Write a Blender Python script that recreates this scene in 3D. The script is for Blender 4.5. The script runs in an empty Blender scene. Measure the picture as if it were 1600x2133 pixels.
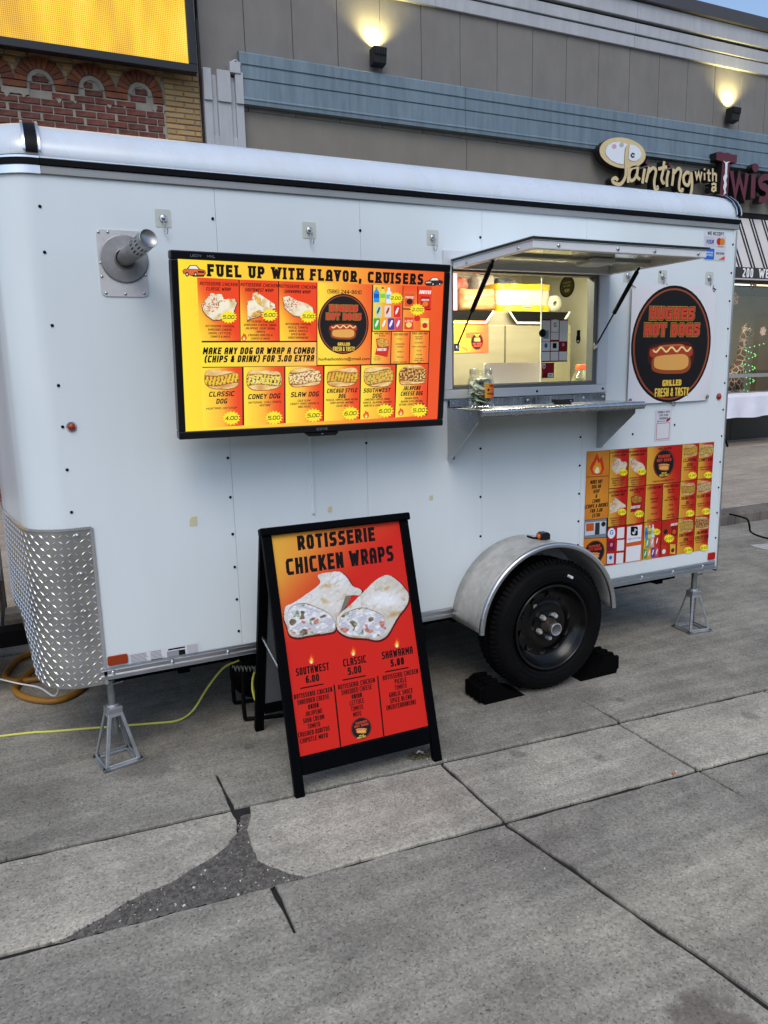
import bpy, bmesh, math, random
import numpy as np
from mathutils import Vector, Matrix, noise

# ---------------------------------------------------------------- camera, sky, sun, exposure
SC = bpy.context.scene
COL = SC.collection
EXP = 0.77
cam_data = bpy.data.cameras.new('camera')
cam = bpy.data.objects.new('camera', cam_data)
COL.objects.link(cam)
SC.camera = cam
cam_data.sensor_fit = 'VERTICAL'
cam_data.sensor_height = 36.0
cam_data.sensor_width = 27.0
cam_data.lens = 26.2015
cam_data.clip_start = 0.05
cam_data.clip_end = 400.0
CR = np.array([[0.90398056, 0.10051465, -0.41559109],
               [-0.42687624, 0.15667408, -0.89063455],
               [-0.02440947, 0.98252228, 0.18453764]])
CAMZ = 1.6
cam.matrix_world = Matrix([[*CR[0], 0], [*CR[1], 0], [*CR[2], CAMZ], [0, 0, 0, 1]])

SUN_EL, SUN_AZ = math.radians(53), math.radians(205)     # azimuth measured clockwise from +Y (north)
world = bpy.data.worlds.new('World')
SC.world = world
world.use_nodes = True
_nt = world.node_tree
_nt.nodes.clear()
_sky = _nt.nodes.new('ShaderNodeTexSky')
_sky.sky_type = 'NISHITA'
_sky.sun_disc = False
_sky.sun_elevation = SUN_EL
_sky.sun_rotation = SUN_AZ
_sky.air_density = 1.0
_sky.dust_density = 1.6
_sky.ozone_density = 1.0
_bg = _nt.nodes.new('ShaderNodeBackground')
_bg.inputs['Strength'].default_value = 0.125
_wo = _nt.nodes.new('ShaderNodeOutputWorld')
_nt.links.new(_sky.outputs[0], _bg.inputs[0])
_nt.links.new(_bg.outputs[0], _wo.inputs[0])

sun_data = bpy.data.lights.new('sun', 'SUN')
sun_data.energy = 0.65
sun_data.angle = math.radians(35)
sun_data.color = (1.0, 0.96, 0.9)
sun = bpy.data.objects.new('sun', sun_data)
COL.objects.link(sun)
sun.rotation_euler = (math.pi / 2 - SUN_EL, 0, -SUN_AZ + math.pi)
_d = Vector((math.sin(SUN_AZ) * math.cos(SUN_EL), math.cos(SUN_AZ) * math.cos(SUN_EL), math.sin(SUN_EL)))
sun.rotation_euler = _d.to_track_quat('Z', 'Y').to_euler()
sun.location = _d * 30

SC.view_settings.view_transform = 'Standard'
SC.view_settings.look = 'None'
SC.view_settings.exposure = EXP
SC.view_settings.gamma = 1.0
SC.view_settings.use_curve_mapping = False
SC.cycles.max_bounces = 7
SC.cycles.diffuse_bounces = 3
SC.cycles.glossy_bounces = 3
SC.cycles.transmission_bounces = 4
SC.cycles.transparent_max_bounces = 10
SC.cycles.caustics_reflective = False
SC.cycles.caustics_refractive = False
EM = 1.0 / 2 ** EXP          # emission that shows as 1.0

# ---------------------------------------------------------------- helpers
RNG = random.Random(7)
FPX = 1552.4365


def _ray(px, py):
    d = CR @ np.array([px - 800.0, 1066.5 - py, -FPX])
    return d / np.linalg.norm(d)


def onw(px, py, y):
    """photo measurement -> (x, z) on the upright plane at depth y"""
    d = _ray(px, py)
    q = d * (y / d[1])
    return (q[0], q[2] + CAMZ)


def ong(px, py, z=0.0):
    """photo measurement -> (x, y) on the level plane at height z"""
    d = _ray(px, py)
    q = d * ((z - CAMZ) / d[2])
    return (q[0], q[1])


def lin(c):
    r = []
    for v in c[:3]:
        v = v / 255.0
        r.append(v / 12.92 if v <= 0.04045 else ((v + 0.055) / 1.055) ** 2.4)
    return (r[0], r[1], r[2], 1.0)


def node(nt, t, **kw):
    n = nt.nodes.new(t)
    for k, v in kw.items():
        if hasattr(n, k):
            setattr(n, k, v)
        else:
            n.inputs[k].default_value = v
    return n


def ramp(nt, pts):
    n = nt.nodes.new('ShaderNodeValToRGB')
    e = n.color_ramp.elements
    while len(e) < len(pts):
        e.new(0.5)
    for k, (p, c) in enumerate(pts):
        e[k].position = p
        e[k].color = c if len(c) == 4 else (*c, 1)
    return n


def mixc(nt, fac, a, b, mode='MIX'):
    n = nt.nodes.new('ShaderNodeMix')
    n.data_type = 'RGBA'
    n.blend_type = mode
    for i, v in ((0, fac), (6, a), (7, b)):
        if isinstance(v, bpy.types.NodeSocket):
            nt.links.new(v, n.inputs[i])
        else:
            n.inputs[i].default_value = v
    return n.outputs[2]


MATS = {}


def mat(name, col, rough=0.5, metal=0.0, var=0.0, vscale=3.0, stretch=(1, 1, 1), bump=0.0, bscale=40.0,
        rnd=0.0, emit=0.0, trans=0.0, alpha=1.0, spec=0.5, coat=0.0, dirt=None, ior=1.45):
    """procedural Principled material: noise tints, fine relief, optional per-piece tint and dirt"""
    if name in MATS:
        return MATS[name]
    m = bpy.data.materials.new(name)
    m.use_nodes = True
    nt = m.node_tree
    p = nt.nodes['Principled BSDF']
    c = lin(col) if max(col) > 1.0 else (*col, 1)
    p.inputs['Base Color'].default_value = c
    p.inputs['Roughness'].default_value = rough
    p.inputs['Metallic'].default_value = metal
    p.inputs['Specular IOR Level'].default_value = spec
    p.inputs['IOR'].default_value = ior
    p.inputs['Coat Weight'].default_value = coat
    p.inputs['Transmission Weight'].default_value = trans
    p.inputs['Alpha'].default_value = alpha
    tc = nt.nodes.new('ShaderNodeTexCoord')
    mp = nt.nodes.new('ShaderNodeMapping')
    mp.inputs['Scale'].default_value = stretch
    nt.links.new(tc.outputs['Object'], mp.inputs[0])
    sock = None
    if var > 0:
        n1 = node(nt, 'ShaderNodeTexNoise', Scale=vscale, Detail=3.0, Roughness=0.6)
        nt.links.new(mp.outputs[0], n1.inputs[0])
        r = ramp(nt, [(0.28, (1 - var,) * 3), (0.72, (1 + var * 0.5,) * 3)])
        nt.links.new(n1.outputs[0], r.inputs[0])
        sock = mixc(nt, 1.0, c, r.outputs[0], 'MULTIPLY')
        rr = nt.nodes.new('ShaderNodeMapRange')
        rr.inputs[3].default_value = max(0.02, rough - 0.12)
        rr.inputs[4].default_value = min(1, rough + 0.12)
        nt.links.new(n1.outputs[0], rr.inputs[0])
        nt.links.new(rr.outputs[0], p.inputs['Roughness'])
    if rnd > 0:
        oi = nt.nodes.new('ShaderNodeObjectInfo')
        r = ramp(nt, [(0, (1 - rnd,) * 3), (1, (1 + rnd * 0.6,) * 3)])
        nt.links.new(oi.outputs['Random'], r.inputs[0])
        sock = mixc(nt, 1.0, sock if sock else c, r.outputs[0], 'MULTIPLY')
    if dirt:
        dcol, amt, dsc, dst = dirt
        mp2 = nt.nodes.new('ShaderNodeMapping')
        mp2.inputs['Scale'].default_value = dst
        nt.links.new(tc.outputs['Object'], mp2.inputs[0])
        n3 = node(nt, 'ShaderNodeTexNoise', Scale=dsc, Detail=4.0, Roughness=0.7)
        nt.links.new(mp2.outputs[0], n3.inputs[0])
        r = ramp(nt, [(0.4, (0, 0, 0)), (0.8, (amt,) * 3)])
        nt.links.new(n3.outputs[0], r.inputs[0])
        sock = mixc(nt, r.outputs[0], sock if sock else c, lin(dcol))
    if sock:
        nt.links.new(sock, p.inputs['Base Color'])
    if bump > 0:
        n2 = node(nt, 'ShaderNodeTexNoise', Scale=bscale, Detail=3.0, Roughness=0.6)
        nt.links.new(mp.outputs[0], n2.inputs[0])
        b = node(nt, 'ShaderNodeBump', Strength=bump, Distance=0.004)
        nt.links.new(n2.outputs[0], b.inputs['Height'])
        nt.links.new(b.outputs[0], p.inputs['Normal'])
    if emit > 0:
        p.inputs['Emission Color'].default_value = c
        p.inputs['Emission Strength'].default_value = emit
    MATS[name] = m
    return m


def wm(o):
    m = o.matrix_basis.copy()
    if o.parent:
        m = wm(o.parent) @ o.matrix_parent_inverse @ m
    return m


def tag(o, label=None, cat=None, group=None, kind=None):
    if label:
        o['label'] = label
    if cat:
        o['category'] = cat
    if group:
        o['group'] = group
    if kind:
        o['kind'] = kind
    return o


def thing(name, loc, label, cat, group=None):
    o = bpy.data.objects.new(name, None)
    o.empty_display_size = 0.1
    o.location = loc
    COL.objects.link(o)
    return tag(o, label, cat, group)


def adopt(o, parent):
    o.parent = parent
    o.matrix_parent_inverse = wm(parent).inverted()


def copy_tree(o, M=None, parent=None):
    c = o.copy()
    COL.objects.link(c)
    if parent:
        c.parent = parent
    if M is not None:
        c.matrix_basis = M
    for ch in list(o.children):
        copy_tree(ch, None, c)
    return c


def frame(p0, xdir, zdir):
    """matrix with local x along xdir, local z along zdir"""
    x = Vector(xdir).normalized()
    z = Vector(zdir)
    y = z.cross(x).normalized()
    z = x.cross(y).normalized()
    return Matrix([[x[0], y[0], z[0], p0[0]], [x[1], y[1], z[1], p0[1]], [x[2], y[2], z[2], p0[2]], [0, 0, 0, 1]])


def catmull(pts, n=6, closed=False):
    P = [Vector(p) for p in pts]
    out = []
    N = len(P)
    rng = range(N if closed else N - 1)
    for i in rng:
        p1, p2 = P[i], P[(i + 1) % N]
        p0 = P[i - 1] if (i > 0 or closed) else p1 * 2 - p2
        p3 = P[(i + 2) % N] if (i + 2 < N or closed) else p2 * 2 - p1
        for k in range(n):
            t = k / n
            out.append(0.5 * ((2 * p1) + (p2 - p0) * t + (2 * p0 - 5 * p1 + 4 * p2 - p3) * t * t + (3 * p1 - p0 - 3 * p2 + p3) * t ** 3))
    if not closed:
        out.append(P[-1])
    return out


class MB:
    """collects faces for one mesh object"""

    def __init__(s):
        s.v, s.f, s.m, s.s = [], [], [], []

    def add(s, vs, fs, mi=0, M=None, smooth=False):
        b = len(s.v)
        for v in vs:
            v = Vector(v)
            s.v.append(tuple(M @ v) if M is not None else tuple(v))
        for f in fs:
            s.f.append([b + i for i in f])
            s.m.append(mi)
            s.s.append(smooth)
        return s

    def box(s, x0, y0, z0, x1, y1, z1, mi=0, M=None):
        vs = [(x, y, z) for x in (x0, x1) for y in (y0, y1) for z in (z0, z1)]
        return s.add(vs, [(0, 1, 3, 2), (4, 6, 7, 5), (0, 4, 5, 1), (2, 3, 7, 6), (0, 2, 6, 4), (1, 5, 7, 3)], mi, M)

    def prism(s, pts, a, b, axis='y', mi=0, M=None, smooth=False):
        """2-D outline pulled along an axis from a to b"""
        def mk(p, d):
            return {'x': (d, p[0], p[1]), 'y': (p[0], d, p[1]), 'z': (p[0], p[1], d)}[axis]
        n = len(pts)
        vs = [mk(p, a) for p in pts] + [mk(p, b) for p in pts]
        s.add(vs, [list(range(n))[::-1], list(range(n, 2 * n))], mi, M)
        s.add(vs, [(i, (i + 1) % n, n + (i + 1) % n, n + i) for i in range(n)], mi, M, smooth)
        return s

    def tube(s, pts, r, n=8, closed=False, mi=0, M=None, caps=True):
        P = [Vector(p) for p in pts]
        N = len(P)
        rs = r if isinstance(r, (list, tuple)) else [r] * N
        T = []
        for i in range(N):
            a = P[i - 1] if (i or closed) else P[i]
            b = P[(i + 1) % N] if (i < N - 1 or closed) else P[i]
            T.append((b - a).normalized())
        up = Vector((0, 0, 1)) if abs(T[0].z) < 0.9 else Vector((1, 0, 0))
        u = T[0].cross(up).normalized()
        vs = []
        for i in range(N):
            u = (u - T[i] * u.dot(T[i])).normalized()
            w = T[i].cross(u)
            for k in range(n):
                a = 2 * math.pi * k / n
                vs.append(P[i] + (u * math.cos(a) + w * math.sin(a)) * rs[i])
        fs = []
        for i in range(N if closed else N - 1):
            j = (i + 1) % N
            for k in range(n):
                l = (k + 1) % n
                fs.append((i * n + k, j * n + k, j * n + l, i * n + l))
        s.add(vs, fs, mi, M, True)
        if caps and not closed:
            s.add(vs[:n], [list(range(n))], mi, M)
            s.add(vs[-n:], [list(range(n))[::-1]], mi, M)
        return s

    def lathe(s, prof, n=24, M=None, mi=0, smooth=True):
        """profile of (radius, height) turned about local z"""
        vs = []
        for r, z in prof:
            for k in range(n):
                a = 2 * math.pi * k / n
                vs.append((r * math.cos(a), r * math.sin(a), z))
        fs = []
        for i in range(len(prof) - 1):
            for k in range(n):
                l = (k + 1) % n
                fs.append((i * n + k, i * n + l, (i + 1) * n + l, (i + 1) * n + k))
        return s.add(vs, fs, mi, M, smooth)

    def disc(s, r, z=0, n=20, M=None, mi=0, rx=None):
        vs = [((rx or r) * math.cos(2 * math.pi * k / n), r * math.sin(2 * math.pi * k / n), z) for k in range(n)]
        return s.add(vs, [list(range(n))], mi, M)

    def grid(s, fn, nu, nv, mi=0, M=None, smooth=True, closeu=False):
        vs = [fn(i / (nu if closeu else nu), j / nv) for i in range(nu if closeu else nu + 1) for j in range(nv + 1)]
        fs = []
        for i in range(nu):
            i2 = (i + 1) % nu if closeu else i + 1
            for j in range(nv):
                fs.append((i * (nv + 1) + j, i2 * (nv + 1) + j, i2 * (nv + 1) + j + 1, i * (nv + 1) + j + 1))
        return s.add(vs, fs, mi, M, smooth)

    def mesh(s, name, mats):
        me = bpy.data.meshes.new(name)
        me.from_pydata(s.v, [], s.f)
        for m in (mats if isinstance(mats, (list, tuple)) else [mats]):
            me.materials.append(m)
        me.polygons.foreach_set('material_index', s.m)
        me.polygons.foreach_set('use_smooth', s.s)
        me.update()
        return me

    def build(s, name, mats, parent=None, bevel=0.0, seg=2, fix=True, weld=False, local=False):
        """make the object; a top-level one gets its origin at its own base"""
        if parent is None and not local and s.v:
            A = np.array(s.v)
            o0 = Vector(((A[:, 0].min() + A[:, 0].max()) / 2, (A[:, 1].min() + A[:, 1].max()) / 2, A[:, 2].min()))
            s.v = [tuple(Vector(v) - o0) for v in s.v]
        else:
            o0 = None
        me = s.mesh(name, mats)
        if fix or weld:
            bm = bmesh.new()
            bm.from_mesh(me)
            if weld:
                bmesh.ops.remove_doubles(bm, verts=bm.verts, dist=1e-5)
            if fix:
                bmesh.ops.recalc_face_normals(bm, faces=bm.faces)
            bm.to_mesh(me)
            bm.free()
        o = bpy.data.objects.new(name, me)
        COL.objects.link(o)
        if o0 is not None:
            o.location = o0
        if parent is not None:
            if local:
                o.parent = parent
            else:
                adopt(o, parent)
        if bevel > 0:
            bv = o.modifiers.new('bevel', 'BEVEL')
            bv.width = bevel
            bv.segments = seg
            bv.limit_method = 'ANGLE'
            bv.angle_limit = math.radians(40)
        return o


def rrect(x0, y0, x1, y1, r, n=5):
    out = []
    for cx, cy, a0 in ((x1 - r, y1 - r, 0), (x0 + r, y1 - r, 90), (x0 + r, y0 + r, 180), (x1 - r, y0 + r, 270)):
        for k in range(n + 1):
            a = math.radians(a0 + 90 * k / n)
            out.append((cx + r * math.cos(a), cy + r * math.sin(a)))
    return out


def nz(x, y, z=0.0):
    return noise.noise(Vector((x, y, z)))
# ---------------------------------------------------------------- flat print: lettering and pictures on sheets and screens
_G = {}


def _g(ch, w, *strokes):
    _G[ch] = (w, [[tuple(map(float, p.split(','))) for p in st.split()] for st in strokes])


_g('A', 4, '0,0 0,5 1,6 3,6 4,5 4,0', '0,2.6 4,2.6')
_g('B', 4, '0,3.1 3.2,3.1 4,3.9 4,5.2 3.2,6 0,6 0,0 3.2,0 4,.8 4,2.3 3.2,3.1')
_g('C', 4, '3.9,6 .9,6 0,5.1 0,.9 .9,0 3.9,0')
_g('D', 4, '0,0 0,6 3,6 4,5 4,1 3,0 0,0')
_g('E', 3.6, '3.6,6 0,6 0,0 3.6,0', '0,3.1 3.1,3.1')
_g('F', 3.6, '3.6,6 0,6 0,0', '0,3 3.1,3')
_g('G', 4, '3.9,6 .9,6 0,5.1 0,.9 .9,0 4,0 4,2.6 2.9,2.6')
_g('H', 4, '0,0 0,6', '4,0 4,6', '0,3 4,3')
_g('I', 0, '0,0 0,6')
_g('J', 3.4, '3.4,6 3.4,.9 2.5,0 .1,0')
_g('K', 4, '0,0 0,6', '0,2.7 1.2,2.7 4,6', '1.5,3 4,0')
_g('L', 3.5, '0,6 0,0 3.5,0')
_g('M', 5.8, '0,0 0,6', '5.8,0 5.8,6', '.2,5.7 2.9,2.2', '2.9,2.2 5.6,5.7')
_g('N', 4, '0,0 0,6', '4,0 4,6', '.2,5.7 3.8,.3')
_g('O', 4, '.9,0 0,.9 0,5.1 .9,6 3.1,6 4,5.1 4,.9 3.1,0 .9,0')
_g('P', 4, '0,0 0,6 3.1,6 4,5.1 4,3.5 3.1,2.6 0,2.6')
_g('Q', 4, '.9,0 0,.9 0,5.1 .9,6 3.1,6 4,5.1 4,.9 3.1,0 .9,0', '2.6,1.4 4.2,-.4')
_g('R', 4, '0,0 0,6 3.1,6 4,5.1 4,3.6 3.1,2.7 0,2.7', '2.1,2.7 4,0')
_g('S', 4, '3.9,6 .9,6 0,5.1 0,3.9 .9,3.05 3.1,2.95 4,2.1 4,.9 3.1,0 .1,0')
_g('T', 4, '0,6 4,6', '2,6 2,0')
_g('U', 4, '0,6 0,.9 .9,0 3.1,0 4,.9 4,6')
_g('V', 4, '0,6 2,.1', '2,.1 4,6')
_g('W', 7, '0,6 1.7,.1', '1.7,.1 3.5,4.6', '3.5,4.6 5.3,.1', '5.3,.1 7,6')
_g('X', 4, '0,0 4,6', '0,6 4,0')
_g('Y', 4, '0,6 2,2.8 4,6', '2,2.8 2,0')
_g('Z', 4, '0,6 4,6', '3.8,5.7 .2,.3', '0,0 4,0')
_g('0', 4, '.9,0 0,.9 0,5.1 .9,6 3.1,6 4,5.1 4,.9 3.1,0 .9,0')
_g('1', 1.6, '0,4.6 1.6,6 1.6,0')
_g('2', 4, '.1,6 3.1,6 4,5.1 4,3.8 0,.8 0,0 3.9,0')
_g('3', 4, '.1,6 4,6 1.9,3.5 3.1,3.5 4,2.6 4,.9 3.1,0 .1,0')
_g('4', 4, '3,0 3,6', '2.9,5.7 .1,1.9', '0,1.7 4.3,1.7')
_g('5', 4, '3.8,6 .2,6 .1,3.4 3.1,3.5 4,2.6 4,.9 3.1,0 .1,0')
_g('6', 4, '3.6,6 1.6,6 0,4 0,.9 .9,0 3.1,0 4,.9 4,2.7 3.1,3.5 .3,3.5')
_g('7', 3.8, '0,6 3.8,6 1.4,0')
_g('8', 4, '.9,3.1 0,3.9 0,5.2 .9,6 3.1,6 4,5.2 4,3.9 3.1,3.1 .9,3.1 0,2.3 0,.8 .9,0 3.1,0 4,.8 4,2.3 3.1,3.1')
_g('9', 4, '.4,0 2.4,0 4,2 4,5.1 3.1,6 .9,6 0,5.1 0,3.3 .9,2.5 3.7,2.5')
_g('.', 0, '0,-.1 0,.55')
_g(',', .3, '.3,.6 0,-1')
_g('-', 2, '0,2.9 2,2.9')
_g('(', 1.4, '1.4,6.6 0,5 0,1 1.4,-.6')
_g(')', 1.4, '0,6.6 1.4,5 1.4,1 0,-.6')
_g('&', 4.4, '4.4,0 .8,4.4 .8,5.2 1.5,6 2.4,6 3.2,5.2 3.2,4.4 0,1.8 0,.9 .9,0 2.4,0 4.2,2.6')
_g('$', 4, '4,4.8 3.1,5.6 .9,5.6 0,4.8 0,3.9 4,2.1 4,1.2 3.1,.4 .9,.4 0,1.2', '2,6.6 2,-.6')
_g('@', 5, '3.6,2 3.6,4 1.6,4 1.6,2 5,2 5,5 4,6 1,6 0,5 0,1 1,0 4.4,0')
_g(':', 0, '0,.6 0,1.2', '0,3.4 0,4')
_g('!', 0, '0,6 0,2', '0,.7 0,0')
_g("'", 0, '0,6 0,4.6')
_g('/', 2.4, '0,-.4 2.4,6.4')
_g(' ', 1.6)


def ribbon(pl, t, cap=0.0):
    """quads of a stroke of width t along a 2-D polyline, mitred"""
    P = [np.array(p, float) for p in pl]
    closed = len(P) > 2 and np.allclose(P[0], P[-1])
    if closed:
        P = P[:-1]
    n = len(P)
    if cap and not closed and n > 1:
        d0, d1 = P[0] - P[1], P[-1] - P[-2]
        P[0] = P[0] + d0 / (np.linalg.norm(d0) + 1e-9) * cap
        P[-1] = P[-1] + d1 / (np.linalg.norm(d1) + 1e-9) * cap
    L, R_ = [], []
    for i in range(n):
        a = P[i - 1] if (i or closed) else None
        b = P[(i + 1) % n] if (i < n - 1 or closed) else None
        d1 = (P[i] - a) / (np.linalg.norm(P[i] - a) + 1e-9) if a is not None else None
        d2 = (b - P[i]) / (np.linalg.norm(b - P[i]) + 1e-9) if b is not None else None
        if d1 is None:
            d1 = d2
        if d2 is None:
            d2 = d1
        n1 = np.array([-d1[1], d1[0]])
        n2 = np.array([-d2[1], d2[0]])
        mv = n1 + n2
        l = np.linalg.norm(mv)
        mv = n1 if l < 0.2 else mv / l
        k = min(2.6, 1.0 / max(0.3, float(np.dot(mv, n1))))
        L.append(P[i] + mv * t / 2 * k)
        R_.append(P[i] - mv * t / 2 * k)
    q = []
    for i in range(n if closed else n - 1):
        j = (i + 1) % n
        q.append((R_[i], R_[j], L[j], L[i]))
    return q


def text_shapes(string, h, t=1.0, td=None, shear=0.0, serif=False, gap=0.75, width=None):
    """list of quads (in metres, centred) for a line of lettering of cap height h"""
    td = td or t
    u = h / 6.0
    gl = [_G.get(ch, _G[' ']) for ch in string]
    sw = sum(g_[0] for g_ in gl)
    ex = sum(t if g_[1] else t * .4 for g_ in gl)
    n = len(gl)
    kx = .62
    if width:
        W_ = width / u
        k2 = 1.0
        for _ in range(8):
            kx = (W_ - k2 * (ex + gap * (n - 1))) / max(sw, .5)
            if kx > .36:
                break
            k2 *= .88
        t, td, gap, ex = t * k2, td * k2, gap * k2, ex * k2
        if kx > 1.15:
            gap += (kx - 1.15) * sw / max(1, n - 1)
            kx = 1.15
    x = 0.0
    strokes = []
    low = []
    for w, sts in gl:
        for st in sts:
            strokes.append(([(x + t / 2 + px_ * kx, t / 2 + py_ * (6 - t) / 6) for px_, py_ in st], td))
            low.append(min(p[1] for p in st) < 0)
            if serif:
                for e in (0, -1):
                    p = st[e]
                    q = st[1] if e == 0 else st[-2]
                    if (p[1] in (0, 6)) and abs(q[0] - p[0]) < abs(q[1] - p[1]):
                        yy = t * .34 if p[1] == 0 else 6 - t * .34
                        cx = x + t / 2 + p[0] * kx
                        strokes.append(([(cx - t * .5 - .42, yy), (cx + t * .5 + .42, yy)], td * .68))
                        low.append(False)
        x += w * kx + (t if sts else t * .4) + gap
    tot = x - gap
    out = []
    for k, (pl, th) in enumerate(strokes):
        for q in ribbon(pl, th, th / 2 if th == td else 0):
            q = [(p[0], min(6 + (td - t) / 2, max(-(td - t) / 2, p[1]))) for p in q] if not low[k] else q
            out.append(([((p[0] - tot / 2) * u + shear * (p[1] - 3) * u, (p[1] - 3) * u) for p in q], k))
    return out, tot * u


def bfont(string, h, bold=0.0, shear=0.0, width=None):
    """triangles of the built-in typeface, centred, cap height h"""
    cu = bpy.data.curves.new('lettering', 'FONT')
    cu.body = string
    cu.size = h * 1.42
    cu.offset = bold
    cu.shear = shear
    cu.resolution_u = 3
    o = bpy.data.objects.new('lettering', cu)
    COL.objects.link(o)
    dg = bpy.context.evaluated_depsgraph_get()
    me = bpy.data.meshes.new_from_object(o.evaluated_get(dg))
    vs = np.array([v.co[:2] for v in me.vertices]) if len(me.vertices) else np.zeros((0, 2))
    fs = [list(p.vertices) for p in me.polygons]
    bpy.data.objects.remove(o)
    bpy.data.curves.remove(cu)
    bpy.data.meshes.remove(me)
    mn, mx = vs.min(0), vs.max(0)
    vs[:, 0] -= (mn[0] + mx[0]) / 2
    vs[:, 1] -= h / 2
    if width:
        vs[:, 0] *= width / (mx[0] - mn[0])
    return vs, fs


def homography(src, dst):
    A = []
    for (x, y), (u, v) in zip(src, dst):
        A.append([x, y, 1, 0, 0, 0, -u * x, -u * y, -u])
        A.append([0, 0, 0, x, y, 1, -v * x, -v * y, -v])
    return np.linalg.svd(np.array(A))[2][-1].reshape(3, 3)


def inpoly(x, y, P):
    r = False
    j = len(P) - 1
    for i in range(len(P)):
        if (P[i][1] > y) != (P[j][1] > y) and x < (P[j][0] - P[i][0]) * (y - P[i][1]) / (P[j][1] - P[i][1]) + P[i][0]:
            r = not r
        j = i
    return r


LZ = 0.00025


class Art:
    """a printed sheet w x h metres, local x right, z up, facing -y; measurements can be given in sketch units through H"""

    def __init__(s, w, h, quad=None):
        s.w, s.h = w, h
        s.v, s.c, s.f = [], [], []
        s.H = homography(quad, [(-w / 2, h / 2), (w / 2, h / 2), (w / 2, -h / 2), (-w / 2, -h / 2)]) if quad else np.eye(3)

    def m(s, p):
        q = s.H @ np.array([p[0], p[1], 1.0])
        return (q[0] / q[2], q[1] / q[2])

    def raw(s, pts, col, layer):
        """pts in metres; col one colour or one per corner"""
        b = len(s.v)
        for i, p in enumerate(pts):
            s.v.append((p[0], -layer * LZ, p[1]))
            c = col[i] if isinstance(col, list) else col
            s.c.append(lin(c))
        s.f.append(list(range(b, b + len(pts))))

    def poly(s, pts, col, layer):
        s.raw([s.m(p) for p in pts], col, layer)

    def grad(s, quad, fn, layer, nx=8, ny=8):
        """quad (sketch units: TL TR BR BL) filled with colours fn(u, v), v downward"""
        q = [np.array(s.m(p)) for p in quad]
        b = len(s.v)
        for j in range(ny + 1):
            for i in range(nx + 1):
                u, v = i / nx, j / ny
                p = (q[0] * (1 - u) + q[1] * u) * (1 - v) + (q[3] * (1 - u) + q[2] * u) * v
                s.v.append((p[0], -layer * LZ, p[1]))
                s.c.append(lin(fn(u, v)))
        for j in range(ny):
            for i in range(nx):
                a = b + j * (nx + 1) + i
                s.f.append([a, a + nx + 1, a + nx + 2, a + 1])

    def ell(s, c, rx, ry, col, layer, n=28):
        """ellipse, sketch units"""
        cx, cy = s.m(c)
        ax = abs(s.m((c[0] + rx, c[1]))[0] - cx)
        ay = abs(s.m((c[0], c[1] + ry))[1] - cy)
        s.raw([(cx + ax * math.cos(2 * math.pi * k / n), cy + ay * math.sin(2 * math.pi * k / n)) for k in range(n)], col, layer)

    def text(s, st, c, w, h, col, layer, t=1.15, td=None, shear=0.0, serif=False, gap=0.75):
        """one line centred at c, w wide and h tall in sketch units"""
        cx, cy = s.m(c)
        hh = abs(s.m((c[0], c[1] - h / 2))[1] - s.m((c[0], c[1] + h / 2))[1])
        ww = None
        if w:
            xl, xr = s.m((c[0] - w / 2, c[1]))[0], s.m((c[0] + w / 2, c[1]))[0]
            cx, ww = (xl + xr) / 2, abs(xr - xl)
        qs, tot = text_shapes(st, hh, t, td, shear, serif, gap, ww)
        for q, k in qs:
            b = len(s.v)
            for p in q:
                s.v.append((cx + p[0], -layer * LZ - (k % 7) * 0.00003, cy + p[1]))
                s.c.append(lin(col))
            s.f.append(list(range(b, b + 4)))

    def lines(s, rows, c, dy, w, h, col, layer, **kw):
        """several centred lines; the longest is w wide"""
        L = max(len(r) for r in rows)
        for i, r in enumerate(rows):
            s.text(r, (c[0], c[1] + i * dy), w * len(r) / L, h, col, layer, **kw)

    def btext(s, st, c, w, h, col, layer, bold=0.0, shear=0.0):
        cx, cy = s.m(c)
        hh = abs(s.m((c[0], c[1] - h / 2))[1] - s.m((c[0], c[1] + h / 2))[1])
        ww = abs(s.m((c[0] + w / 2, c[1]))[0] - s.m((c[0] - w / 2, c[1]))[0]) if w else None
        vs, fs = bfont(st, hh, bold * hh, shear, ww)
        b = len(s.v)
        for p in vs:
            s.v.append((cx + p[0], -layer * LZ, cy + p[1]))
            s.c.append(lin(col))
        for f in fs:
            s.f.append([b + i for i in f])

    def rast(s, pts, fn, layer, cell=0.0025):
        """outline (sketch units) filled with fine cells coloured fn(u, v), u, v in 0..1 of its box, v downward"""
        P = [s.m(p) for p in pts]
        A = np.array(P)
        x0, y0, x1, y1 = A[:, 0].min(), A[:, 1].min(), A[:, 0].max(), A[:, 1].max()
        nx, ny = max(3, int((x1 - x0) / cell)), max(3, int((y1 - y0) / cell))
        idx = {}

        def vid(i, j):
            if (i, j) not in idx:
                u, v = i / nx, j / ny
                idx[(i, j)] = len(s.v)
                s.v.append((x0 + (x1 - x0) * u, -layer * LZ, y1 - (y1 - y0) * v))
                s.c.append(lin([min(255, max(0, k)) for k in fn(u, v)]))
            return idx[(i, j)]
        for j in range(ny):
            for i in range(nx):
                if inpoly(x0 + (x1 - x0) * (i + .5) / nx, y1 - (y1 - y0) * (j + .5) / ny, P):
                    s.f.append([vid(i, j), vid(i, j + 1), vid(i + 1, j + 1), vid(i + 1, j)])

    def burst(s, c, rx, ry, col, layer, n=15, rin=.74):
        pts = []
        for k in range(2 * n):
            a = math.pi * k / n
            r = 1.0 if k % 2 == 0 else rin
            pts.append((c[0] + rx * r * math.cos(a), c[1] + ry * r * math.sin(a)))
        s.poly(pts, col, layer)

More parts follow.
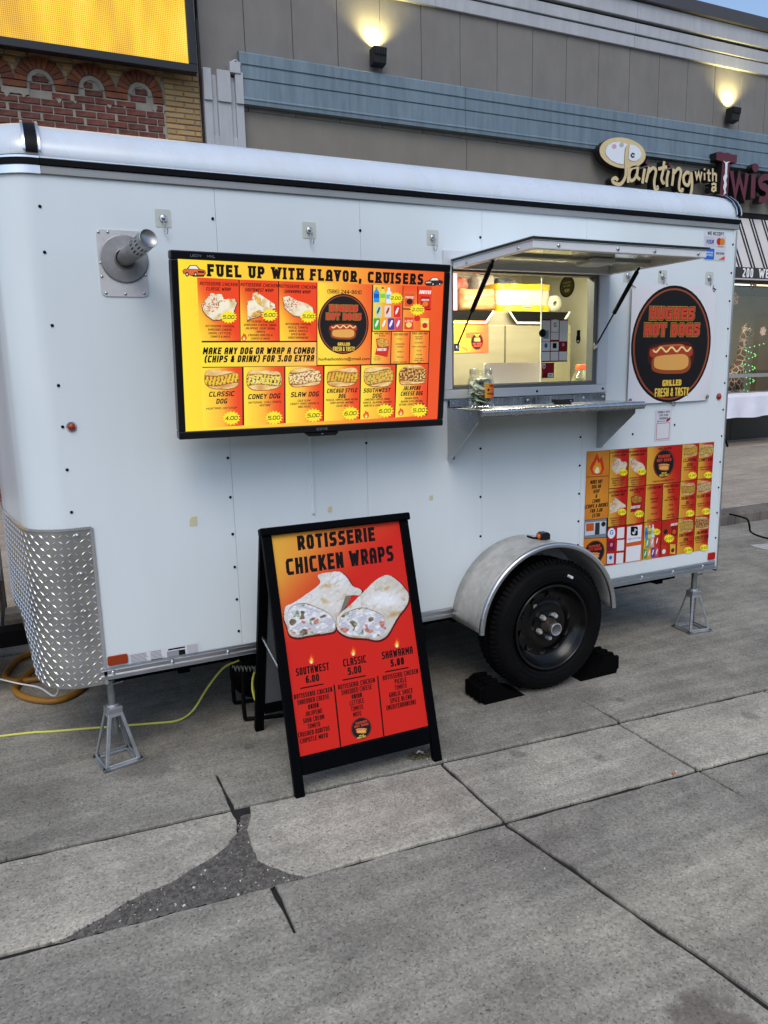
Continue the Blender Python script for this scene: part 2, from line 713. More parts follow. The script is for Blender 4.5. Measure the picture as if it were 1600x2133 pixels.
    def price(s, p, c, w, layer, col=(250, 232, 50), ink=(15, 12, 10), asp=1.0):
        s.burst(c, w * .62, w * .5 * asp, col, layer)
        s.text(p, c, w * .82, w * .27 * asp, ink, layer + 1, shear=.15, t=1.0)

    def build(s, name, material, parent=None, M=None):
        me = bpy.data.meshes.new(name)
        V = [tuple(M @ Vector(v)) for v in s.v] if M is not None else s.v
        me.from_pydata(V, [], s.f)
        at = me.color_attributes.new('ink', 'FLOAT_COLOR', 'POINT')
        at.data.foreach_set('color', np.array(s.c, dtype=np.float32).ravel())
        me.materials.append(material)
        me.update()
        o = bpy.data.objects.new(name, me)
        COL.objects.link(o)
        if parent is not None:
            adopt(o, parent)
        return o


def print_mat(name, rough=0.35, emit=0.0, spec=0.4):
    m = bpy.data.materials.new(name)
    m.use_nodes = True
    nt = m.node_tree
    p = nt.nodes['Principled BSDF']
    a = nt.nodes.new('ShaderNodeAttribute')
    a.attribute_name = 'ink'
    p.inputs['Roughness'].default_value = rough
    p.inputs['Specular IOR Level'].default_value = spec
    if emit > 0:
        p.inputs['Base Color'].default_value = (0.01, 0.01, 0.01, 1)
        nt.links.new(a.outputs['Color'], p.inputs['Emission Color'])
        p.inputs['Emission Strength'].default_value = emit
    else:
        nt.links.new(a.outputs['Color'], p.inputs['Base Color'])
    return m


M_PRINT = print_mat('printed_vinyl', 0.5, spec=.15)
M_PAPER = print_mat('printed_paper', 0.75, spec=.15)
M_SCREEN = print_mat('lit_screen', 0.2, emit=1.0 * EM)


def lerp(a, b, t):
    t = max(0, min(1, t))
    return tuple(a[i] * (1 - t) + b[i] * t for i in range(3))


def food_fn(kind, sx=1.0, seed=0.0):
    """colours of a loaded hot dog in its bun"""
    pal = {'classic': [(150, 60, 30), (238, 205, 60), (200, 120, 40)],
           'coney': [(90, 40, 20), (240, 214, 70), (245, 235, 200)],
           'slaw': [(240, 225, 170), (225, 190, 90), (150, 50, 60)],
           'chicago': [(190, 60, 40), (225, 190, 60), (120, 140, 50)],
           'southwest': [(235, 185, 80), (225, 130, 50), (110, 140, 60)],
           'jalapeno': [(120, 50, 25), (240, 220, 150), (210, 160, 70)]}[kind]

    def fn(u, v):
        bun = lerp((246, 222, 160), (205, 140, 70), abs(nz(u * 3 + seed, v * 3, 1)) * 1.2 + .25 * abs(u - .5))
        mid = .5 + .06 * math.sin(u * 5 + seed) - .06 * (u - .5)
        d = abs(v - mid)
        lim = .23 if kind in ('classic', 'coney', 'chicago') else .29
        if d < lim + .05 * nz(u * 14, seed):
            a = nz(u * 16 + seed, v * 12, 3)
            b = nz(u * 22 + 9, v * 20 + seed, 5)
            if kind in ('classic', 'coney', 'chicago') and math.sin(u * 58 + 9 * v + 2 * a) > -.05:
                return pal[1]
            c = pal[0] if a < .03 else (pal[2] if b < .1 else pal[1])
            return lerp(c, (255, 245, 200), .35 * max(0, b))
        if d < lim + .05:
            return (150, 90, 40)
        return bun
    return fn


def bun_outline(c, w, h, tilt=0.0, n=26):
    out = []
    for k in range(n):
        a = 2 * math.pi * k / n
        ca, sa = math.cos(a), math.sin(a)
        x = math.copysign(abs(ca) ** .55, ca) * w / 2
        y = math.copysign(abs(sa) ** .6, sa) * h / 2 * (1 + .07 * math.sin(3 * a + c[0]))
        out.append((c[0] + x, c[1] + y + tilt * x))
    return out


def wrap_fn(seed, facex=0.0):
    def fn(u, v):
        base = lerp((244, 236, 214), (214, 186, 130), max(0, nz(u * 4 + seed, v * 4, 2)) * 1.5 + .3 * max(0, v - .5))
        if nz(u * 9 + seed, v * 9, 6) > .42:
            base = lerp(base, (176, 120, 60), .6)
        if facex > 0:
            du, dv = (u - .25) / .24, (v - .38) / .32
            if du * du + dv * dv < 1:
                a = nz(u * 16, v * 16, seed)
                base = (225, 90, 70) if a > .25 else ((120, 120, 50) if a < -.28 else lerp((250, 244, 230), (225, 195, 150), a + .4))
        return base
    return fn


def logo(A, c, rx, ry, L, big=True):
    """round hot dog emblem: dark oval, rim, lettering and a hot dog"""
    k = rx / 100.0
    q = ry / 100.0
    A.ell(c, rx, ry, (24, 18, 17), L, 44)
    A.ell(c, rx * .955, ry * .955, (150, 78, 52), L + 1, 44)
    A.ell(c, rx * .915, ry * .925, (28, 26, 28), L + 2, 44)

    def P(x, y):
        return (c[0] + x * k, c[1] + y * q)
    for st, y, w in (('HUGHES', -54, 112), ('HOT DOGS', -26, 138)):
        hh = 21 * q
        if big:
            A.text(st, P(0, y), w * k, hh, (206, 160, 70), L + 3, t=1.5, td=2.7, gap=1.0)
            A.text(st, P(0, y), w * k, hh, (40, 16, 14), L + 4, t=1.5, td=2.25, gap=1.0)
        A.text(st, P(0, y), w * k, hh, (205, 70, 50), L + 5, t=1.5, td=1.65, gap=1.0)
    A.poly([P(x, y) for x, y in bun_outline((-2, 18), 118, 46)], (74, 30, 22), L + 3)
    A.poly([P(x, y) for x, y in bun_outline((-2, 11), 76, 24)], (188, 104, 56), L + 4)
    A.poly([P(x, y) for x, y in bun_outline((-2, 13), 110, 22)], (176, 62, 44), L + 5)
    A.poly([P(x, y) for x, y in bun_outline((-2, 33), 100, 34)], (150, 74, 40), L + 6)
    A.poly([P(x, y) for x, y in bun_outline((-2, 30), 88, 27)], (226, 166, 88), L + 7)
    pl = [P(-48 + 4 * i, 8 + 4 * math.sin(i * .95)) for i in range(25)]
    for r in ribbon(pl, 4.2 * k):
        A.poly([tuple(p) for p in r], (244, 220, 140), L + 7)
    for st, y, w, h in (('GRILLED', 66, 48, 10), ('FRESH & TASTY', 82, 86, 14)):
        if big:
            A.text(st, P(0, y), w * k, h * q, (90, 60, 20), L + 3, t=1.3, td=2.4)
        A.text(st, P(0, y), w * k, h * q, (235, 200, 80), L + 4, t=1.3, td=1.5)


def flame(A, c, w, h, L):
    for sc, col, dy in ((1, (222, 60, 30), 0), (.62, (240, 160, 40), .12), (.34, (255, 240, 190), .26)):
        pts = [(0, -.5), (.16, -.22), (.3, -.34), (.42, 0), (.46, .22), (.3, .46), (0, .5), (-.3, .46), (-.46, .2), (-.34, -.06), (-.24, -.12), (-.14, -.3)]
        A.poly([(c[0] + x * w * sc, c[1] + (y * sc + dy) * h) for x, y in pts], col, L)
        L += 1
# ---------------------------------------------------------------- street and sidewalk
def concrete(name, c1, c2, spots, dark=1.0):
    """weathered concrete: blotches, exposed aggregate, pits, streaks and a few stains of given places (x, y, r, strength)"""
    m = bpy.data.materials.new(name)
    m.use_nodes = True
    nt = m.node_tree
    p = nt.nodes['Principled BSDF']
    g = nt.nodes.new('ShaderNodeNewGeometry')
    pos = g.outputs['Position']

    def noise_tex(scale, detail=6, rough=.6, stretch=None):
        n = node(nt, 'ShaderNodeTexNoise', noise_dimensions='2D', Scale=scale, Detail=detail, Roughness=rough)
        if stretch:
            mp = nt.nodes.new('ShaderNodeMapping')
            mp.inputs['Scale'].default_value = stretch
            mp.inputs['Rotation'].default_value = (0, 0, .07)
            nt.links.new(pos, mp.inputs[0])
            nt.links.new(mp.outputs[0], n.inputs[0])
        else:
            nt.links.new(pos, n.inputs[0])
        return n.outputs[0]

    def rp(sock, pts):
        r = ramp(nt, pts)
        nt.links.new(sock, r.inputs[0])
        return r.outputs[0]
    col = mixc(nt, rp(noise_tex(1.7, 3), [(.3, (0, 0, 0)), (.7, (1, 1, 1))]), lin(c1), lin(c2))
    col = mixc(nt, 1.0, col, rp(noise_tex(9, 4, .7), [(.25, (.84,) * 3), (.75, (1.1,) * 3)]), 'MULTIPLY')
    col = mixc(nt, 1.0, col, rp(noise_tex(7, 3, .6, (.25, 2.2, 1)), [(.3, (.84,) * 3), (.7, (1.1,) * 3)]), 'MULTIPLY')
    vo = node(nt, 'ShaderNodeTexVoronoi', voronoi_dimensions='2D', Scale=150.0)
    nt.links.new(pos, vo.inputs['Vector'])
    sp = nt.nodes.new('ShaderNodeSeparateColor')
    nt.links.new(vo.outputs['Color'], sp.inputs[0])
    col = mixc(nt, 1.0, col, rp(sp.outputs[0], [(0, (.7,) * 3), (.3, (.93,) * 3), (.75, (1.02,) * 3), (1, (1.25,) * 3)]), 'MULTIPLY')
    col = mixc(nt, 1.0, col, rp(noise_tex(95, 2, .6), [(.27, (.42,) * 3), (.36, (1,) * 3), (.7, (1,) * 3), (.8, (1.3,) * 3)]), 'MULTIPLY')
    oi = nt.nodes.new('ShaderNodeObjectInfo')
    col = mixc(nt, 1.0, col, rp(oi.outputs['Random'], [(0, (.92, .92, .93)), (1, (1.07, 1.06, 1.04))]), 'MULTIPLY')
    v2 = node(nt, 'ShaderNodeTexVoronoi', voronoi_dimensions='2D', Scale=11.0)
    nt.links.new(pos, v2.inputs['Vector'])
    col = mixc(nt, 1.0, col, rp(v2.outputs['Distance'], [(.02, (.4,) * 3), (.045, (1,) * 3)]), 'MULTIPLY')
    nsp = noise_tex(14, 4, .7)
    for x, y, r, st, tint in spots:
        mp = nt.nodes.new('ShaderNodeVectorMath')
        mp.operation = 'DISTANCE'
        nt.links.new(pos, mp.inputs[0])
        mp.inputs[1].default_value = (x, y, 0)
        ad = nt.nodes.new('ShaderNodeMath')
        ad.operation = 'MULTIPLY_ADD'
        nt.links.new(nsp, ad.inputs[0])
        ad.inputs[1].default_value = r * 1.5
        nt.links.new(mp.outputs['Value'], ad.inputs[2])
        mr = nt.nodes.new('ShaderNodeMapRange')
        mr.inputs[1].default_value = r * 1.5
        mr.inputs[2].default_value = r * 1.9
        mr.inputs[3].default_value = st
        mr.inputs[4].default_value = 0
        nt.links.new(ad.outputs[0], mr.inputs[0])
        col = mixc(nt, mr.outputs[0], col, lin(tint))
    nt.links.new(col, p.inputs['Base Color'])
    p.inputs['Roughness'].default_value = .88
    p.inputs['Specular IOR Level'].default_value = .25
    b = node(nt, 'ShaderNodeBump', Strength=.5, Distance=.003)
    nt.links.new(noise_tex(70, 3, .7), b.inputs['Height'])
    nt.links.new(b.outputs[0], p.inputs['Normal'])
    return m


GUM = [(2.46, 2.6, .03), (1.72, 2.4, .045), (2.0, 2.22, .035), (.57, 1.77, .02), (.2, 2.2, .016), (2.86, 2.2, .05), (.72, 3.0, .03), (3.9, 2.7, .03), (.15, 1.6, .02)]
_gs = [(x, y, r * .8, .42, (66, 64, 61)) for x, y, r in GUM]
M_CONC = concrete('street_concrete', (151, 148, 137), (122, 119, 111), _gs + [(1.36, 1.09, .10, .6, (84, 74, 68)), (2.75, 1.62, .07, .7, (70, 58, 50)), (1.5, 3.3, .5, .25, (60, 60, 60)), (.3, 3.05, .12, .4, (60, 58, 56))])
M_CONC2 = concrete('gutter_concrete', (180, 175, 160), (149, 145, 134), _gs)
M_WALK = concrete('sidewalk_concrete', (174, 163, 147), (157, 147, 133), [])
M_SUB = mat('joint_dirt', (34, 33, 31), .95, var=.4, vscale=30, bump=.6, bscale=120)
M_DIRT = mat('broken_fill', (112, 108, 101), .95, var=.5, vscale=45, bump=.9, bscale=160, dirt=((62, 60, 57), .7, 22, (1, 1, 1)))

g = MB()
g.add([(-150, -150, -.05), (150, -150, -.05), (150, 150, -.05), (-150, 150, -.05)], [(0, 1, 2, 3)])
ground = g.build('ground', M_SUB, local=True)
tag(ground, kind='structure')


def lineA(x):
    return 2.605 - .078 * x


def lineB(x):
    return 2.131 - .0735 * x


def lineF(x):
    return 4.75 - .048 * x


def cutx(y):           # the long joint running towards the viewer
    return 1.392 if y > 2.03 else 1.392 + (2.03 - y) * .155


def rough_outline(pts, step=.035, amp=.0028, seed=0):
    out = []
    n = len(pts)
    for i in range(n):
        a, b = Vector(pts[i]), Vector(pts[(i + 1) % n])
        L = (b - a).length
        k = max(1, int(min(L, 6) / step)) if L < 9 else 2
        d = (b - a).normalized()
        nn = Vector((-d.y, d.x))
        for j in range(k):
            p = a.lerp(b, j / k)
            w = amp * (nz(p.x * 9 + seed, p.y * 9, 1) * 1.6 + nz(p.x * 40 + seed, p.y * 40, 5))
            w += amp * 4 * max(0, nz(p.x * 6 + seed, p.y * 6, 9) - .25)
            out.append(p + nn * (w + amp * .3))
    return out


def slab(pts, m, parent, top=0.0, th=.06, name='slab', seed=0, step=.035, amp=.0028):
    P = rough_outline(pts, step, amp, seed)
    b = MB()
    n = len(P)
    inn = []
    for i in range(n):
        d = (P[(i + 1) % n] - P[i - 1])
        d = d.normalized() if d.length > 0 else Vector((1, 0))
        inn.append(P[i] + Vector((-d.y, d.x)) * .004)
    b.add([(p.x, p.y, top) for p in inn], [list(range(n))])
    vs = [(p.x, p.y, top) for p in inn] + [(p.x, p.y, top - .005) for p in P] + [(p.x, p.y, top - th) for p in P]
    b.add(vs, [(k * n + i, k * n + (i + 1) % n, (k + 1) * n + (i + 1) % n, (k + 1) * n + i) for k in (0, 1) for i in range(n)], smooth=False)
    return b.build(name, m, parent)


def ccw(P):
    a = sum(P[i - 1][0] * P[i][1] - P[i][0] * P[i - 1][1] for i in range(len(P)))
    return P if a > 0 else P[::-1]


H = .0105
# far row, under the trailer, with two saw-cut notches on its near edge
XS = [-9, -1.75, 6.6, 14]
for i in range(3):
    a, b_ = XS[i] + .006, XS[i + 1] - .006
    near = [(a, lineA(a) + H)]
    if i == 1:
        for nx, ny in ((.54, 2.844), (2.30, 2.704)):
            near += [(nx - .006, lineA(nx) + H), (nx - .003, ny), (nx + .002, ny), (nx + .007, lineA(nx) + H)]
    near += [(b_, lineA(b_) + H)]
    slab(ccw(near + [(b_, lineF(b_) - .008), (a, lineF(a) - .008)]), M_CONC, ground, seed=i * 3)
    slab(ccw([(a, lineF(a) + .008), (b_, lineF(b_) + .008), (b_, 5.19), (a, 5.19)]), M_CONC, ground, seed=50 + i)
# gutter row of short slabs; two of them have a broken-out corner
PATCH_L = [(990, 290), (985, 345), (945, 400), (880, 450), (800, 495), (730, 540), (640, 580), (530, 630), (440, 690), (350, 735), (270, 785), (120, 822)]
PATCH_R = [(1040, 275), (1030, 330), (1045, 390), (1075, 460), (1130, 490), (1200, 512), (1275, 528)]
pl = [ong(x / 2, 1560 + y / 2) for x, y in PATCH_L]
pr = [ong(x / 2, 1560 + y / 2) for x, y in PATCH_R]
for k in range(-8, 9):
    a, b_ = .54 + .87 * k, .54 + .87 * (k + 1)
    if a > .6 and a < 1.5:
        a = 1.396
    if b_ > .6 and b_ < 1.5:
        b_ = 1.396
    a += .006
    b_ -= .006
    if k == -1:
        P = [(a, lineB(a) + H), (a, lineA(a) - H), (b_ - .004, lineA(b_) - H)] + pl
    elif k == 0:
        P = [(b_, lineA(b_) - H), (b_, lineB(b_) + H)] + pr[::-1] + [(a + .055, lineA(a) - H)]
    else:
        P = [(a, lineA(a) - H), (b_, lineA(b_) - H), (b_, lineB(b_) + H), (a, lineB(a) + H)]
    slab(ccw(P), M_CONC2, ground, seed=20 + k, amp=.003, step=.02 if k in (-1, 0) else .035)
# near row
XN = [-7, -2.6, None, 4.6, 11]
for i in range(4):
    def ex(v, y, sgn):
        return (cutx(y) if v is None else v) + sgn * .008
    ys = [0, -1, -2, -3, -4.5]
    a_, b_ = XN[i], XN[i + 1]
    yt = [2.0, 1.73, 1.53, 1.38, 1.19, 1.07, .6, 0, -2, -5]
    P = []
    xa, xb = ex(a_, 2.03, 1), ex(b_, 2.03, -1)
    top = [(xa, lineB(xa) - H)]
    for nx, ny, wd in ((.547, 1.854, .009), (2.28, 1.754, .007)):
        if xa < nx < xb:
            top += [(nx - wd, lineB(nx) - H), (nx - .002, ny), (nx + .003, ny), (nx + wd, lineB(nx) - H)]
    top += [(xb, lineB(xb) - H)]
    right = [(ex(b_, y, -1), y) for y in yt]
    left = [(ex(a_, y, 1), y) for y in yt][::-1]
    slab(ccw(top + right + left), M_CONC, ground, seed=80 + i, step=.05, amp=.004)

jf = MB()
jf.add([(-9, -5, -.013), (14, -5, -.013), (14, 5.19, -.013), (-9, 5.19, -.013)], [(0, 1, 2, 3)])
jf.build('joint_fill', M_SUB, ground)
fill = MB()
fill.grid(lambda u, v: (-.12 + .92 * u, 1.93 + .72 * v, -.0065 + .004 * nz(u * 13, v * 11) + .004 * nz(u * 48, v * 40, 3) + .002 * nz(u * 120, v * 100, 3)), 130, 100)
poly = pl + [(lambda x: (x, lineB(x) - .004))(x) for x in (.0, .2, .4, .6)] + pr[::-1]
pcx, pcy = sum(p[0] for p in poly) / len(poly), sum(p[1] for p in poly) / len(poly)
grown = [(pcx + (p[0] - pcx) * 1.05, pcy + (p[1] - pcy) * 1.05) for p in poly]
keep = [i for i, f in enumerate(fill.f) if inpoly(fill.v[f[0]][0], fill.v[f[0]][1], grown) and fill.v[f[0]][1] > lineB(fill.v[f[0]][0]) - .014]
fill.f, fill.m, fill.s = [fill.f[i] for i in keep], [fill.m[i] for i in keep], [fill.s[i] for i in keep]
tag(fill.build('broken_fill', M_DIRT, ground))
gr = MB()
rng = random.Random(3)
poly = pl + [(lambda x: (x, lineB(x) - .004))(x) for x in (.0, .2, .4, .6)] + pr[::-1]
cnt = 0
while cnt < 900:
    x, y = rng.uniform(-.1, .75), rng.uniform(2.0, 2.6)
    if not inpoly(x, y, poly):
        continue
    cnt += 1
    r = rng.choice([.0025, .003, .004, .006])
    a = rng.random() * 6
    M = Matrix.Translation((x, y, -.005 + rng.uniform(-.003, .004))) @ Matrix.Rotation(a, 4, 'Z') @ Matrix.Rotation(rng.random(), 4, 'X')
    gr.add([(r, 0, 0), (0, r * .8, 0), (-r, 0, 0), (0, -r * .9, 0), (0, 0, r * .7), (0, 0, -r)], [(0, 1, 4), (1, 2, 4), (2, 3, 4), (3, 0, 4), (1, 0, 5), (2, 1, 5), (3, 2, 5), (0, 3, 5)], 0 if rng.random() < .75 else (1 if rng.random() < .85 else 2), M)
o = gr.build('gravel', [mat('stone_dark', (86, 84, 80), .9), mat('stone_mid', (120, 117, 110), .9), mat('stone_white', (205, 202, 195), .8)])
tag(o, 'loose dark gravel in the broken-out corner of the concrete gutter slabs', 'gravel', kind='stuff')

# kerb and sidewalk
kb = MB()
kb.prism([(5.20, -.06), (5.20, .085), (5.215, .122), (5.25, .13), (5.36, .13), (5.36, -.06)], -25, 40, 'x')
tag(kb.build('kerb', concrete('kerb_concrete', (120, 114, 106), (92, 88, 84), []), local=True), kind='structure')
sw = MB()
sw.box(-25, 5.37, -.06, 40, 60, .095)
walk = sw.build('sidewalk', M_SUB, local=True)
tag(walk, kind='structure')
ysw = [5.368, 6.62, 8.17, 9.3, 10.6]
for j in range(4):
    for i in range(9):
        a = -6 + 3.1 * i + (.6 if j % 2 else 0)
        slab([(a + .004, ysw[j] + .005), (a + 3.096, ysw[j] + .005), (a + 3.096, ysw[j + 1] - .005), (a + .004, ysw[j + 1] - .005)], M_WALK, walk, top=.131, th=.04, name='paving_slab', seed=i * 7 + j, step=.2, amp=.003)
# a worn white paint stripe on the street by the kerb
st = MB()
q = [ong(1560, 1136), ong(1600, 1133), ong(1600, 1146), ong(1578, 1142)]
st.add([(x, y, .004) for x, y in q], [(0, 1, 2, 3)])
st.build('paint_stripe', mat('worn_white_paint', (176, 174, 168), .8, var=.3, vscale=20), ground)

# ---------------------------------------------------------------- brick building with arches (left background)
YB = 10.3
M_MORT = mat('mortar', (150, 144, 132), .95, var=.25, vscale=6, bump=.7, bscale=60)
M_RED = mat('red_brick', (104, 52, 44), .9, var=.4, vscale=9, rnd=.35, bump=.5, bscale=50, dirt=((128, 104, 92), .55, 11, (1, 1, 1)))
M_ORANGE = mat('orange_brick', (138, 82, 56), .9, var=.35, vscale=9, rnd=.35, bump=.5, bscale=50, dirt=((70, 48, 40), .7, 5, (1, 1, 1)))
M_TAN = mat('tan_brick', (178, 146, 100), .88, var=.22, vscale=9, rnd=.2, bump=.4, bscale=50, dirt=((92, 74, 56), .4, 8, (1, 1, 1)))
bb = thing('brick_building', (.4, YB, .13), 'old red and tan brick building with a row of filled-in arches behind the trailer', 'building')
XR = onw(414, 160, YB)[0]
w = MB()
w.box(-9, YB, .13, XR, YB + 6, 9.5)
w.build('wall', M_MORT, bb)
lo = MB()
lo.box(-9, YB - .012, .13, XR, YB - .002, 4.12)
m_lb = bpy.data.materials.new('far_brickwork')
m_lb.use_nodes = True
_n = m_lb.node_tree
_b = node(_n, 'ShaderNodeTexBrick', Scale=4.0)
_b.inputs['Color1'].default_value = lin((104, 52, 44))
_b.inputs['Color2'].default_value = lin((88, 46, 40))
_b.inputs['Mortar'].default_value = lin((128, 122, 112))
_b.inputs['Mortar Size'].default_value = .02
_b.inputs['Row Height'].default_value = .33
_b.inputs['Brick Width'].default_value = 1.0
_t = _n.nodes.new('ShaderNodeTexCoord')
_m = _n.nodes.new('ShaderNodeMapping')
_m.inputs['Rotation'].default_value = (math.radians(90), 0, 0)
_n.links.new(_t.outputs['Object'], _m.inputs[0])
_n.links.new(_m.outputs[0], _b.inputs[0])
_n.links.new(_b.outputs[0], _n.nodes['Principled BSDF'].inputs[0])
lo.build('brickwork', m_lb, bb)

zz = 3.81


def bz(x, y):
    return onw(x / zz, 80 + y / zz, YB)


ACX = [bz(-85, 330)[0], bz(322, 350)[0], bz(722, 390)[0], bz(1110, 425)[0]]
AZ0 = bz(722, 405)[1]
RI, RO = .150, .285
XCOL = onw(340, 170, YB)[0]
sp_ = (ACX[3] - ACX[1]) / 2
ACX = [ACX[1] - sp_, ACX[1], ACX[1] + sp_, ACX[3]]
CH = .0815
_bm = {}


def brick(x0, z0, x1, z1, m, proud=.012):
    key = (round(x1 - x0, 3), round(z1 - z0, 3), m.name)
    if key not in _bm:
        b = MB()
        hw, hh = (x1 - x0) / 2, (z1 - z0) / 2
        e = .006
        b.add([(-hw, .02, -hh), (hw, .02, -hh), (hw, .02, hh), (-hw, .02, hh), (-hw, -.004, -hh), (hw, -.004, -hh), (hw, -.004, hh), (-hw, -.004, hh),
               (-hw + e, -.012, -hh + e), (hw - e, -.012, -hh + e), (hw - e, -.012, hh - e), (-hw + e, -.012, hh - e)],
              [(8, 9, 10, 11)] + [(4 + i, 4 + (i + 1) % 4, 8 + (i + 1) % 4, 8 + i) for i in range(4)] + [(i, (i + 1) % 4, 4 + (i + 1) % 4, 4 + i) for i in range(4)])
        _bm[key] = b.mesh('brick', m)
    o = bpy.data.objects.new('brick', _bm[key])
    COL.objects.link(o)
    o.location = ((x0 + x1) / 2, YB - .004 + RNG.uniform(-.004, .004), (z0 + z1) / 2)
    o.rotation_euler = (0, RNG.uniform(-.012, .012), 0)
    adopt(o, bb)
    return o


TOPZ = bz(722, 120)[1] + .45
nrow = 0
z = 4.14
while z < AZ0 - .01 + 3 * CH:
    inarch = z + CH * .5 > AZ0 - 2.2 * CH
    off = (nrow % 2) * .12 + RNG.uniform(-.01, .01)
    x = XCOL - .02 - 2.6 + off
    while x < XCOL - .03:
        x1 = min(x + .225, XCOL - .025)
        mx = (x + x1) / 2
        ok = x1 - x > .06
        if inarch and ok:
            c = min(ACX, key=lambda q: abs(q - mx))
            zr = max(0, z + CH - AZ0)
            half = math.sqrt(max(0, (RI - .03) ** 2 - zr ** 2)) if zr < RI - .03 else 0
            if z + CH * .5 > AZ0 - 1.2 * CH:
                xa, xb = max(x, c - half), min(x1, c + half)
                ok = xb - xa > .07
                if ok:
                    brick(xa, z, xb, z + CH - .017, M_RED)
                ok = False
            elif RNG.random() < .25:
                ok = False
        if ok:
            brick(x, z, x1 - RNG.choice([0, 0, 0, .02]), z + CH - .016, M_RED)
        x = x + .24
    z += CH
    nrow += 1
# arch rings and the orange blocks at their feet
for c in ACX:
    n = 11
    for k in range(n):
        a0, a1 = math.pi * (k + .06) / n, math.pi * (k + .94) / n
        P = []
        for a, r in ((a0, RI), (a1, RI), (a1, RO - .006), (a0, RO - .006)):
            xx = c + r * math.cos(a)
            xx = min(xx, XCOL - .02)
            P.append((xx, AZ0 + r * math.sin(a)))
        if P[0][0] > XCOL + .3:
            continue
        b = MB()
        b.prism(P, YB - .03, YB + .02, 'y')
        b.build('brick', M_ORANGE if RNG.random() < .8 else M_RED, bb, bevel=.004, seg=1)
    xa, xb = c + RI + .006, c + sp_ - RI - .006
    xb = min(xb, XCOL - .015)
    b = MB()
    b.box(xa, YB - .03, AZ0 - CH + .008, xb, YB + .02, AZ0 - .008)
    b.build('brick', M_ORANGE, bb, bevel=.004, seg=1)
    # smeared mortar under the foot and inside the arch
    b = MB()
    nn = 14
    zf = AZ0 - CH
    P = [(xa - .02 + (xb - xa + .04) * i / nn, zf - .06 - .05 * abs(nz(c * 7 + i * .9, 3)) - (.04 if i in (2, 3, 11) else 0)) for i in range(nn + 1)]
    b.prism([(xb + .02, zf), (xa - .02, zf)] + P, YB - .016, YB + .01, 'y')
    b.build('mortar_smear', M_MORT, bb)
    b = MB()
    P = [(c + (RI - .004) * math.cos(math.pi * i / 16), AZ0 + (RI - .004) * math.sin(math.pi * i / 16)) for i in range(17)]
    Q = [(c + (RI - .05 - .02 * nz(c * 5 + i * .6, 8)) * math.cos(math.pi * i / 16), AZ0 + (RI - .055 - .02 * nz(c * 5 + i * .7, 2)) * math.sin(math.pi * i / 16)) for i in range(17)]
    vs = [(p[0], YB - .017, p[1]) for p in P] + [(p[0], YB - .017, p[1]) for p in Q]
    b.add(vs, [(i, i + 1, 18 + i, 17 + i) for i in range(16)])
    b.build('mortar_smear', M_MORT, bb)
# tan bricks between and above the arches, then the tan corner column
z = AZ0 + .02
nrow = 0
while z < TOPZ:
    x = XCOL - 2.6 + (nrow % 2) * .12
    while x < XCOL - .02:
        x1 = min(x + .23, XCOL - .02)
        c = min(ACX, key=lambda q: abs(q - (x + x1) / 2))
        zc = z + CH * .45
        r2 = RO ** 2 - (zc - AZ0) ** 2
        half = math.sqrt(r2) if r2 > 0 else 0
        segs = [(x, x1)]
        if half > 0:
            segs = []
            for cc in ACX:
                pass
            lo_, hi_ = x, x1
            for cc in ACX:
                if lo_ < cc + half and hi_ > cc - half:
                    if lo_ < cc - half - .03:
                        segs.append((lo_, cc - half))
                    lo_ = max(lo_, cc + half)
            if hi_ - lo_ > .04:
                segs.append((lo_, hi_))
        for a, b_ in segs:
            if b_ - a > .04:
                brick(a, z, b_ - .012, z + CH - .015, M_TAN)
        x += .24
    z += CH
    nrow += 1
z = 4.1
nrow = 0
ch = .0655
while z < TOPZ:
    cuts = [XCOL, XCOL + .24, XR - .005] if nrow % 2 else [XCOL, XCOL + .13, XCOL + .36, XR - .005]
    for a, b_ in zip(cuts[:-1], cuts[1:]):
        if b_ - a > .04:
            brick(a + .004, z, b_ - .006, z + ch - .012, M_TAN)
    z += ch
    nrow += 1
dp = MB()
dp.box(XR + .004, YB - .03, .13, XR + .03, YB + .2, 6.0)
dp.build('flashing', mat('black_flashing', (18, 18, 20), .6), bb)

# big lit message screen above the bricks
YL = 10.0
x1, zb1 = onw(412, 152, YL)
led = thing('led_sign', (x1 - 2, YL + .1, zb1), 'large glowing yellow message screen in a black frame above the brick arches', 'screen')
m_led = bpy.data.materials.new('led_panel')
m_led.use_nodes = True
_n = m_led.node_tree
_p = _n.nodes['Principled BSDF']
_p.inputs['Base Color'].default_value = (.005, .005, .005, 1)
_p.inputs['Specular IOR Level'].default_value = .0
_t = _n.nodes.new('ShaderNodeTexCoord')
_m = _n.nodes.new('ShaderNodeMapping')
_m.inputs['Scale'].default_value = (1.6, 1, .5)
_m.inputs['Rotation'].default_value = (0, math.radians(-24), 0)
_n.links.new(_t.outputs['Object'], _m.inputs[0])
_nn = node(_n, 'ShaderNodeTexNoise', Scale=1.6, Detail=2.0)
_n.links.new(_m.outputs[0], _nn.inputs[0])
_r = ramp(_n, [(.3, lin((214, 166, 70))), (.5, lin((236, 192, 64))), (.72, lin((248, 214, 92)))])
_n.links.new(_nn.outputs[0], _r.inputs[0])
_w = node(_n, 'ShaderNodeTexVoronoi', Scale=48.0, Randomness=0.0)
_n.links.new(_t.outputs['Object'], _w.inputs['Vector'])
_r2 = ramp(_n, [(.25, (1, 1, 1)), (.6, (.45, .42, .38))])
_n.links.new(_w.outputs['Distance'], _r2.inputs[0])
_n.links.new(mixc(_n, 1.0, _r.outputs[0], _r2.outputs[0], 'MULTIPLY'), _p.inputs['Emission Color'])
_p.inputs['Emission Strength'].default_value = 1.6 * EM
s = MB()
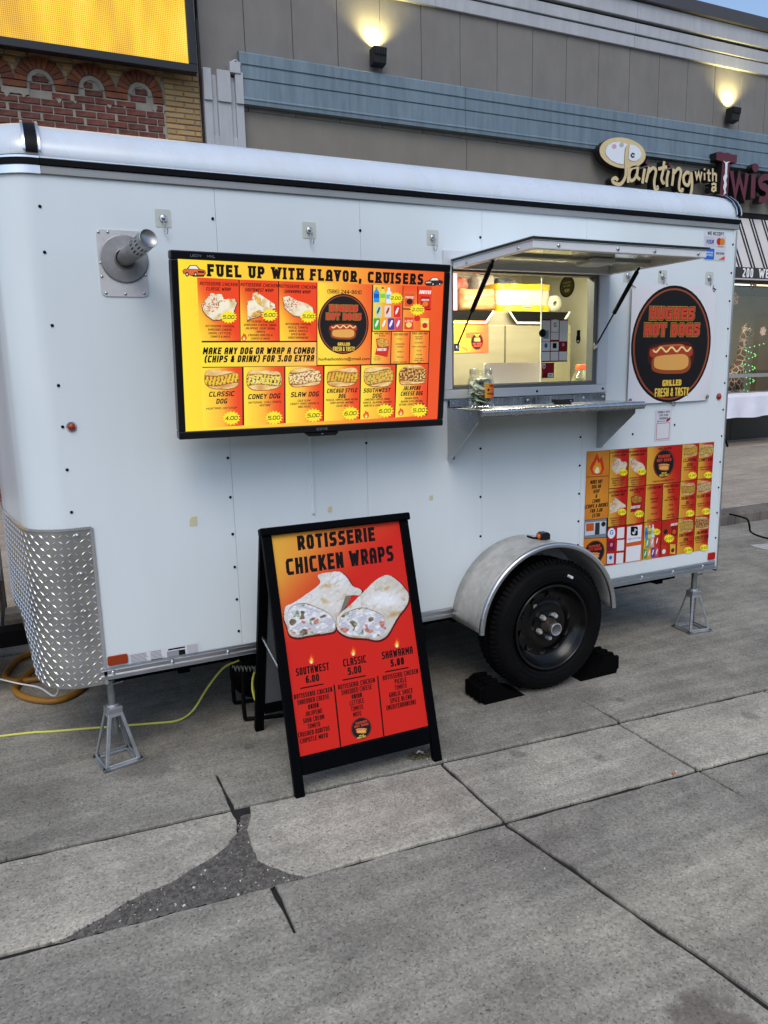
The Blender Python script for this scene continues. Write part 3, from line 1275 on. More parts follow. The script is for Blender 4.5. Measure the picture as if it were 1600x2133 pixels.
s.box(x1 - 5, YL + .02, zb1 + .10, x1 - .10, YL + .04, zb1 + 2.4)
s.build('lit_panel', m_led, led)
s = MB()
s.box(x1 - 5, YL, zb1, x1, YL + .12, zb1 + .095)
s.box(x1 - .095, YL, zb1 + .0952, x1, YL + .12, zb1 + 2.4)
s.build('frame', mat('black_frame', (16, 18, 24), .45), led, bevel=.008)
s = MB()
s.box(x1 - 5, YL + .045, zb1 + .1, x1 - .1, YB - .03, zb1 + 2.4)
s.build('cabinet', mat('black_frame', (16, 18, 24), .45), led)

# ---------------------------------------------------------------- grey storefront building
M_STUC = mat('grey_stucco', (122, 119, 115), .9, var=.1, vscale=2.5, bump=.25, bscale=70, dirt=((92, 88, 84), .35, 2.0, (1.5, 1, .4)))
M_STUC2 = mat('brown_stucco', (120, 116, 108), .85, var=.12, vscale=2, bump=.2, bscale=60, dirt=((140, 132, 118), .4, 1.4, (2, 1, .35)))
M_LGREY = mat('light_grey_metal', (170, 172, 176), .55, var=.08, vscale=2, dirt=((120, 122, 126), .35, 3, (3, 1, .5)))
M_BLUE = mat('blue_grey_metal', (97, 115, 126), .5, var=.14, vscale=2.2, stretch=(1.6, 1, .5), dirt=((146, 164, 174), .35, 3.2, (3.5, 1, .4)))
M_COPE = mat('dark_coping', (66, 66, 70), .6, var=.1)
M_GAP = mat('shadow_gap', (28, 28, 30), .9)
gb = thing('storefront_building', (9, YB, .13), 'grey panelled storefront building with a blue metal band and pale cornice', 'building')
XL = onw(418, 160, YB)[0]
XE = 24.0
zc0, zc1 = onw(508, 216, YB - .105)[1], onw(500, 105, YB - .105)[1]
zco = onw(1000, 37, YB)[1]
XWL = onw(1470, 640, YB)[0] - 1.6       # storefront opening
ZW0, ZW1 = onw(1540, 822, YB)[1], onw(1540, 583, YB)[1]
w = MB()
w.box(XL, YB + .02, .13, XWL, YB + 7, 7.3)
w.box(XWL, YB + .02, ZW1 + .02, XE, YB + 7, 7.3)
w.box(XWL, YB + .02, .13, XE, YB + .3, ZW0 - .02)
w.build('wall', M_GAP, gb)
# upper wall panels
jx = [onw(px_, 50, YB)[0] for px_ in (508, 608, 702)]
dx = jx[2] - jx[1]
edges = [XL + .01] + jx
while edges[-1] < XE - 1:
    edges.append(edges[-1] + dx)
for a, b_ in zip(edges[:-1], edges[1:]):
    b = MB()
    b.box(a + .004, YB - .005, zc0 - .05, b_ - .004, YB + .03, zco + .06)
    b.build('panel', M_STUC, gb, bevel=.003, seg=1)
# lower wall panels with screws
xs = [onw(505, 250, YB)[0], onw(972, 300, YB)[0]]
dx2 = xs[1] - xs[0]
for k in range(5):
    a, b_ = xs[0] + dx2 * k, xs[0] + dx2 * (k + 1)
    b = MB()
    zl = 2.2 if b_ < XWL else ZW1 + 1.2
    b.box(a + .004, YB - .006, zl, b_ - .004, YB + .03, zc0 - .055)
    p_ = b.build('panel', M_STUC2, gb, bevel=.003, seg=1)
    sc = MB()
    for i in range(4):
        for zq in (zc0 - .62, zc0 - 1.25):
            sc.lathe([(.013, 0), (.010, .006), (0.0005, .008)], 8, frame((a + .12 + (dx2 - .24) * i / 3, YB - .006, zq), (1, 0, 0), (0, -1, 0)))
    tag(sc.build('screw_heads', M_GAP, p_), kind='stuff')
# light grey pilaster with two slots
pil = MB()
x0, x1 = XL + .005, onw(503, 200, YB)[0]
zt = onw(455, 148, YB - .1)[1]
W_ = x1 - x0
for a, b_, y in ((0, .2, -.1), (.2, .34, -.02), (.34, .68, -.1), (.68, .80, -.02), (.80, 1, -.1)):
    if y < -.05:
        pil.box(x0 + W_ * a, YB - .1, 2, x0 + W_ * b_, YB, zt)
        pil.box(x0 + W_ * a, YB - .125, zt - .36, x0 + W_ * b_, YB - .101, zt + .015)
    else:
        pil.box(x0 + W_ * a + .001, YB - .07, 2, x0 + W_ * b_ - .001, YB - .001, zt - .04)
        pil.box(x0 + W_ * a + .001, YB - .1, 2, x0 + W_ * b_ - .001, YB - .071, onw(430, 280, YB - .1)[1])
pil.build('pilaster', M_LGREY, gb, bevel=.004, seg=1)
# blue metal band: profile in (y, z), three lengths
zA, zB_ = zc0, zc1
hB = zB_ - zA
prof = [(YB, zB_ + .02), (YB - .09, zB_), (YB - .105, zB_ - .02), (YB - .105, zB_ - hB * .235), (YB - .090, zB_ - hB * .24), (YB - .090, zB_ - hB * .27), (YB - .101, zB_ - hB * .275),
        (YB - .101, zB_ - hB * .50), (YB - .085, zB_ - hB * .505), (YB - .085, zB_ - hB * .525), (YB - .101, zB_ - hB * .53), (YB - .101, zB_ - hB * .86), (YB - .118, zB_ - hB * .885), (YB - .122, zB_ - hB * .91),
        (YB - .112, zB_ - hB * .93), (YB - .108, zA), (YB, zA)]
xc = [onw(500, 150, YB - .105)[0], onw(970, 230, YB - .105)[0], onw(1345, 265, YB - .105)[0]]
xc += [xc[2] + 3.6, xc[2] + 7.2, xc[2] + 10.8]
for a, b_ in zip(xc[:-1], xc[1:]):
    b = MB()
    b.prism(prof, a + .003, b_ - .003, 'x')
    b.build('canopy_band', M_BLUE, gb)
# small crumpled junction by the band's end
b = MB()
xq, zq = onw(490, 142, YB - .1)
b.box(xq - .08, YB - .14, zq - .07, xq + .06, YB - .007, zq + .06)
b.tube([(xq - .06, YB - .1, zq + .05), (xq, YB - .12, zq + .085), (xq + .07, YB - .1, zq + .05)], .018, 7)
b.build('junction_box', M_LGREY, gb, bevel=.02)
# cornice bands and dark coping
zk = [onw(1600, 157, YB - .05)[1], onw(1600, 131, YB - .07)[1], onw(1600, 103, YB - .1)[1], onw(1600, 69, YB - .1)[1], onw(1600, 37, YB - .16)[1]]
for i, (a, b_, y) in enumerate(((zk[0], zk[1] - .012, .05), (zk[1] + .004, zk[2] - .03, .07), (zk[2] + .012, zk[3], .10))):
    for k in range(6):
        b = MB()
        b.box(XL - .3 + 3.7 * k + .002, YB - y, a, XL - .3 + 3.7 * (k + 1) - .002, YB + .02, b_)
        b.build('cornice', M_LGREY, gb, bevel=.006, seg=1)
    b = MB()
    b.box(XL - .3, YB - y + .05, b_ - .001, XE, YB + .01, b_ + .045)
    b.build('cornice_gap', M_GAP, gb)
b = MB()
b.box(XL - .3, YB - .16, zk[3] + .01, XE, YB + 1, zk[4])
b.build('coping', M_COPE, gb, bevel=.01)

# storefront: plinth, glazing, striped awning with street number
k = XWL
while k < XE:
    b = MB()
    b.box(k + .003, YB - .04, .132, k + 1.197, YB + .019, ZW0)
    b.build('plinth', mat('dark_stone', (58, 52, 46), .55, var=.25, vscale=14, bump=.2), gb, bevel=.006, seg=1)
    k += 1.2
win = MB()
M_ALU = mat('window_aluminium', (168, 166, 160), .4, metal=.6, var=.08)
ZM = onw(1560, 782, YB)[1]
win.box(XWL, YB - .03, ZW0, XE, YB + .06, ZW0 + .05)
win.box(XWL, YB - .035, ZM - .035, XE, YB + .06, ZM + .035)
win.box(XWL, YB - .03, ZW1 - .05, XE, YB + .06, ZW1)
for xx in (XWL, onw(1592, 700, YB)[0] + .9, XWL + 7, XWL + 9.5):
    win.box(xx, YB - .03, ZW0 + .051, xx + .06, YB + .06, ZM - .036)
    win.box(xx, YB - .03, ZM + .036, xx + .06, YB + .06, ZW1 - .051)
wo = win.build('window', M_ALU, gb)
m_glass = bpy.data.materials.new('shop_glass')
m_glass.use_nodes = True
_n = m_glass.node_tree
_n.nodes.remove(_n.nodes['Principled BSDF'])
_tr = _n.nodes.new('ShaderNodeBsdfTransparent')
_tr.inputs[0].default_value = (.9, .91, .9, 1)
_gl = _n.nodes.new('ShaderNodeBsdfGlossy')
_gl.inputs['Roughness'].default_value = .02
_fr = _n.nodes.new('ShaderNodeFresnel')
_fr.inputs[0].default_value = 2.0
_mx = _n.nodes.new('ShaderNodeMixShader')
_ge = _n.nodes.new('ShaderNodeNewGeometry')
_ma = _n.nodes.new('ShaderNodeMath')
_ma.operation = 'SUBTRACT'
_ma.use_clamp = True
_n.links.new(_fr.outputs[0], _ma.inputs[0])
_n.links.new(_ge.outputs['Backfacing'], _ma.inputs[1])
_n.links.new(_ma.outputs[0], _mx.inputs[0])
_n.links.new(_tr.outputs[0], _mx.inputs[1])
_n.links.new(_gl.outputs[0], _mx.inputs[2])
_n.links.new(_mx.outputs[0], _n.nodes['Material Output'].inputs[0])
b = MB()
b.box(XWL + .03, YB + .01, ZM + .03, XE, YB + .016, ZW1 - .04)
b.build('pane', m_glass, wo)
b = MB()
b.box(XWL + .03, YB + .01, ZW0 + .04, XE, YB + .016, ZM - .03)
b.build('pane', m_glass, wo)
# room behind the glass
b = MB()
M_ROOM = mat('room_beige', (206, 194, 172), .8, var=.1)
b.box(XWL, YB + 2.6, .2, XE, YB + 2.7, 3.3)
b.box(XWL - .1, YB + .3, .2, XWL, YB + 2.7, 3.3)
b.box(XWL, YB + .31, .14, XE, YB + 2.6, .2)
b.build('shop_interior', M_ROOM, gb)
b = MB()
xi = onw(1530, 700, YB + 2.4)[0]
b.box(xi + .9, YB + 2.45, .2, xi + 1.35, YB + 2.6, 2.7)
b.build('door_frame', mat('room_tan', (176, 150, 116), .7), gb)
b = MB()
b.box(xi + 1.4, YB + 2.5, .2, xi + 3.4, YB + 2.59, 2.3)
b.build('curtain', mat('room_dark', (60, 34, 30), .8), gb)
sl_ = thing('shop_fill_lamp', (12.8, YB + 1.2, ZW1 - .04), 'unseen fill lamp added to brighten the shop behind the window with the giraffe', 'lamp')  # fill lamp added to brighten the room, tucked behind the window head
b = MB()
b.box(11.6, YB + .34, ZW1 - .02, 14.4, YB + .50, ZW1 + .018)
b.build('housing', M_LGREY, sl_)
b = MB()
b.box(11.62, YB + .36, ZW1 - .03, 14.38, YB + .48, ZW1 - .021)
b.build('diffuser', mat('shop_fill_diffuser', (255, 240, 210), .5, emit=3 * EM), sl_)
ad_ = bpy.data.lights.new('shop_fill_light', 'AREA')
ad_.shape = 'RECTANGLE'
ad_.size, ad_.size_y = 2.7, .15
ad_.energy = 26 * EM
ad_.color = (1.0, .88, .72)
ao_ = bpy.data.objects.new('shop_fill_light', ad_)
ao_.location = (13.0, YB + .42, ZW1 - .04)
COL.objects.link(ao_)
adopt(ao_, sl_)
# awning
YA = YB - .42
za0, za1 = onw(1560, 557, YA)[1], onw(1560, 455, YB - .05)[1]
aw = MB()
xa0 = XWL - .2
aw.add([(xa0, YB - .03, za1), (XE, YB - .03, za1), (XE, YA, za0), (xa0, YA, za0), (xa0, YB - .03, za0)], [(0, 1, 2, 3), (0, 3, 4)])
awo = aw.build('awning', mat('awning_white', (196, 192, 188), .8, var=.06), gb, fix=False)
x = xa0 + .1
sl = Vector((0, YA - (YB - .03), za0 - za1))
nrm = Vector((0, sl.z, -sl.y)).normalized()
if nrm.y > 0:
    nrm = -nrm
while x < XE - 1:
    for d in (0, .075):
        b = MB()
        q = [Vector((x + d, YB - .03, za1)), Vector((x + d + .042, YB - .03, za1)), Vector((x + d + .042, YA, za0)), Vector((x + d, YA, za0))]
        b.add([v + nrm * .004 for v in q], [(0, 1, 2, 3)])
        b.build('stripe', mat('awning_black', (20, 20, 22), .8), awo, fix=False)
    x += .33
b = MB()
zv = onw(1560, 580, YA)[1]
b.box(xa0, YA - .01, zv, XE, YA + .02, za0 - .003)
vo = b.build('valance', mat('valance_dark', (58, 56, 56), .8, var=.1), awo)
b = MB()
b.box(xa0, YA - .012, zv - .025, XE, YA + .02, zv - .002)
b.build('valance_edge', mat('awning_white', (196, 192, 188), .8), awo)
A = Art(3, 1)
h = .155
for st, cx in (('200', onw(1557, 569, YA)[0]), ('WEST', onw(1579, 572, YA)[0] + .28)):
    qs, tot = text_shapes(st, h, 1.25, serif=True, gap=1.2, width=.27 if st == '200' else .54)
    for q, k in qs:
        A.raw([(cx + p[0], (zv + za0) / 2 + p[1]) for p in q], (235, 235, 232), 1 + (k % 5) * .2)
A.build('lettering', M_PAPER, vo, Matrix.Translation((0, YA - .011, 0)))
# paper snowflakes on the glass
M_FLAKE = mat('paper_flake', (226, 196, 170), .8)
for px_, py_, r in ((1571, 590, .12), (1530, 622, .15), (1590, 690, .1)):
    cx, cz = onw(px_, py_, YB)
    f = MB()
    for k in range(6):
        a = math.pi / 3 * k + .3
        d = np.array([math.cos(a), math.sin(a)])
        n_ = np.array([-d[1], d[0]])
        c = np.array([cx, cz])
        outl = [c + n_ * .012, c + d * r * .5 + n_ * .02, c + d * r * .62 + n_ * .05, c + d * r * .72 + n_ * .02, c + d * r, c + d * r * .72 - n_ * .02, c + d * r * .62 - n_ * .05, c + d * r * .5 - n_ * .02, c - n_ * .012]
        f.prism([tuple(p) for p in outl], YB + .004 + k * .0006, YB + .0045 + k * .0006, 'y')
    f.build('paper_snowflake', M_FLAKE, wo)

# ---------------------------------------------------------------- beige row across the street, seen only in reflections
ob = thing('opposite_building', (4, -22, 0), 'beige two-storey building across the street, mirrored in the shop window', 'building')
b = MB()
b.box(-22, -32, 0, 34, -22, 7.0)
b.build('wall', mat('beige_render', (168, 152, 128), .9, var=.12), ob)
b = MB()
b.box(-22.2, -21.98, 7.0, 34.2, -21.7, 7.4)
b.build('cornice', M_COPE, ob)
for i in range(14):
    for z0, z1 in ((.9, 2.9), (4.4, 6.2)):
        b = MB()
        b.box(-20.5 + 3.9 * i, -21.99, z0, -18.3 + 3.9 * i, -21.95, z1)
        b.build('window', mat('dark_glazing', (26, 30, 34), .1), ob)
# ---------------------------------------------------------------- the food trailer
Y0, Y1, YC = 3.1, 5.1, 4.1
XF, XB = .12, 3.65
ZB, ZT = .385, 2.33
M_WHITE = mat('trailer_white', (220, 229, 231), .2, bump=.25, bscale=2.2, var=.035, vscale=1.6, stretch=(1.5, 1, .5), spec=.5, dirt=((186, 186, 182), .10, 1.3, (3, 1, .5)))
M_ROOF = mat('roof_white', (208, 217, 224), .28, metal=.12, var=.05, vscale=2, stretch=(2, 1, 1), dirt=((190, 186, 176), .25, 5, (3, 1, .6)))
M_ALUM = mat('brushed_aluminium', (196, 198, 200), .32, metal=1.0, var=.1, vscale=12, stretch=(1, 6, 6))
M_BRIGHT = mat('bright_aluminium', (226, 228, 230), .22, metal=.9)
M_ALGREY = mat('grey_aluminium', (158, 158, 155), .45, metal=.5, var=.1)
M_BLACK = mat('black_rubber', (6, 6, 8), .5, var=.1, spec=.15)
M_DARK = mat('chassis_black', (7, 7, 8), .8, var=.2, spec=.08)
M_STEEL = mat('stainless_steel', (188, 190, 192), .26, metal=1.0, var=.12, vscale=6, stretch=(12, 1, 1))
tr = thing('food_trailer', (1.9, YC, 0), 'white enclosed food trailer with open serving hatch and diamond plate front corner', 'trailer')

OX0, OX1, OZ0, OZ1 = 1.81, 2.685, 1.505, 2.07
seams = [.10, .742, 1.366, 1.985, 2.602, XB]
for a, b_ in zip(seams[:-1], seams[1:]):
    p = MB()
    a2, b2 = a + .0006, b_ - .0006
    if b2 < OX0 or a2 > OX1:
        rects = [(a2, ZB, b2, ZT)]
    else:
        rects = [(a2, ZB, b2, OZ0), (a2, OZ1, b2, ZT)]
        if a2 < OX0:
            rects.append((a2, OZ0, OX0, OZ1))
        if b2 > OX1:
            rects.append((OX1, OZ0, b2, OZ1))
    for r in rects:
        p = MB()
        p.box(r[0], Y0, r[1], r[2], Y0 + .012, r[3])
        p.build('wall_panel', M_WHITE, tr)
sh = MB()   # inner skin, far wall, rear wall, ceiling and floor of the body
for r in ((XF, ZB, OX0, ZT), (OX1, ZB, XB - .01, ZT), (OX0, ZB, OX1, OZ0), (OX0, OZ1, OX1, ZT)):
    sh.box(r[0], Y0 + .013, r[1], r[2], Y0 + .05, r[3])
sh.box(XF, Y1 - .04, ZB, XB, Y1, ZT)
sh.box(XB - .04, Y0 + .051, ZB, XB, Y1 - .041, ZT)
sh.box(XF - .04, Y0 + .051, ZB + .1, XF, Y1 - .041, ZT)
sh.box(XF, Y0 + .02, ZT + .001, XB - .02, Y1 - .02, ZT + .03)
sh.build('inner_lining', mat('lining_white', (232, 228, 206), .5, var=.05), tr)
fl = MB()
fl.box(XF - .1, Y0 + .02, ZB + .002, XB - .02, Y1 - .02, ZB + .05)
fl.build('floor', M_DARK, tr)
ch = MB()
for y in (3.35, 4.85):
    ch.box(.12, y - .03, ZB - .10, XB - .1, y + .03, ZB)
for x in (.5, 1.2, 1.9, 2.6, 3.3):
    ch.box(x - .025, 3.2, ZB - .07, x + .025, 5.0, ZB - .002)
ch.box(-1.5, 4.04, ZB - .10, .4, 4.16, ZB - .02)
ch.tube([(2.235, 3.06, .335), (2.235, 5.1, .335)], .04, 10)
ch.tube([(2.9, 3.3, .33), (3.25, 3.35, .345), (3.5, 3.3, .36)], .02, 8)
ch.build('chassis', M_DARK, tr)

# bowed nose with a tight rounded corner
half = [(.12, 3.1), (.07, 3.102), (.025, 3.12), (-.018, 3.15), (-.048, 3.19), (-.066, 3.24), (-.08, 3.30), (-.106, 3.46), (-.138, 3.66), (-.160, 3.86), (-.168, 4.1)]
PLAN = [Vector((p[0], p[1], 0)) for p in half] + [Vector((p[0], 2 * YC - p[1], 0)) for p in half[-2::-1]]
PLAN = catmull(PLAN, 5)
NP = len(PLAN) - 1
NRM = []
for i in range(NP + 1):
    d = PLAN[min(NP, i + 1)] - PLAN[max(0, i - 1)]
    n_ = Vector((d.y, -d.x, 0)).normalized()
    if n_.dot(PLAN[i] - Vector((1.2, YC, 0))) < 0:
        n_ = -n_
    NRM.append(n_)


def nose(i, off, z):
    p = PLAN[i] + NRM[i] * off
    return (p.x, p.y, z)


ZP0, ZP1 = .372, 1.024


def plate_bottom(i):
    y = PLAN[i].y
    return ZP0 if y < 3.33 else ZP0 + .0 if y > 4.87 else ZP0 + min(.22, (min(y, 2 * YC - y) - 3.33) * .9)


b = MB()
b.grid(lambda u, v: (lambda i: nose(i, 0, plate_bottom(i) + .05 + (ZT - plate_bottom(i) - .05) * v))(round(u * NP)), NP, 10)
b.build('nose_wall', M_WHITE, tr)
# roof: profile (inset, z) swept along the side, then round the nose
RP = [(-.012, 2.386), (-.014, 2.40), (-.006, 2.43), (.02, 2.468), (.07, 2.505), (.14, 2.53), (.24, 2.545), (.5, 2.56), (1.0, 2.575)]
b = MB()
side = [(Y0 + i, z) for i, z in RP] + [(Y1 - i, z) for i, z in RP[-2::-1]]
b.grid(lambda u, v: (XF + (XB - .02 - XF) * u, *side[round(v * (len(side) - 1))]), 30, len(side) - 1)
b.build('roof', M_ROOF, tr)
b = MB()
CEN = Vector((.12, YC, 0))


def capf(u, v):
    i = round(u * NP)
    ins, z = RP[round(v * (len(RP) - 1))]
    p = PLAN[i]
    d = CEN - p
    k = ins / 1.0
    q = p + (d * k if k > 0 else NRM[i] * (-k))
    return (q.x, q.y, z + .004)


b.grid(capf, NP, len(RP) - 1)
b.build('nose_cap', M_ROOF, tr)
# trim between walls and roof: bright beads either side of a black insert, dull drip edge below
PATHI = [PLAN[i] for i in range(NP + 1)]
for nm, z0, z1, off, m in (('trim_bead', 2.379, 2.386, .017, M_BRIGHT), ('rubber_insert', 2.357, 2.379, .016, M_BLACK), ('drip_edge', 2.328, 2.357, .010, M_ALGREY)):
    b = MB()
    b.box(XF, Y0 - off, z0, XB + .012, Y0 + .03, z1)
    b.build(nm, m, tr, bevel=.002, seg=1)
    b = MB()
    b.box(XF, Y1 - .03, z0, XB, Y1 + off, z1)
    b.build(nm, m, tr, bevel=.002, seg=1)
    b = MB()
    zz1 = z1 + (.004 if nm == 'rubber_insert' else 0)
    vs = []
    for i in range(NP + 1):
        vs += [nose(i, off, z0), nose(i, off, zz1), nose(i, -.03, zz1), nose(i, -.03, z0)]
    b.add(vs, [(4 * i + k, 4 * i + (k + 1) % 4, 4 * (i + 1) + (k + 1) % 4, 4 * (i + 1) + k) for i in range(NP) for k in range(4)], smooth=False)
    b.build(nm, M_BRIGHT if nm == 'drip_edge' else m, tr)
# bands over the roof edge at the front and rear ends
for x, wb in ((.098, .020), (3.640, .012)):
    for dx_, wd, m, up, nm in ((0, wb, M_BLACK, .006, 'rubber_band'), (-wb - .008, .008, M_BRIGHT, .009, 'bright_band'), (wb + .002, .008, M_BRIGHT, .009, 'bright_band')):
        b = MB()
        vs = []
        n = len(side)
        xa, xb = (x + dx_ - (wd if dx_ == 0 else 0), x + dx_ + wd)
        for (y, z) in side:
            s_ = -1 if y < YC else 1
            vs += [(xa, y + s_ * up * (1 if z < 2.54 else 0), z + up * .9 + .004), (xb, y + s_ * up * (1 if z < 2.54 else 0), z + up * .9 + .004)]
        b.add(vs, [(2 * i, 2 * i + 1, 2 * i + 3, 2 * i + 2) for i in range(n - 1)], smooth=True)
        b.build(nm, m, tr)
b = MB()
b.prism([(Y0 - .004, ZB), (Y0 - .004, 2.33), (Y0 - .001, 2.35)] + [(y, z) for y, z in side] + [(Y1, ZB)], XB - .02, XB - .005, 'x')
b.build('rear_wall', M_WHITE, tr)
b = MB()
b.box(XB - .006, Y0 - .008, ZB - .012, XB + .003, Y0 + .05, 2.322)
b.build('rear_corner_trim', M_ALUM, tr)
# bottom rail with a rolled lower lip
b = MB()
b.prism([(Y0 - .008, .438), (Y0 - .010, .43), (Y0 - .006, .425), (Y0 - .006, .41), (Y0 - .016, .406), (Y0 - .017, .396), (Y0 - .006, .391), (Y0 + .02, .391), (Y0 + .02, .438)], .152, XB - .02, 'x')
b.build('bottom_rail', M_ALUM, tr)

# screws, shared mesh
sc = MB()
sc.lathe([(.0062, 0), (.0058, .0025), (.003, .0045), (.0003, .005)], 8)
SCREW = sc.mesh('screw', M_BLACK)
sc2 = MB()
sc2.lathe([(.0085, 0), (.0075, .003), (.004, .005), (.0003, .0055)], 8)
BOLT = sc2.mesh('bolt', M_ALUM)
sc3 = MB()
sc3.lathe([(.0055, 0), (.005, .002), (.0003, .0028)], 8)
PINB = sc3.mesh('bolt', M_ALUM)


def screw(x, z, me=SCREW, y=Y0, name='screw', parent=None):
    o = bpy.data.objects.new(name, me)
    COL.objects.link(o)
    o.matrix_basis = frame((x, y - .0002, z), (1, 0, 0), (0, -1, 0))
    adopt(o, parent or tr)


for z in (2.218, 2.06, 1.80, 1.58, 1.425, 1.26, 1.094):
    screw(.106, z)
for z in (2.213, 1.262, 1.095, .935, .79, .645, .50):
    screw(.730, z)
for z in (2.203, 1.285, .50):
    screw(1.366, z)
for z in (2.205, 1.22, .98, .78):
    screw(1.976, z)
for z in (1.24, 1.09, .94, .79, .66):
    screw(2.592, z)
k = 2.25
while k > .45:
    screw(3.630, k)
    k -= .152
screw(3.10, 2.085)
screw(2.95, 1.235)
screw(3.255, 1.27)
for i in range(15):
    screw(.2 + .238 * i, .4165, BOLT, Y0 - .006, 'bolt')

# diamond plate wrapped round the lower front corner
b = MB()
ext = [(.170, Y0 - .003), (.145, Y0 - .003)]
cols = [Vector((x, y, 0)) for x, y in ext] + [PLAN[i] + NRM[i] * .004 for i in range(NP + 1)]
bots = [ZP0, ZP0] + [plate_bottom(i) for i in range(NP + 1)]
b.grid(lambda u, v: (lambda k: (cols[k].x, cols[k].y, bots[k] + (ZP1 - bots[k]) * v))(round(u * (len(cols) - 1))), len(cols) - 1, 8)
M_TREAD = mat('tread_plate', (178, 175, 168), .42, metal=.75, var=.2, vscale=4, dirt=((120, 118, 114), .5, 7, (1, 1, 1)))
plate = b.build('diamond_plate', M_TREAD, tr)
# arc-length table for the raised lugs
L = [0]
for i in range(1, len(cols)):
    L.append(L[-1] + (cols[i] - cols[i - 1]).length)


def at_s(s_):
    for i in range(1, len(cols)):
        if L[i] >= s_ or i == len(cols) - 1:
            t = (s_ - L[i - 1]) / (L[i] - L[i - 1])
            p = cols[i - 1].lerp(cols[i], t)
            d = (cols[i] - cols[i - 1]).normalized()
            n_ = Vector((-d.y, d.x, 0))
            if n_.dot(p - Vector((1.0, YC, 0))) < 0:
                n_ = -n_
            return p, d, n_, bots[i]


b = MB()
pt = .0256
i = 0
s_ = .012
while s_ < L[-1] * .62:
    j = 0
    z = ZP0 + .016
    while z < ZP1 - .012:
        p, d, n_, zb = at_s(s_)
        if z > zb + .012:
            ang = math.radians(38) * (1 if (i + j) % 2 else -1)
            ax = d * math.cos(ang) + Vector((0, 0, 1)) * math.sin(ang)
            wv = -d * math.sin(ang) + Vector((0, 0, 1)) * math.cos(ang)
            c = Vector((p.x, p.y, z)) + n_ * .0004
            hl, hw = .0152, .0027
            b.add([c - ax * hl, c - wv * hw, c + ax * hl, c + wv * hw, c - ax * hl * .5 + n_ * .0022, c + ax * hl * .5 + n_ * .0022],
                  [(0, 1, 4), (1, 5, 4), (1, 2, 5), (2, 3, 5), (3, 4, 5), (3, 0, 4)])
        z += pt
        j += 1
    s_ += pt
    i += 1
tag(b.build('tread_lugs', mat('tread_lug', (236, 236, 232), .25, metal=.9), plate), kind='stuff')
for z, x in ((1.0, .118), (.845, .118), (.69, .118), (.395, .15)):
    screw(x, z, BOLT, Y0 - .004, 'rivet', plate)
b = MB()
b.box(.166, Y0 - .006, ZP0 - .002, .178, Y0 + .001, ZP1 + .002)
vs = []
for k in range(len(cols)):
    c = cols[k]
    n_ = Vector((0, -1, 0)) if k < 2 else NRM[k - 2]
    for zo, oo in ((ZP1 - .003, .003), (ZP1 + .007, .003), (ZP1 + .007, -.006), (ZP1 - .003, -.006)):
        q = c + n_ * oo
        vs.append((q.x, q.y, zo))
b.add(vs, [(4 * i + k, 4 * i + (k + 1) % 4, 4 * (i + 1) + (k + 1) % 4, 4 * (i + 1) + k) for i in range(len(cols) - 1) for k in range(4)])
b.build('plate_trim', M_BRIGHT, tr)

# marker lamps
M_AMBER = mat('amber_lens', (150, 52, 14), .2, var=.1, spec=.6)
M_REDL = mat('red_lens', (176, 22, 24), .2, var=.1, spec=.6)
for x0, x1, z0, z1, m in ((.183, .262, .447, .486, M_AMBER), (3.572, 3.628, .449, .491, M_REDL)):
    b = MB()
    b.prism(rrect(x0, z0, x1, z1, .008), Y0 - .008, Y0 + .001, 'y')
    b.build('reflector', m, tr, bevel=.002)
for x, z, m in ((.137, 1.423, M_AMBER), (3.588, 1.414, M_REDL)):
    b = MB()
    b.lathe([(.0185, 0), (.0185, .004)], 18, frame((x, Y0, z), (1, 0, 0), (0, -1, 0)), 1)
    b.lathe([(.0145, .003), (.013, .010), (.007, .014), (.0004, .015)], 18, frame((x, Y0, z), (1, 0, 0), (0, -1, 0)), 0)
    b.build('marker_lamp', [m, M_BLACK], tr)

# round flue outlet on a screwed cover plate
b = MB()
xA, zA_ = .296, 2.146
b.prism(rrect(.288, 1.908, .462, 2.150, .022), Y0 - .004, Y0, 'y')
pl_ = b.build('vent_plate', mat('vent_plate_white', (206, 206, 206), .45, var=.12, vscale=9, dirt=((120, 108, 96), .5, 9, (1, 1, 1))), tr, bevel=.0015)
for x, z in ((.297, 2.14), (.33, 2.142), (.295, 2.03), (.295, 1.98), (.305, 1.92), (.375, 1.918), (.445, 1.922), (.455, 1.99)):
    screw(x, z, PINB, Y0 - .004, 'bolt', pl_)
b = MB()
c = Vector((.382, Y0 - .005, 2.046))
b.lathe([(.088, 0), (.088, .003), (.084, .006), (.040, .0075), (.034, .016)], 36, frame(c, (1, 0, 0), (0, -1, 0)), smooth=False)
fl_ = b.build('flue_flange', mat('sooty_steel', (156, 153, 150), .42, metal=.8, var=.3, vscale=14), tr)
b = MB()
ex_, ez_ = onw(304, 501, 2.90)
dr = (Vector((ex_, 2.90, ez_)) - c).normalized()
F = frame(c, Vector((0, 0, 1)).cross(dr), dr)
b.lathe([(.031, .0), (.031, .10), (.0335, .105), (.0335, .225), (.033, .23), (.031, .230), (.0300, .224), (.0003, .224)], 30, F)
b.build('flue_tube', mat('dull_steel', (170, 170, 168), .42, metal=.9, var=.2, vscale=20), fl_)
b = MB()
for ring in (.15, .19):
    for k in range(16):
        a = 2 * math.pi * k / 16
        er = Vector((math.cos(a), math.sin(a), 0))
        et = Vector((-math.sin(a), math.cos(a), 0))
        q = [er * .0338 + et * s1 * .0022 + Vector((0, 0, ring + s2 * .011)) for s1, s2 in ((-1, -1), (1, -1), (1, 1), (-1, 1))]
        b.add(q, [(0, 1, 2, 3)], 0, F)
tag(b.build('flue_slots', M_BLACK, fl_), kind='stuff')

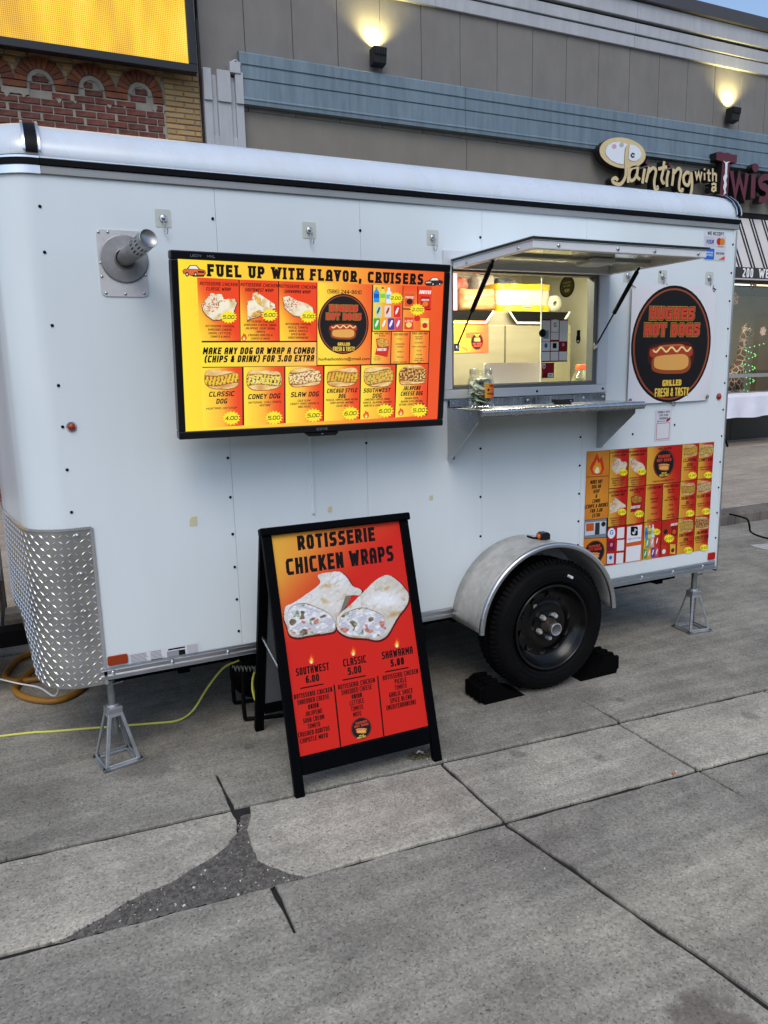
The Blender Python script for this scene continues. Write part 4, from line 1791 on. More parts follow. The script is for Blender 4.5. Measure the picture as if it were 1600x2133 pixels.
# serving opening: frame, sliding glass, hatch, struts
fx0, fx1, fz0, fz1 = 1.772, 2.748, 1.466, 2.14
b = MB()
for r in ((fx0, fz0, fx1, OZ0 + .004), (fx0, OZ1 - .004, fx1, fz1), (fx0, OZ0 + .0045, OX0 + .004, OZ1 - .0045), (OX1 - .004, OZ0 + .0045, fx1, OZ1 - .0045)):
    b.box(r[0], Y0 - .014, r[1], r[2], Y0 - .001, r[3])
wf = b.build('window_frame', mat('frame_white', (206, 210, 214), .35, var=.05), tr, bevel=.003)
for x, z in ((2.72, 1.487), (2.3, 1.487)):
    screw(x, z, SCREW, Y0 - .014, 'screw', wf)
b = MB()
for r in ((OX0 + .004, OZ0 + .004, OX1 - .004, OZ0 + .022), (OX0 + .004, OZ1 - .022, OX1 - .004, OZ1 - .004), (OX0 + .004, OZ0 + .0225, OX0 + .016, OZ1 - .0225), (OX1 - .030, OZ0 + .0225, OX1 - .004, OZ1 - .0225)):
    b.box(r[0], Y0 - .004, r[1], r[2], Y0 + .045, r[3])
b.build('inner_track', mat('track_grey', (110, 112, 112), .4, metal=.4), wf)
b = MB()
b.box(OX0 + .016, Y0 + .004, OZ0 + .0225, OX1 - .03, Y0 + .008, OZ0 + .026)
b.build('seal', M_BLACK, wf)
xg = 2.352
m_clear = bpy.data.materials.new('clear_glass')
m_clear.use_nodes = True
_n = m_clear.node_tree
_n.nodes.remove(_n.nodes['Principled BSDF'])
_tr = _n.nodes.new('ShaderNodeBsdfTransparent')
_tr.inputs[0].default_value = (.93, .95, .93, 1)
_gl = _n.nodes.new('ShaderNodeBsdfGlossy')
_gl.inputs['Roughness'].default_value = .01
_fr = _n.nodes.new('ShaderNodeFresnel')
_fr.inputs[0].default_value = 1.45
_mx = _n.nodes.new('ShaderNodeMixShader')
_ge = _n.nodes.new('ShaderNodeNewGeometry')
_ma = _n.nodes.new('ShaderNodeMath')
_ma.operation = 'SUBTRACT'
_ma.use_clamp = True
_n.links.new(_fr.outputs[0], _ma.inputs[0])
_n.links.new(_ge.outputs['Backfacing'], _ma.inputs[1])
_n.links.new(_ma.outputs[0], _mx.inputs[0])
_n.links.new(_tr.outputs[0], _mx.inputs[1])
_n.links.new(_gl.outputs[0], _mx.inputs[2])
_n.links.new(_mx.outputs[0], _n.nodes['Material Output'].inputs[0])
b = MB()
b.box(xg, Y0 + .024, OZ0 + .023, OX1 - .031, Y0 + .028, OZ1 - .023)
pane = b.build('pane', m_clear, wf)
b = MB()
b.box(xg - .004, Y0 + .022, OZ0 + .023, xg - .0005, Y0 + .030, OZ1 - .023)
b.build('pane_edge', mat('pane_edge', (226, 230, 214), .2), wf)
b = MB()
b.lathe([(.020, 0), (.020, .006), (.016, .009), (.0004, .0095)], 18, frame((xg + .002, Y0 + .022, 1.772), (1, 0, 0), (0, -1, 0)))
b.build('finger_pull', M_BLACK, wf)

HZ, HY = 2.085, 2.47
hx0, hx1 = 1.815, 2.735
b = MB()
b.box(hx0, HY, HZ + .001, hx1, Y0 - .016, HZ + .006)
hatch = b.build('hatch', M_WHITE, tr, bevel=.002)
b = MB()
b.box(hx0 - .008, HY - .008, HZ + .0065, hx1 + .012, Y0 - .02, HZ + .012)
b.build('hatch_skin', mat('hatch_seal', (30, 31, 33), .5), hatch)
b = MB()
b.box(hx0 - .010, HY - .010, HZ + .0125, hx1 + .014, Y0 - .018, HZ + .015)
b.build('hatch_top', M_WHITE, hatch)
b = MB()
t = .028
M_EXT = mat('hatch_frame', (220, 222, 222), .4, metal=.1, var=.06)
b.box(hx0, HY, HZ - .03, hx1, HY + t, HZ)
b.box(hx0, Y0 - .05, HZ - .03, hx1, Y0 - .022, HZ)
b.box(hx0, HY + t + .0005, HZ - .03, hx0 + t, Y0 - .0505, HZ)
b.box(hx1 - t, HY + t + .0005, HZ - .03, hx1, Y0 - .0505, HZ)
hf = b.build('hatch_frame', M_EXT, hatch, bevel=.003)
b = MB()
b.box(hx0 + t, HY + t, HZ - .004, hx1 - t, Y0 - .05, HZ)
b.build('hatch_lining', mat('hatch_lining', (242, 238, 216), .05, metal=.8, var=.02), hatch)
b = MB()
b.box(hx0 + .10, HY + .30, HZ - .014, hx1 - t - .002, HY + .345, HZ - .0045)
b.build('hatch_rib', mat('rib_grey', (156, 156, 146), .4), hatch)
b = MB()
b.box(2.33, HY + .26, HZ - .030, 2.46, HY + .38, HZ - .005)
b.build('hatch_latch', mat('latch_white', (206, 206, 200), .4), hatch, bevel=.006)
for x in (hx0 + .12, hx0 + .42, hx0 + .62, hx1 - .05):
    screw(x, HZ - .015, BOLT, HY, 'bolt', hf)
for yy in (HY + .1, Y0 - .14):
    o = bpy.data.objects.new('bolt', BOLT)
    COL.objects.link(o)
    o.matrix_basis = frame((hx0, yy, HZ - .015), (0, -1, 0), (-1, 0, 0))
    adopt(o, hf)
for xx, nm in ((1.838, 0), (2.668, 1)):
    p0 = Vector((xx, 2.78 if nm == 0 else 2.80, HZ - .03))
    p1 = Vector((xx, Y0 - .012, 1.705))
    d = p1 - p0
    b = MB()
    b.tube([p0, p0 + d * .06], .006, 8)
    b.tube([p0 + d * .05, p0 + d * .56], .0105, 10)
    b.tube([p0 + d * .56, p0 + d * .96], .0042, 8)
    s_ = b.build('gas_strut', M_BLACK, tr)
    b = MB()
    b.box(p0.x - .012, p0.y - .02, p0.z, p0.x + .012, p0.y + .02, p0.z + .006)
    b.build('strut_bracket', M_STEEL, s_)
    b = MB()
    b.lathe([(.009, -.009), (.009, .009), (.0005, .0095)], 10, Matrix.Translation(p1))
    b.box(p1.x - .012, Y0 - .017, p1.z - .018, p1.x + .012, Y0 - .009, p1.z + .018)
    b.build('strut_bracket', M_STEEL, s_)

# stainless counter on two gusset brackets
SX0, SX1, SY, SZ = 1.79, 2.748, 2.815, 1.425
b = MB()
b.box(SX0, SY, SZ - .004, SX1, Y0 - .003, SZ)
b.box(SX0, Y0 - .006, SZ + .0005, SX1, Y0 - .002, SZ + .036)
shf = b.build('counter', M_STEEL, tr, bevel=.001)
b = MB()
b.tube([(SX0 + .006, SY, SZ - .014), (SX1 - .004, SY, SZ - .014)], .0155, 14)
b.box(SX0, SY - .003, SZ - .034, SX1, SY, SZ - .006)
b.build('rolled_edge', M_STEEL, shf)
for xx in (SX0, 2.70):
    b = MB()
    b.prism([(SY + .012, SZ - .005), (SY + .012, SZ - .055), (Y0 - .03, 1.178), (Y0 - .002, 1.178), (Y0 - .002, SZ - .005)], xx, xx + .0035, 'x')
    b.box(xx + .0036, Y0 - .0045, 1.178, xx + .04, Y0 - .002, SZ - .005)
    br = b.build('bracket', M_STEEL, shf)
    for yy, z in ((3.02, 1.37), (3.02, 1.34)):
        bb_ = MB()
        bb_.disc(.004, 0, 10, frame((xx - .0006, yy, z), (0, 1, 0), (-1, 0, 0)))
        bb_.build('rivet', M_BRIGHT, br)
for x in (1.9, 2.25, 2.6, 2.73):
    screw(x, SZ + .02, BOLT, Y0 - .006, 'bolt', shf)
A = Art(.11, .03)
A.raw([(-.055, -.017), (.055, -.017), (.055, .017), (-.055, .017)], (128, 142, 160), 1)
A.ell((-.037, 0), .011, .011, (40, 52, 84), 2)
A.ell((-.037, 0), .0085, .0085, (150, 162, 178), 3)
for i, wd in enumerate((.03, .045, .04)):
    A.text('NEW HAVEN'[:6 + i], (.012, .009 - .009 * i), wd, .005, (44, 56, 90), 2)
A.build('maker_sticker', M_PRINT, shf, Matrix.Translation((1.85, Y0 - .0165, SZ + .022)))

# fender and wheel
WX, WZ, WR = 2.235, .333, .338
FX, FZ, FR = 2.205, .365, .398
YW = 2.845
b = MB()
n = 40
arc = []
for k in range(n + 1):
    a = math.radians(178 - 175 * k / n)
    arc.append((FX + FR * math.cos(a), FZ + (FR - .004) * math.sin(a)))


def ff(u, v):
    p = arc[round(u * n)]
    return (p[0], Y0 - (Y0 - 2.826) * v, p[1])


b.grid(ff, n, 4)
fen = b.build('fender', mat('fender_aluminium', (206, 203, 196), .45, metal=.6, var=.12, vscale=30, dirt=((120, 118, 112), .4, 16, (1, 1, 1))), tr)
sol = fen.modifiers.new('thick', 'SOLIDIFY')
sol.thickness = .003
b = MB()
b.tube([(p[0], 2.826, p[1]) for p in arc], .014, 12)
b.build('rolled_lip', M_ALUM, fen)
b = MB()
b.prism(arc + [(arc[-1][0], .40), (arc[0][0], .40)], Y0 + .052, Y0 + .056, 'y')
b.build('wheel_well', M_DARK, tr)

wh = MB()
MW = frame((WX, YW, WZ), (1, 0, 0), (0, -1, 0))      # local z points at the viewer; face at z=0, tyre behind
w_ = .205
n = 120
prof = [(.222, -.02), (.232, -.004), (.250, .002), (.282, .004), (.306, -.002), (.320, -.016), (.330, -.03), (.3365, -.045), (.338, -.07), (.331, -.073), (.331, -.081), (.338, -.084), (.338, -.118), (.331, -.121), (.331, -.129), (.338, -.132),
        (.3365, -.160), (.330, -.176), (.306, -.204), (.25, -.208), (.222, -.19)]
vs = []
for pi_, (r, z) in enumerate(prof):
    for k in range(n):
        rr = r
        if r > .318 and (k % 2 == 0) and (z > -.06 or z < -.145):
            rr -= .006
        a = 2 * math.pi * k / n
        x, y = rr * math.cos(a), rr * math.sin(a)
        if y < -.328:
            y = -.328 - (y + .328) * -.25
        vs.append((x, y, z))
fs = [(i * n + k, i * n + (k + 1) % n, (i + 1) * n + (k + 1) % n, (i + 1) * n + k) for i in range(len(prof) - 1) for k in range(n)]
M_TYRE = mat('tyre_rubber', (9, 9, 11), .7, var=.2, vscale=12, spec=.12, dirt=((26, 25, 24), .35, 7, (1, 1, 1)))
wheel_parent = MB()
wheel_parent.lathe([(.225, -.03), (.221, -.002), (.214, .004), (.206, -.004), (.200, -.03), (.192, -.036), (.188, -.045), (.178, -.052), (.170, -.062), (.155, -.068), (.120, -.052), (.098, -.046), (.085, -.050), (.070, -.050), (.062, -.044), (.0004, -.044)], 64, MW)
M_RIM = mat('rim_black', (7, 7, 9), .24, var=.1, spec=.38)
tyre = MB()
tyre.add(vs, fs, 0, MW, True)
wheel = tyre.build('wheel', M_TYRE, tr)
rim = wheel_parent.build('rim', M_RIM, wheel)
b = MB()
for k in range(84):
    a = 2 * math.pi * k / 84
    R_ = MW @ Matrix.Rotation(a, 4, 'Z') @ Matrix.Translation((.330, 0, -.030)) @ Matrix.Rotation(-.75, 4, 'Y')
    if (MW @ Matrix.Rotation(a, 4, 'Z') @ Vector((.338, 0, 0))).z < .03:
        continue
    b.box(-.0045, -.0075, -.016, .0035, .0075, .014, 0, R_)
for r, z in ((.300, .0015), (.262, .0042), (.240, .002)):
    b.lathe([(r - .002, z - .001), (r, z + .0016), (r + .002, z - .001)], 72, MW)
tag(b.build('tread_blocks', M_TYRE, wheel), kind='stuff')
b = MB()
for k in range(10):
    a = 2 * math.pi * (k + .3) / 10
    b.lathe([(.019, .0012), (.0172, .0018), (.0165, -.004), (.0004, -.004)], 16, MW @ Matrix.Translation((.138 * math.cos(a), .138 * math.sin(a), -.0595)) @ Matrix.Rotation(.0, 4, 'X'))
b.build('rim_holes', mat('hole_dark', (46, 43, 40), .9, spec=.1), rim)
for k in range(5):
    a = 2 * math.pi * k / 5 + .95
    b = MB()
    b.lathe([(.014, 0), (.014, .016), (.010, .028), (.0004, .030)], 6, MW @ Matrix.Translation((.060 * math.cos(a), .060 * math.sin(a), -.044)), smooth=False)
    b.build('lug_nut', mat('lug_chrome', (226, 226, 224), .3, metal=.7), rim)
b = MB()
b.lathe([(.042, -.046), (.041, -.01), (.034, .0), (.033, .010)], 26, MW, 0)
b.lathe([(.033, .010), (.033, .028), (.030, .030), (.027, .026), (.0004, .022)], 26, MW, 1)
b.lathe([(.031, .030), (.029, .0315), (.027, .030)], 26, MW, 2)
b.build('hub', [mat('greasy_hub', (84, 76, 68), .5, metal=.7, var=.4, vscale=30), mat('cap_steel', (120, 120, 120), .35, metal=.8), M_BRIGHT], rim)
b = MB()
b.box(-.010, -.016, -.055, .010, .016, -.0535, 0, MW @ Matrix.Rotation(.12, 4, 'Z') @ Matrix.Translation((-.055, .108, .0)))
b.build('rim_sticker', mat('sticker_silver', (150, 150, 140), .3, metal=.5), rim)
A = Art(.05, .012)
A.raw([(-.019, -.006), (.019, -.006), (.019, .006), (-.019, .006)], (214, 216, 220), 1)
A.raw([(-.017, -.004), (.004, -.004), (.004, -.001), (-.017, -.001)], (90, 96, 110), 2)
A.build('tyre_sticker', M_PRINT, wheel, Matrix.Translation((WX + .098, YW - .006, WZ + .25)) @ Matrix.Rotation(.5, 4, 'Y'))
# the wheel on the far side
far = tyre.mesh('far_wheel', M_TYRE)
fo = bpy.data.objects.new('wheel', far)
COL.objects.link(fo)
fo.matrix_basis = Matrix.Translation((2 * WX, 2 * YC, 0)) @ Matrix.Rotation(math.pi, 4, 'Z')
adopt(fo, tr)
# ---------------------------------------------------------------- menu television
tv = thing('television', (1.083, 2.93, 1.39), 'black flat television on the trailer wall showing the bright yellow and red menu', 'television')
SW, SH = 1.107, .6227
MT = Matrix.Translation((1.0828, 2.863, 1.7011)) @ Matrix.Rotation(.0168, 4, 'Z') @ Matrix.Rotation(.1049, 4, 'X') @ Matrix.Rotation(.0063, 4, 'Y')
M_TVB = mat('tv_black', (9, 10, 13), .28, spec=.5)
b = MB()
e, eb = .026, .030
b.box(-SW / 2 - e, .002, SH / 2, SW / 2 + e, .05, SH / 2 + .030, 0, MT)
b.box(-SW / 2 - e, .002, -SH / 2 - eb, SW / 2 + e, .05, -SH / 2, 0, MT)
b.box(-SW / 2 - e, .002, -SH / 2 + .0002, -SW / 2, .05, SH / 2 - .0002, 0, MT)
b.box(SW / 2, .002, -SH / 2 + .0002, SW / 2 + e, .05, SH / 2 - .0002, 0, MT)
bez = b.build('bezel', M_TVB, tv, bevel=.004)
for xs_ in ((-SW / 2 - .004, -SW / 2 - .0005),):
    pass
b = MB()
b.prism([(-.075, -SH / 2 - .0305), (.075, -SH / 2 - .0305), (.06, -SH / 2 - .044), (-.06, -SH / 2 - .044)], -.002, .03, 'y', 0, MT)
b.build('sensor_tab', M_TVB, bez, bevel=.003)
b = MB()
b.box(-SW / 2 + .001, .012, -SH / 2 + .001, SW / 2 - .001, .055, SH / 2 - .001, 0, MT)
b.box(-.35, .0555, -.2, .35, .085, .2, 0, MT)
b.build('back_shell', mat('tv_back', (20, 20, 22), .6), tv)
b = MB()
b.box(.95, 2.945, 1.62, 1.22, 3.098, 1.78)
b.box(1.05, 3.086, 1.5, 1.12, 3.099, 1.9)
b.build('wall_mount', M_DARK, tv)
A = Art(1, 1)
for st, cx, w_, z in (('LEDTV', -.49, .04, SH / 2 + .014), ('MHL', -.435, .03, SH / 2 + .014), ('SCEPTRE', 0, .05, -SH / 2 - .016)):
    for q, k in text_shapes(st, .009, .8, width=w_)[0]:
        A.raw([(cx + p[0], z + p[1]) for p in q], (120, 124, 130), 1)
A.build('logo_print', M_PRINT, bez, MT @ Matrix.Translation((0, .0018, 0)))
b = MB()
b.box(-.004, -.0024, -SH / 2 - .036, .004, -.0021, -SH / 2 - .034, 0, MT)
b.build('power_light', mat('blue_led', (60, 90, 255), .3, emit=1.2 * EM), bez)

YEL, YEL2, RED, ORG, INK = (255, 226, 62), (252, 190, 58), (238, 72, 34), (250, 140, 48), (18, 10, 8)
A = Art(SW, SH, [(60, 108), (1541, 172), (1495, 1005), (100, 1065)])
A.grad([(60, 108), (1541, 172), (1495, 1005), (100, 1065)], lambda u, v: lerp(lerp((255, 228, 60), (250, 158, 60), u * 1.35), (238, 86, 38), (u - .62) * 2.6 + .25 * v * (u > .3)), 0, 24, 10)


def panel(q, fn=None, L=2):
    A.grad(q, fn or (lambda u, v: lerp(lerp(YEL, ORG, (u * .9 + (1 - v) * .6) * 1.3), RED, (u * .9 + (1 - v) * .8 - .42) * 2.0)), L, 10, 8)


A.poly([(182, 214), (1468, 256), (1438, 984), (200, 1044)], INK, 1)
A.text('FUEL UP WITH FLAVOR, CRUISERS', (822, 192), 1200, 66, INK, 3, t=1.55, serif=True, gap=1.15)
panel([(165, 210), (392, 220), (400, 563), (178, 563)])
panel([(398, 221), (610, 227), (613, 563), (403, 563)])
panel([(615, 228), (824, 234), (821, 563), (617, 563)])
panel([(180, 572), (820, 570), (820, 702), (184, 708)], lambda u, v: lerp((255, 230, 58), (253, 190, 92), u * 1.1))
panel([(828, 234), (1134, 245), (1120, 695), (825, 698)], lambda u, v: lerp((255, 222, 70), (240, 92, 44), (u - .2) * 1.1 + .25 * (1 - v) - .1))
panel([(1140, 246), (1305, 250), (1300, 506), (1135, 507)], lambda u, v: lerp((250, 216, 70), (244, 100, 46), u * 1.2 - .1))
panel([(1309, 250), (1388, 253), (1385, 380), (1307, 379)], lambda u, v: lerp((236, 78, 40), (250, 150, 60), v))
panel([(1392, 253), (1470, 255), (1465, 383), (1389, 381)], lambda u, v: (228, 62, 34))
panel([(1307, 386), (1465, 389), (1455, 508), (1303, 508)], lambda u, v: lerp((250, 160, 66), (240, 84, 40), u))
panel([(1132, 512), (1237, 512), (1231, 692), (1126, 693)], lambda u, v: lerp((252, 222, 80), (246, 120, 50), u))
for q in ([(1242, 512), (1343, 512), (1336, 690), (1236, 691)], [(1348, 512), (1452, 513), (1446, 688), (1341, 689)]):
    panel(q, lambda u, v: lerp((250, 206, 78), (246, 110, 46), abs(u - .35) * 1.8))
DQ = [[(185, 713), (409, 709), (411, 1035), (197, 1047)], [(418, 709), (641, 707), (640, 1024), (420, 1036)], [(648, 707), (856, 704), (853, 1014), (648, 1024)], [(865, 704), (1062, 702), (1056, 1004), (860, 1014)],
      [(1070, 702), (1261, 698), (1253, 996), (1062, 1005)], [(1270, 698), (1445, 694), (1432, 985), (1258, 995)]]
for q in DQ:
    panel(q, lambda u, v: lerp(lerp((255, 230, 66), (250, 160, 58), u * 1.2), (238, 72, 34), (u - .42) * 2.3 - .2 * v))
for (n1, n2), c in ((('ROTISSERIE CHICKEN', 'CLASSIC WRAP'), (283, 246)), (('ROTISSERIE CHICKEN', 'SOUTHWEST WRAP'), (506, 251)), (('ROTISSERIE CHICKEN', 'SHAWARMA WRAP'), (717, 259))):
    A.text(n1, c, 206, 19, INK, 4, shear=.2, t=1.05)
    A.text(n2, (c[0], c[1] + 28), 206 * len(n2) / 18.5, 19, INK, 4, shear=.2, t=1.05)
W1 = [(192, 360), (240, 298), (300, 304), (310, 330), (370, 330), (382, 352), (362, 405), (320, 440), (255, 448), (215, 420), (196, 392)]
W2 = [(440, 342), (466, 336), (470, 300), (490, 290), (590, 358), (595, 380), (548, 392), (515, 405), (520, 420), (440, 445)]
W3 = [(636, 318), (668, 312), (720, 340), (775, 356), (800, 378), (808, 420), (740, 430), (690, 420), (645, 378)]
for i, P in enumerate((W1, W2, W3)):
    cx, cy = sum(p[0] for p in P) / len(P), sum(p[1] for p in P) / len(P)
    A.poly([(cx + (p[0] - cx) * 1.05 + 1, cy + (p[1] - cy) * 1.05 + 3) for p in P], (120, 60, 24), 3)
    A.rast(P, wrap_fn(3.1 + i * 7, 1 if i != 1 else 0), 4, .002)
A.rast([(470, 300), (510, 320), (522, 372), (500, 360), (480, 330)], lambda u, v: lerp((250, 220, 120), (190, 120, 50), abs(nz(u * 6, v * 6)) * 2), 5, .002)
A.rast([(448, 440), (470, 405), (505, 390), (525, 400), (518, 420)], lambda u, v: lerp((246, 205, 110), (160, 90, 40), abs(nz(u * 7, v * 5, 4)) * 2), 5, .002)
for p, c in (('5.00', (337, 430)), ('6.00', (562, 418)), ('5.00', (775, 426))):
    A.price(p, c, 76, 6)
A.lines(['ROTISSERIE CHICKEN,', 'SHREDDED CHEESE,', 'ONION, LETTUCE,', 'TOMATO & MAYO'], (290, 481), 19.5, 158, 12, (70, 22, 12), 4, shear=.2)
A.lines(['ROTISSERIE CHICKEN,', 'SHREDDED CHEESE, ONION,', 'JALAPENO, SOUR CREAM,', 'TOMATO,', 'CRUSHED DORITOS &', 'CHIPOTLE MAYO'], (511, 455), 19, 180, 12, (70, 22, 12), 4, shear=.2)
A.lines(['ROTISSERIE CHICKEN,', 'PICKLE, TOMATO,', 'GARLIC SAUCE &', 'SPICE BLEND', '(MEDITERRANEAN)'], (720, 469), 19, 140, 12, (70, 22, 12), 4, shear=.2)
flame(A, (420, 540), 34, 44, 4)
A.text('MAKE ANY DOG OR WRAP A COMBO', (503, 618), 612, 38, INK, 4, shear=.2, t=1.4)
A.text('(CHIPS & DRINK) FOR 3.00 EXTRA', (506, 662), 602, 38, INK, 4, shear=.2, t=1.4)
A.text('(586) 244-8610', (978, 287), 190, 22, INK, 4, t=1.0, serif=True)
logo(A, (972, 470), 140, 168, 3)
A.btext('hugheshotdogs@gmail.com', (976, 664), 285, 16, INK, 4, bold=.03)


def bottle(c, w, h, body, cap, label, L=4):
    A.poly([(c[0] - w / 2, c[1] + h / 2), (c[0] - w / 2, c[1] - h * .18), (c[0] - w * .18, c[1] - h * .38), (c[0] - w * .18, c[1] - h * .5), (c[0] + w * .18, c[1] - h * .5), (c[0] + w * .18, c[1] - h * .38), (c[0] + w / 2, c[1] - h * .18), (c[0] + w / 2, c[1] + h / 2)], body, L)
    A.poly([(c[0] - w * .2, c[1] - h * .42), (c[0] - w * .2, c[1] - h * .52), (c[0] + w * .2, c[1] - h * .52), (c[0] + w * .2, c[1] - h * .42)], cap, L + 1)
    A.poly([(c[0] - w * .48, c[1] + h * .2), (c[0] - w * .48, c[1] - h * .08), (c[0] + w * .48, c[1] - h * .08), (c[0] + w * .48, c[1] + h * .2)], label, L + 1)


def can(c, w, h, body, mark, L=4):
    A.poly([(c[0] - w * .4, c[1] - h / 2), (c[0] + w * .4, c[1] - h / 2), (c[0] + w / 2, c[1] - h * .4), (c[0] + w / 2, c[1] + h * .42), (c[0] + w * .4, c[1] + h / 2), (c[0] - w * .4, c[1] + h / 2), (c[0] - w / 2, c[1] + h * .42), (c[0] - w / 2, c[1] - h * .4)], body, L)
    A.poly([(c[0] - w * .2, c[1] + h * .3), (c[0] - w * .3, c[1] + h * .1), (c[0] + w * .05, c[1] - h * .34), (c[0] + w * .3, c[1] - h * .3), (c[0] + w * .1, c[1] + h * .05)], mark, L + 1)


bottle((1157, 304), 32, 84, (40, 150, 225), (230, 120, 40), (20, 90, 190))
bottle((1192, 304), 30, 84, (226, 226, 90), (30, 60, 40), (130, 210, 60))
bottle((1227, 308), 30, 88, (222, 238, 246), (250, 250, 250), (90, 190, 220))
for c, cb, cm in (((1168, 394), (196, 210, 196), (40, 100, 80)), ((1220, 396), (224, 214, 212), (170, 40, 40)), ((1272, 396), (216, 44, 40), (250, 240, 236))):
    can(c, 36, 66, cb, cm)
for i, cb in enumerate(((70, 170, 60), (250, 160, 60), (90, 60, 160), (216, 70, 100))):
    can((1158 + 40 * i, 468), 37, 66, cb, (245, 245, 240))
A.price('2.00', (1266, 321), 68, 6)


def bag(c, w, h, col, mark, txt=None, L=4):
    A.poly([(c[0] - w / 2, c[1] - h / 2), (c[0] + w / 2, c[1] - h * .46), (c[0] + w * .46, c[1]), (c[0] + w / 2, c[1] + h / 2), (c[0] - w / 2, c[1] + h * .47), (c[0] - w * .46, c[1])], col, L)
    A.ell((c[0], c[1] + h * .12), w * .32, h * .22, mark, L + 1, 12)
    if txt:
        A.text(txt, (c[0], c[1] - h * .2), w * .8, h * .16, (250, 245, 240), L + 1, shear=.2)


bag((1343, 332), 56, 76, (222, 90, 40), (60, 30, 30), 'FRITOS')
bag((1432, 345), 52, 68, (186, 26, 28), (240, 120, 40), 'DORITOS')
A.text('DORITOS', (1432, 287), 66, 20, (250, 246, 240), 4, t=1.4, shear=.2)
bag((1338, 464), 52, 70, (222, 74, 40), (250, 214, 120), "LAYS")
bag((1428, 468), 48, 70, (238, 206, 70), (200, 40, 36), "LAYS")
A.ell((1385, 436), 18, 16, (214, 40, 36), 4)
A.price('2.00', (1386, 386), 72, 6)
A.text('WALKING TACO', (1187, 521), 88, 11, (80, 24, 10), 4)
A.text('$4.00', (1187, 534), 34, 9, (80, 24, 10), 4)
A.poly([(1152, 552), (1178, 545), (1222, 560), (1226, 600), (1216, 655), (1146, 640), (1158, 600)], (206, 50, 36), 4)
A.rast([(1158, 556), (1178, 548), (1220, 562), (1222, 590), (1190, 600), (1162, 590)], lambda u, v: lerp((246, 200, 90), (150, 90, 40), abs(nz(u * 8, v * 8)) * 2), 5, .002)
A.text('DORITOS', (1185, 612), 50, 15, (250, 246, 240), 5, shear=.2, t=1.3)
A.lines(['INCLUDES', 'CHILI, CHEESE', 'SOUR CREAM'], (1158, 652), 9, 44, 5, (110, 50, 20), 4)
A.text('1.00 ADD-ONS', (1292, 526), 82, 12, (80, 26, 12), 4, shear=.2)
A.lines(['CHILI', '', 'SHREDDED', 'CHEESE', '', 'TOMATO', '', 'PICKLE', '', 'SPORT PEPPERS'], (1288, 552), 14.6, 78, 8, (120, 46, 16), 4, shear=.2)
A.text('FREE ADD-ONS', (1400, 521), 88, 12, (80, 26, 12), 4, shear=.2)
A.lines(['HOUSE MADE', 'BBQ SAUCE', '', 'DICED ONION', '', 'CRISPY FRIED ONIONS', '', 'RELISH', '', 'JALAPENO', '', 'HOUSE MADE', 'CREAMY GARLIC', 'SAUCE'], (1394, 540), 11.2, 80, 7, (120, 46, 16), 4, shear=.2)
DOGS = [('classic', (298, 776), 185, 100, .05, ['CLASSIC', 'DOG'], (298, 858), 138, ['MUSTARD, KETCHUP'], (297, 937), 168, '4.00', (350, 992)),
        ('coney', (530, 780), 190, 108, .0, ['CONEY DOG'], (531, 872), 176, ['NATIONAL CHILI, ONION,', 'MUSTARD'], (534, 905), 182, '5.00', (583, 992)),
        ('slaw', (755, 768), 176, 100, -.03, ['SLAW DOG'], (755, 862), 154, ['COLE SLAW,', 'CRISPY FRIED ONIONS &', 'BBQ SAUCE'], (752, 897), 158, '5.00', (801, 980)),
        ('chicago', (965, 766), 172, 98, -.1, ['CHICAGO STYLE', 'DOG'], (962, 842), 168, ['PICKLES, TOMATO, ONION, RELISH,', 'SPORT PEPPERS, MUSTARD,', 'CELERY SALT'], (961, 893), 178, '6.00', (1007, 970)),
        ('southwest', (1166, 763), 162, 108, .0, ['SOUTHWEST', 'DOG'], (1157, 841), 150, ['SHREDDED CHEESE, ONION', 'TOMATO, JALAPENO, CRUSHED', 'DORITOS & CHIPOTLE MAYO'], (1157, 892), 160, '6.00', (1200, 957)),
        ('jalapeno', (1357, 758), 152, 104, -.08, ['JALAPENO', 'CHEESE DOG'], (1352, 830), 122, ['SHREDDED CHEESE,', 'JALAPENO SLICES, MUSTARD,', 'KETCHUP, CRISPY FRIED ONIONS'], (1351, 887), 140, '5.00', (1391, 955))]
for i, (kd, c, w_, h_, tl, ti, tc, tw, de, dc, dw, pr_, pc) in enumerate(DOGS):
    P = bun_outline(c, w_, h_, tl)
    A.poly([(c[0] + (p[0] - c[0]) * 1.03, c[1] + (p[1] - c[1]) * 1.05 + 2) for p in P], (150, 80, 30), 3)
    A.rast(P, food_fn(kd, seed=i * 3.3), 4, .0018)
    for k, st in enumerate(ti):
        A.text(st, (tc[0], tc[1] + 40 * k * (.75 if i > 2 else 1)), tw * (len(st) / max(len(s_) for s_ in ti)), 24 if i > 2 else 28, INK, 4, shear=.2, t=1.25)
    A.lines(de, dc, 17, dw, 11, (60, 22, 10), 4, shear=.2)
    A.price(pr_, pc, 82, 6)
flame(A, (1094, 976), 36, 44, 4)
flame(A, (1289, 962), 36, 44, 4)
# two little car drawings in the headline


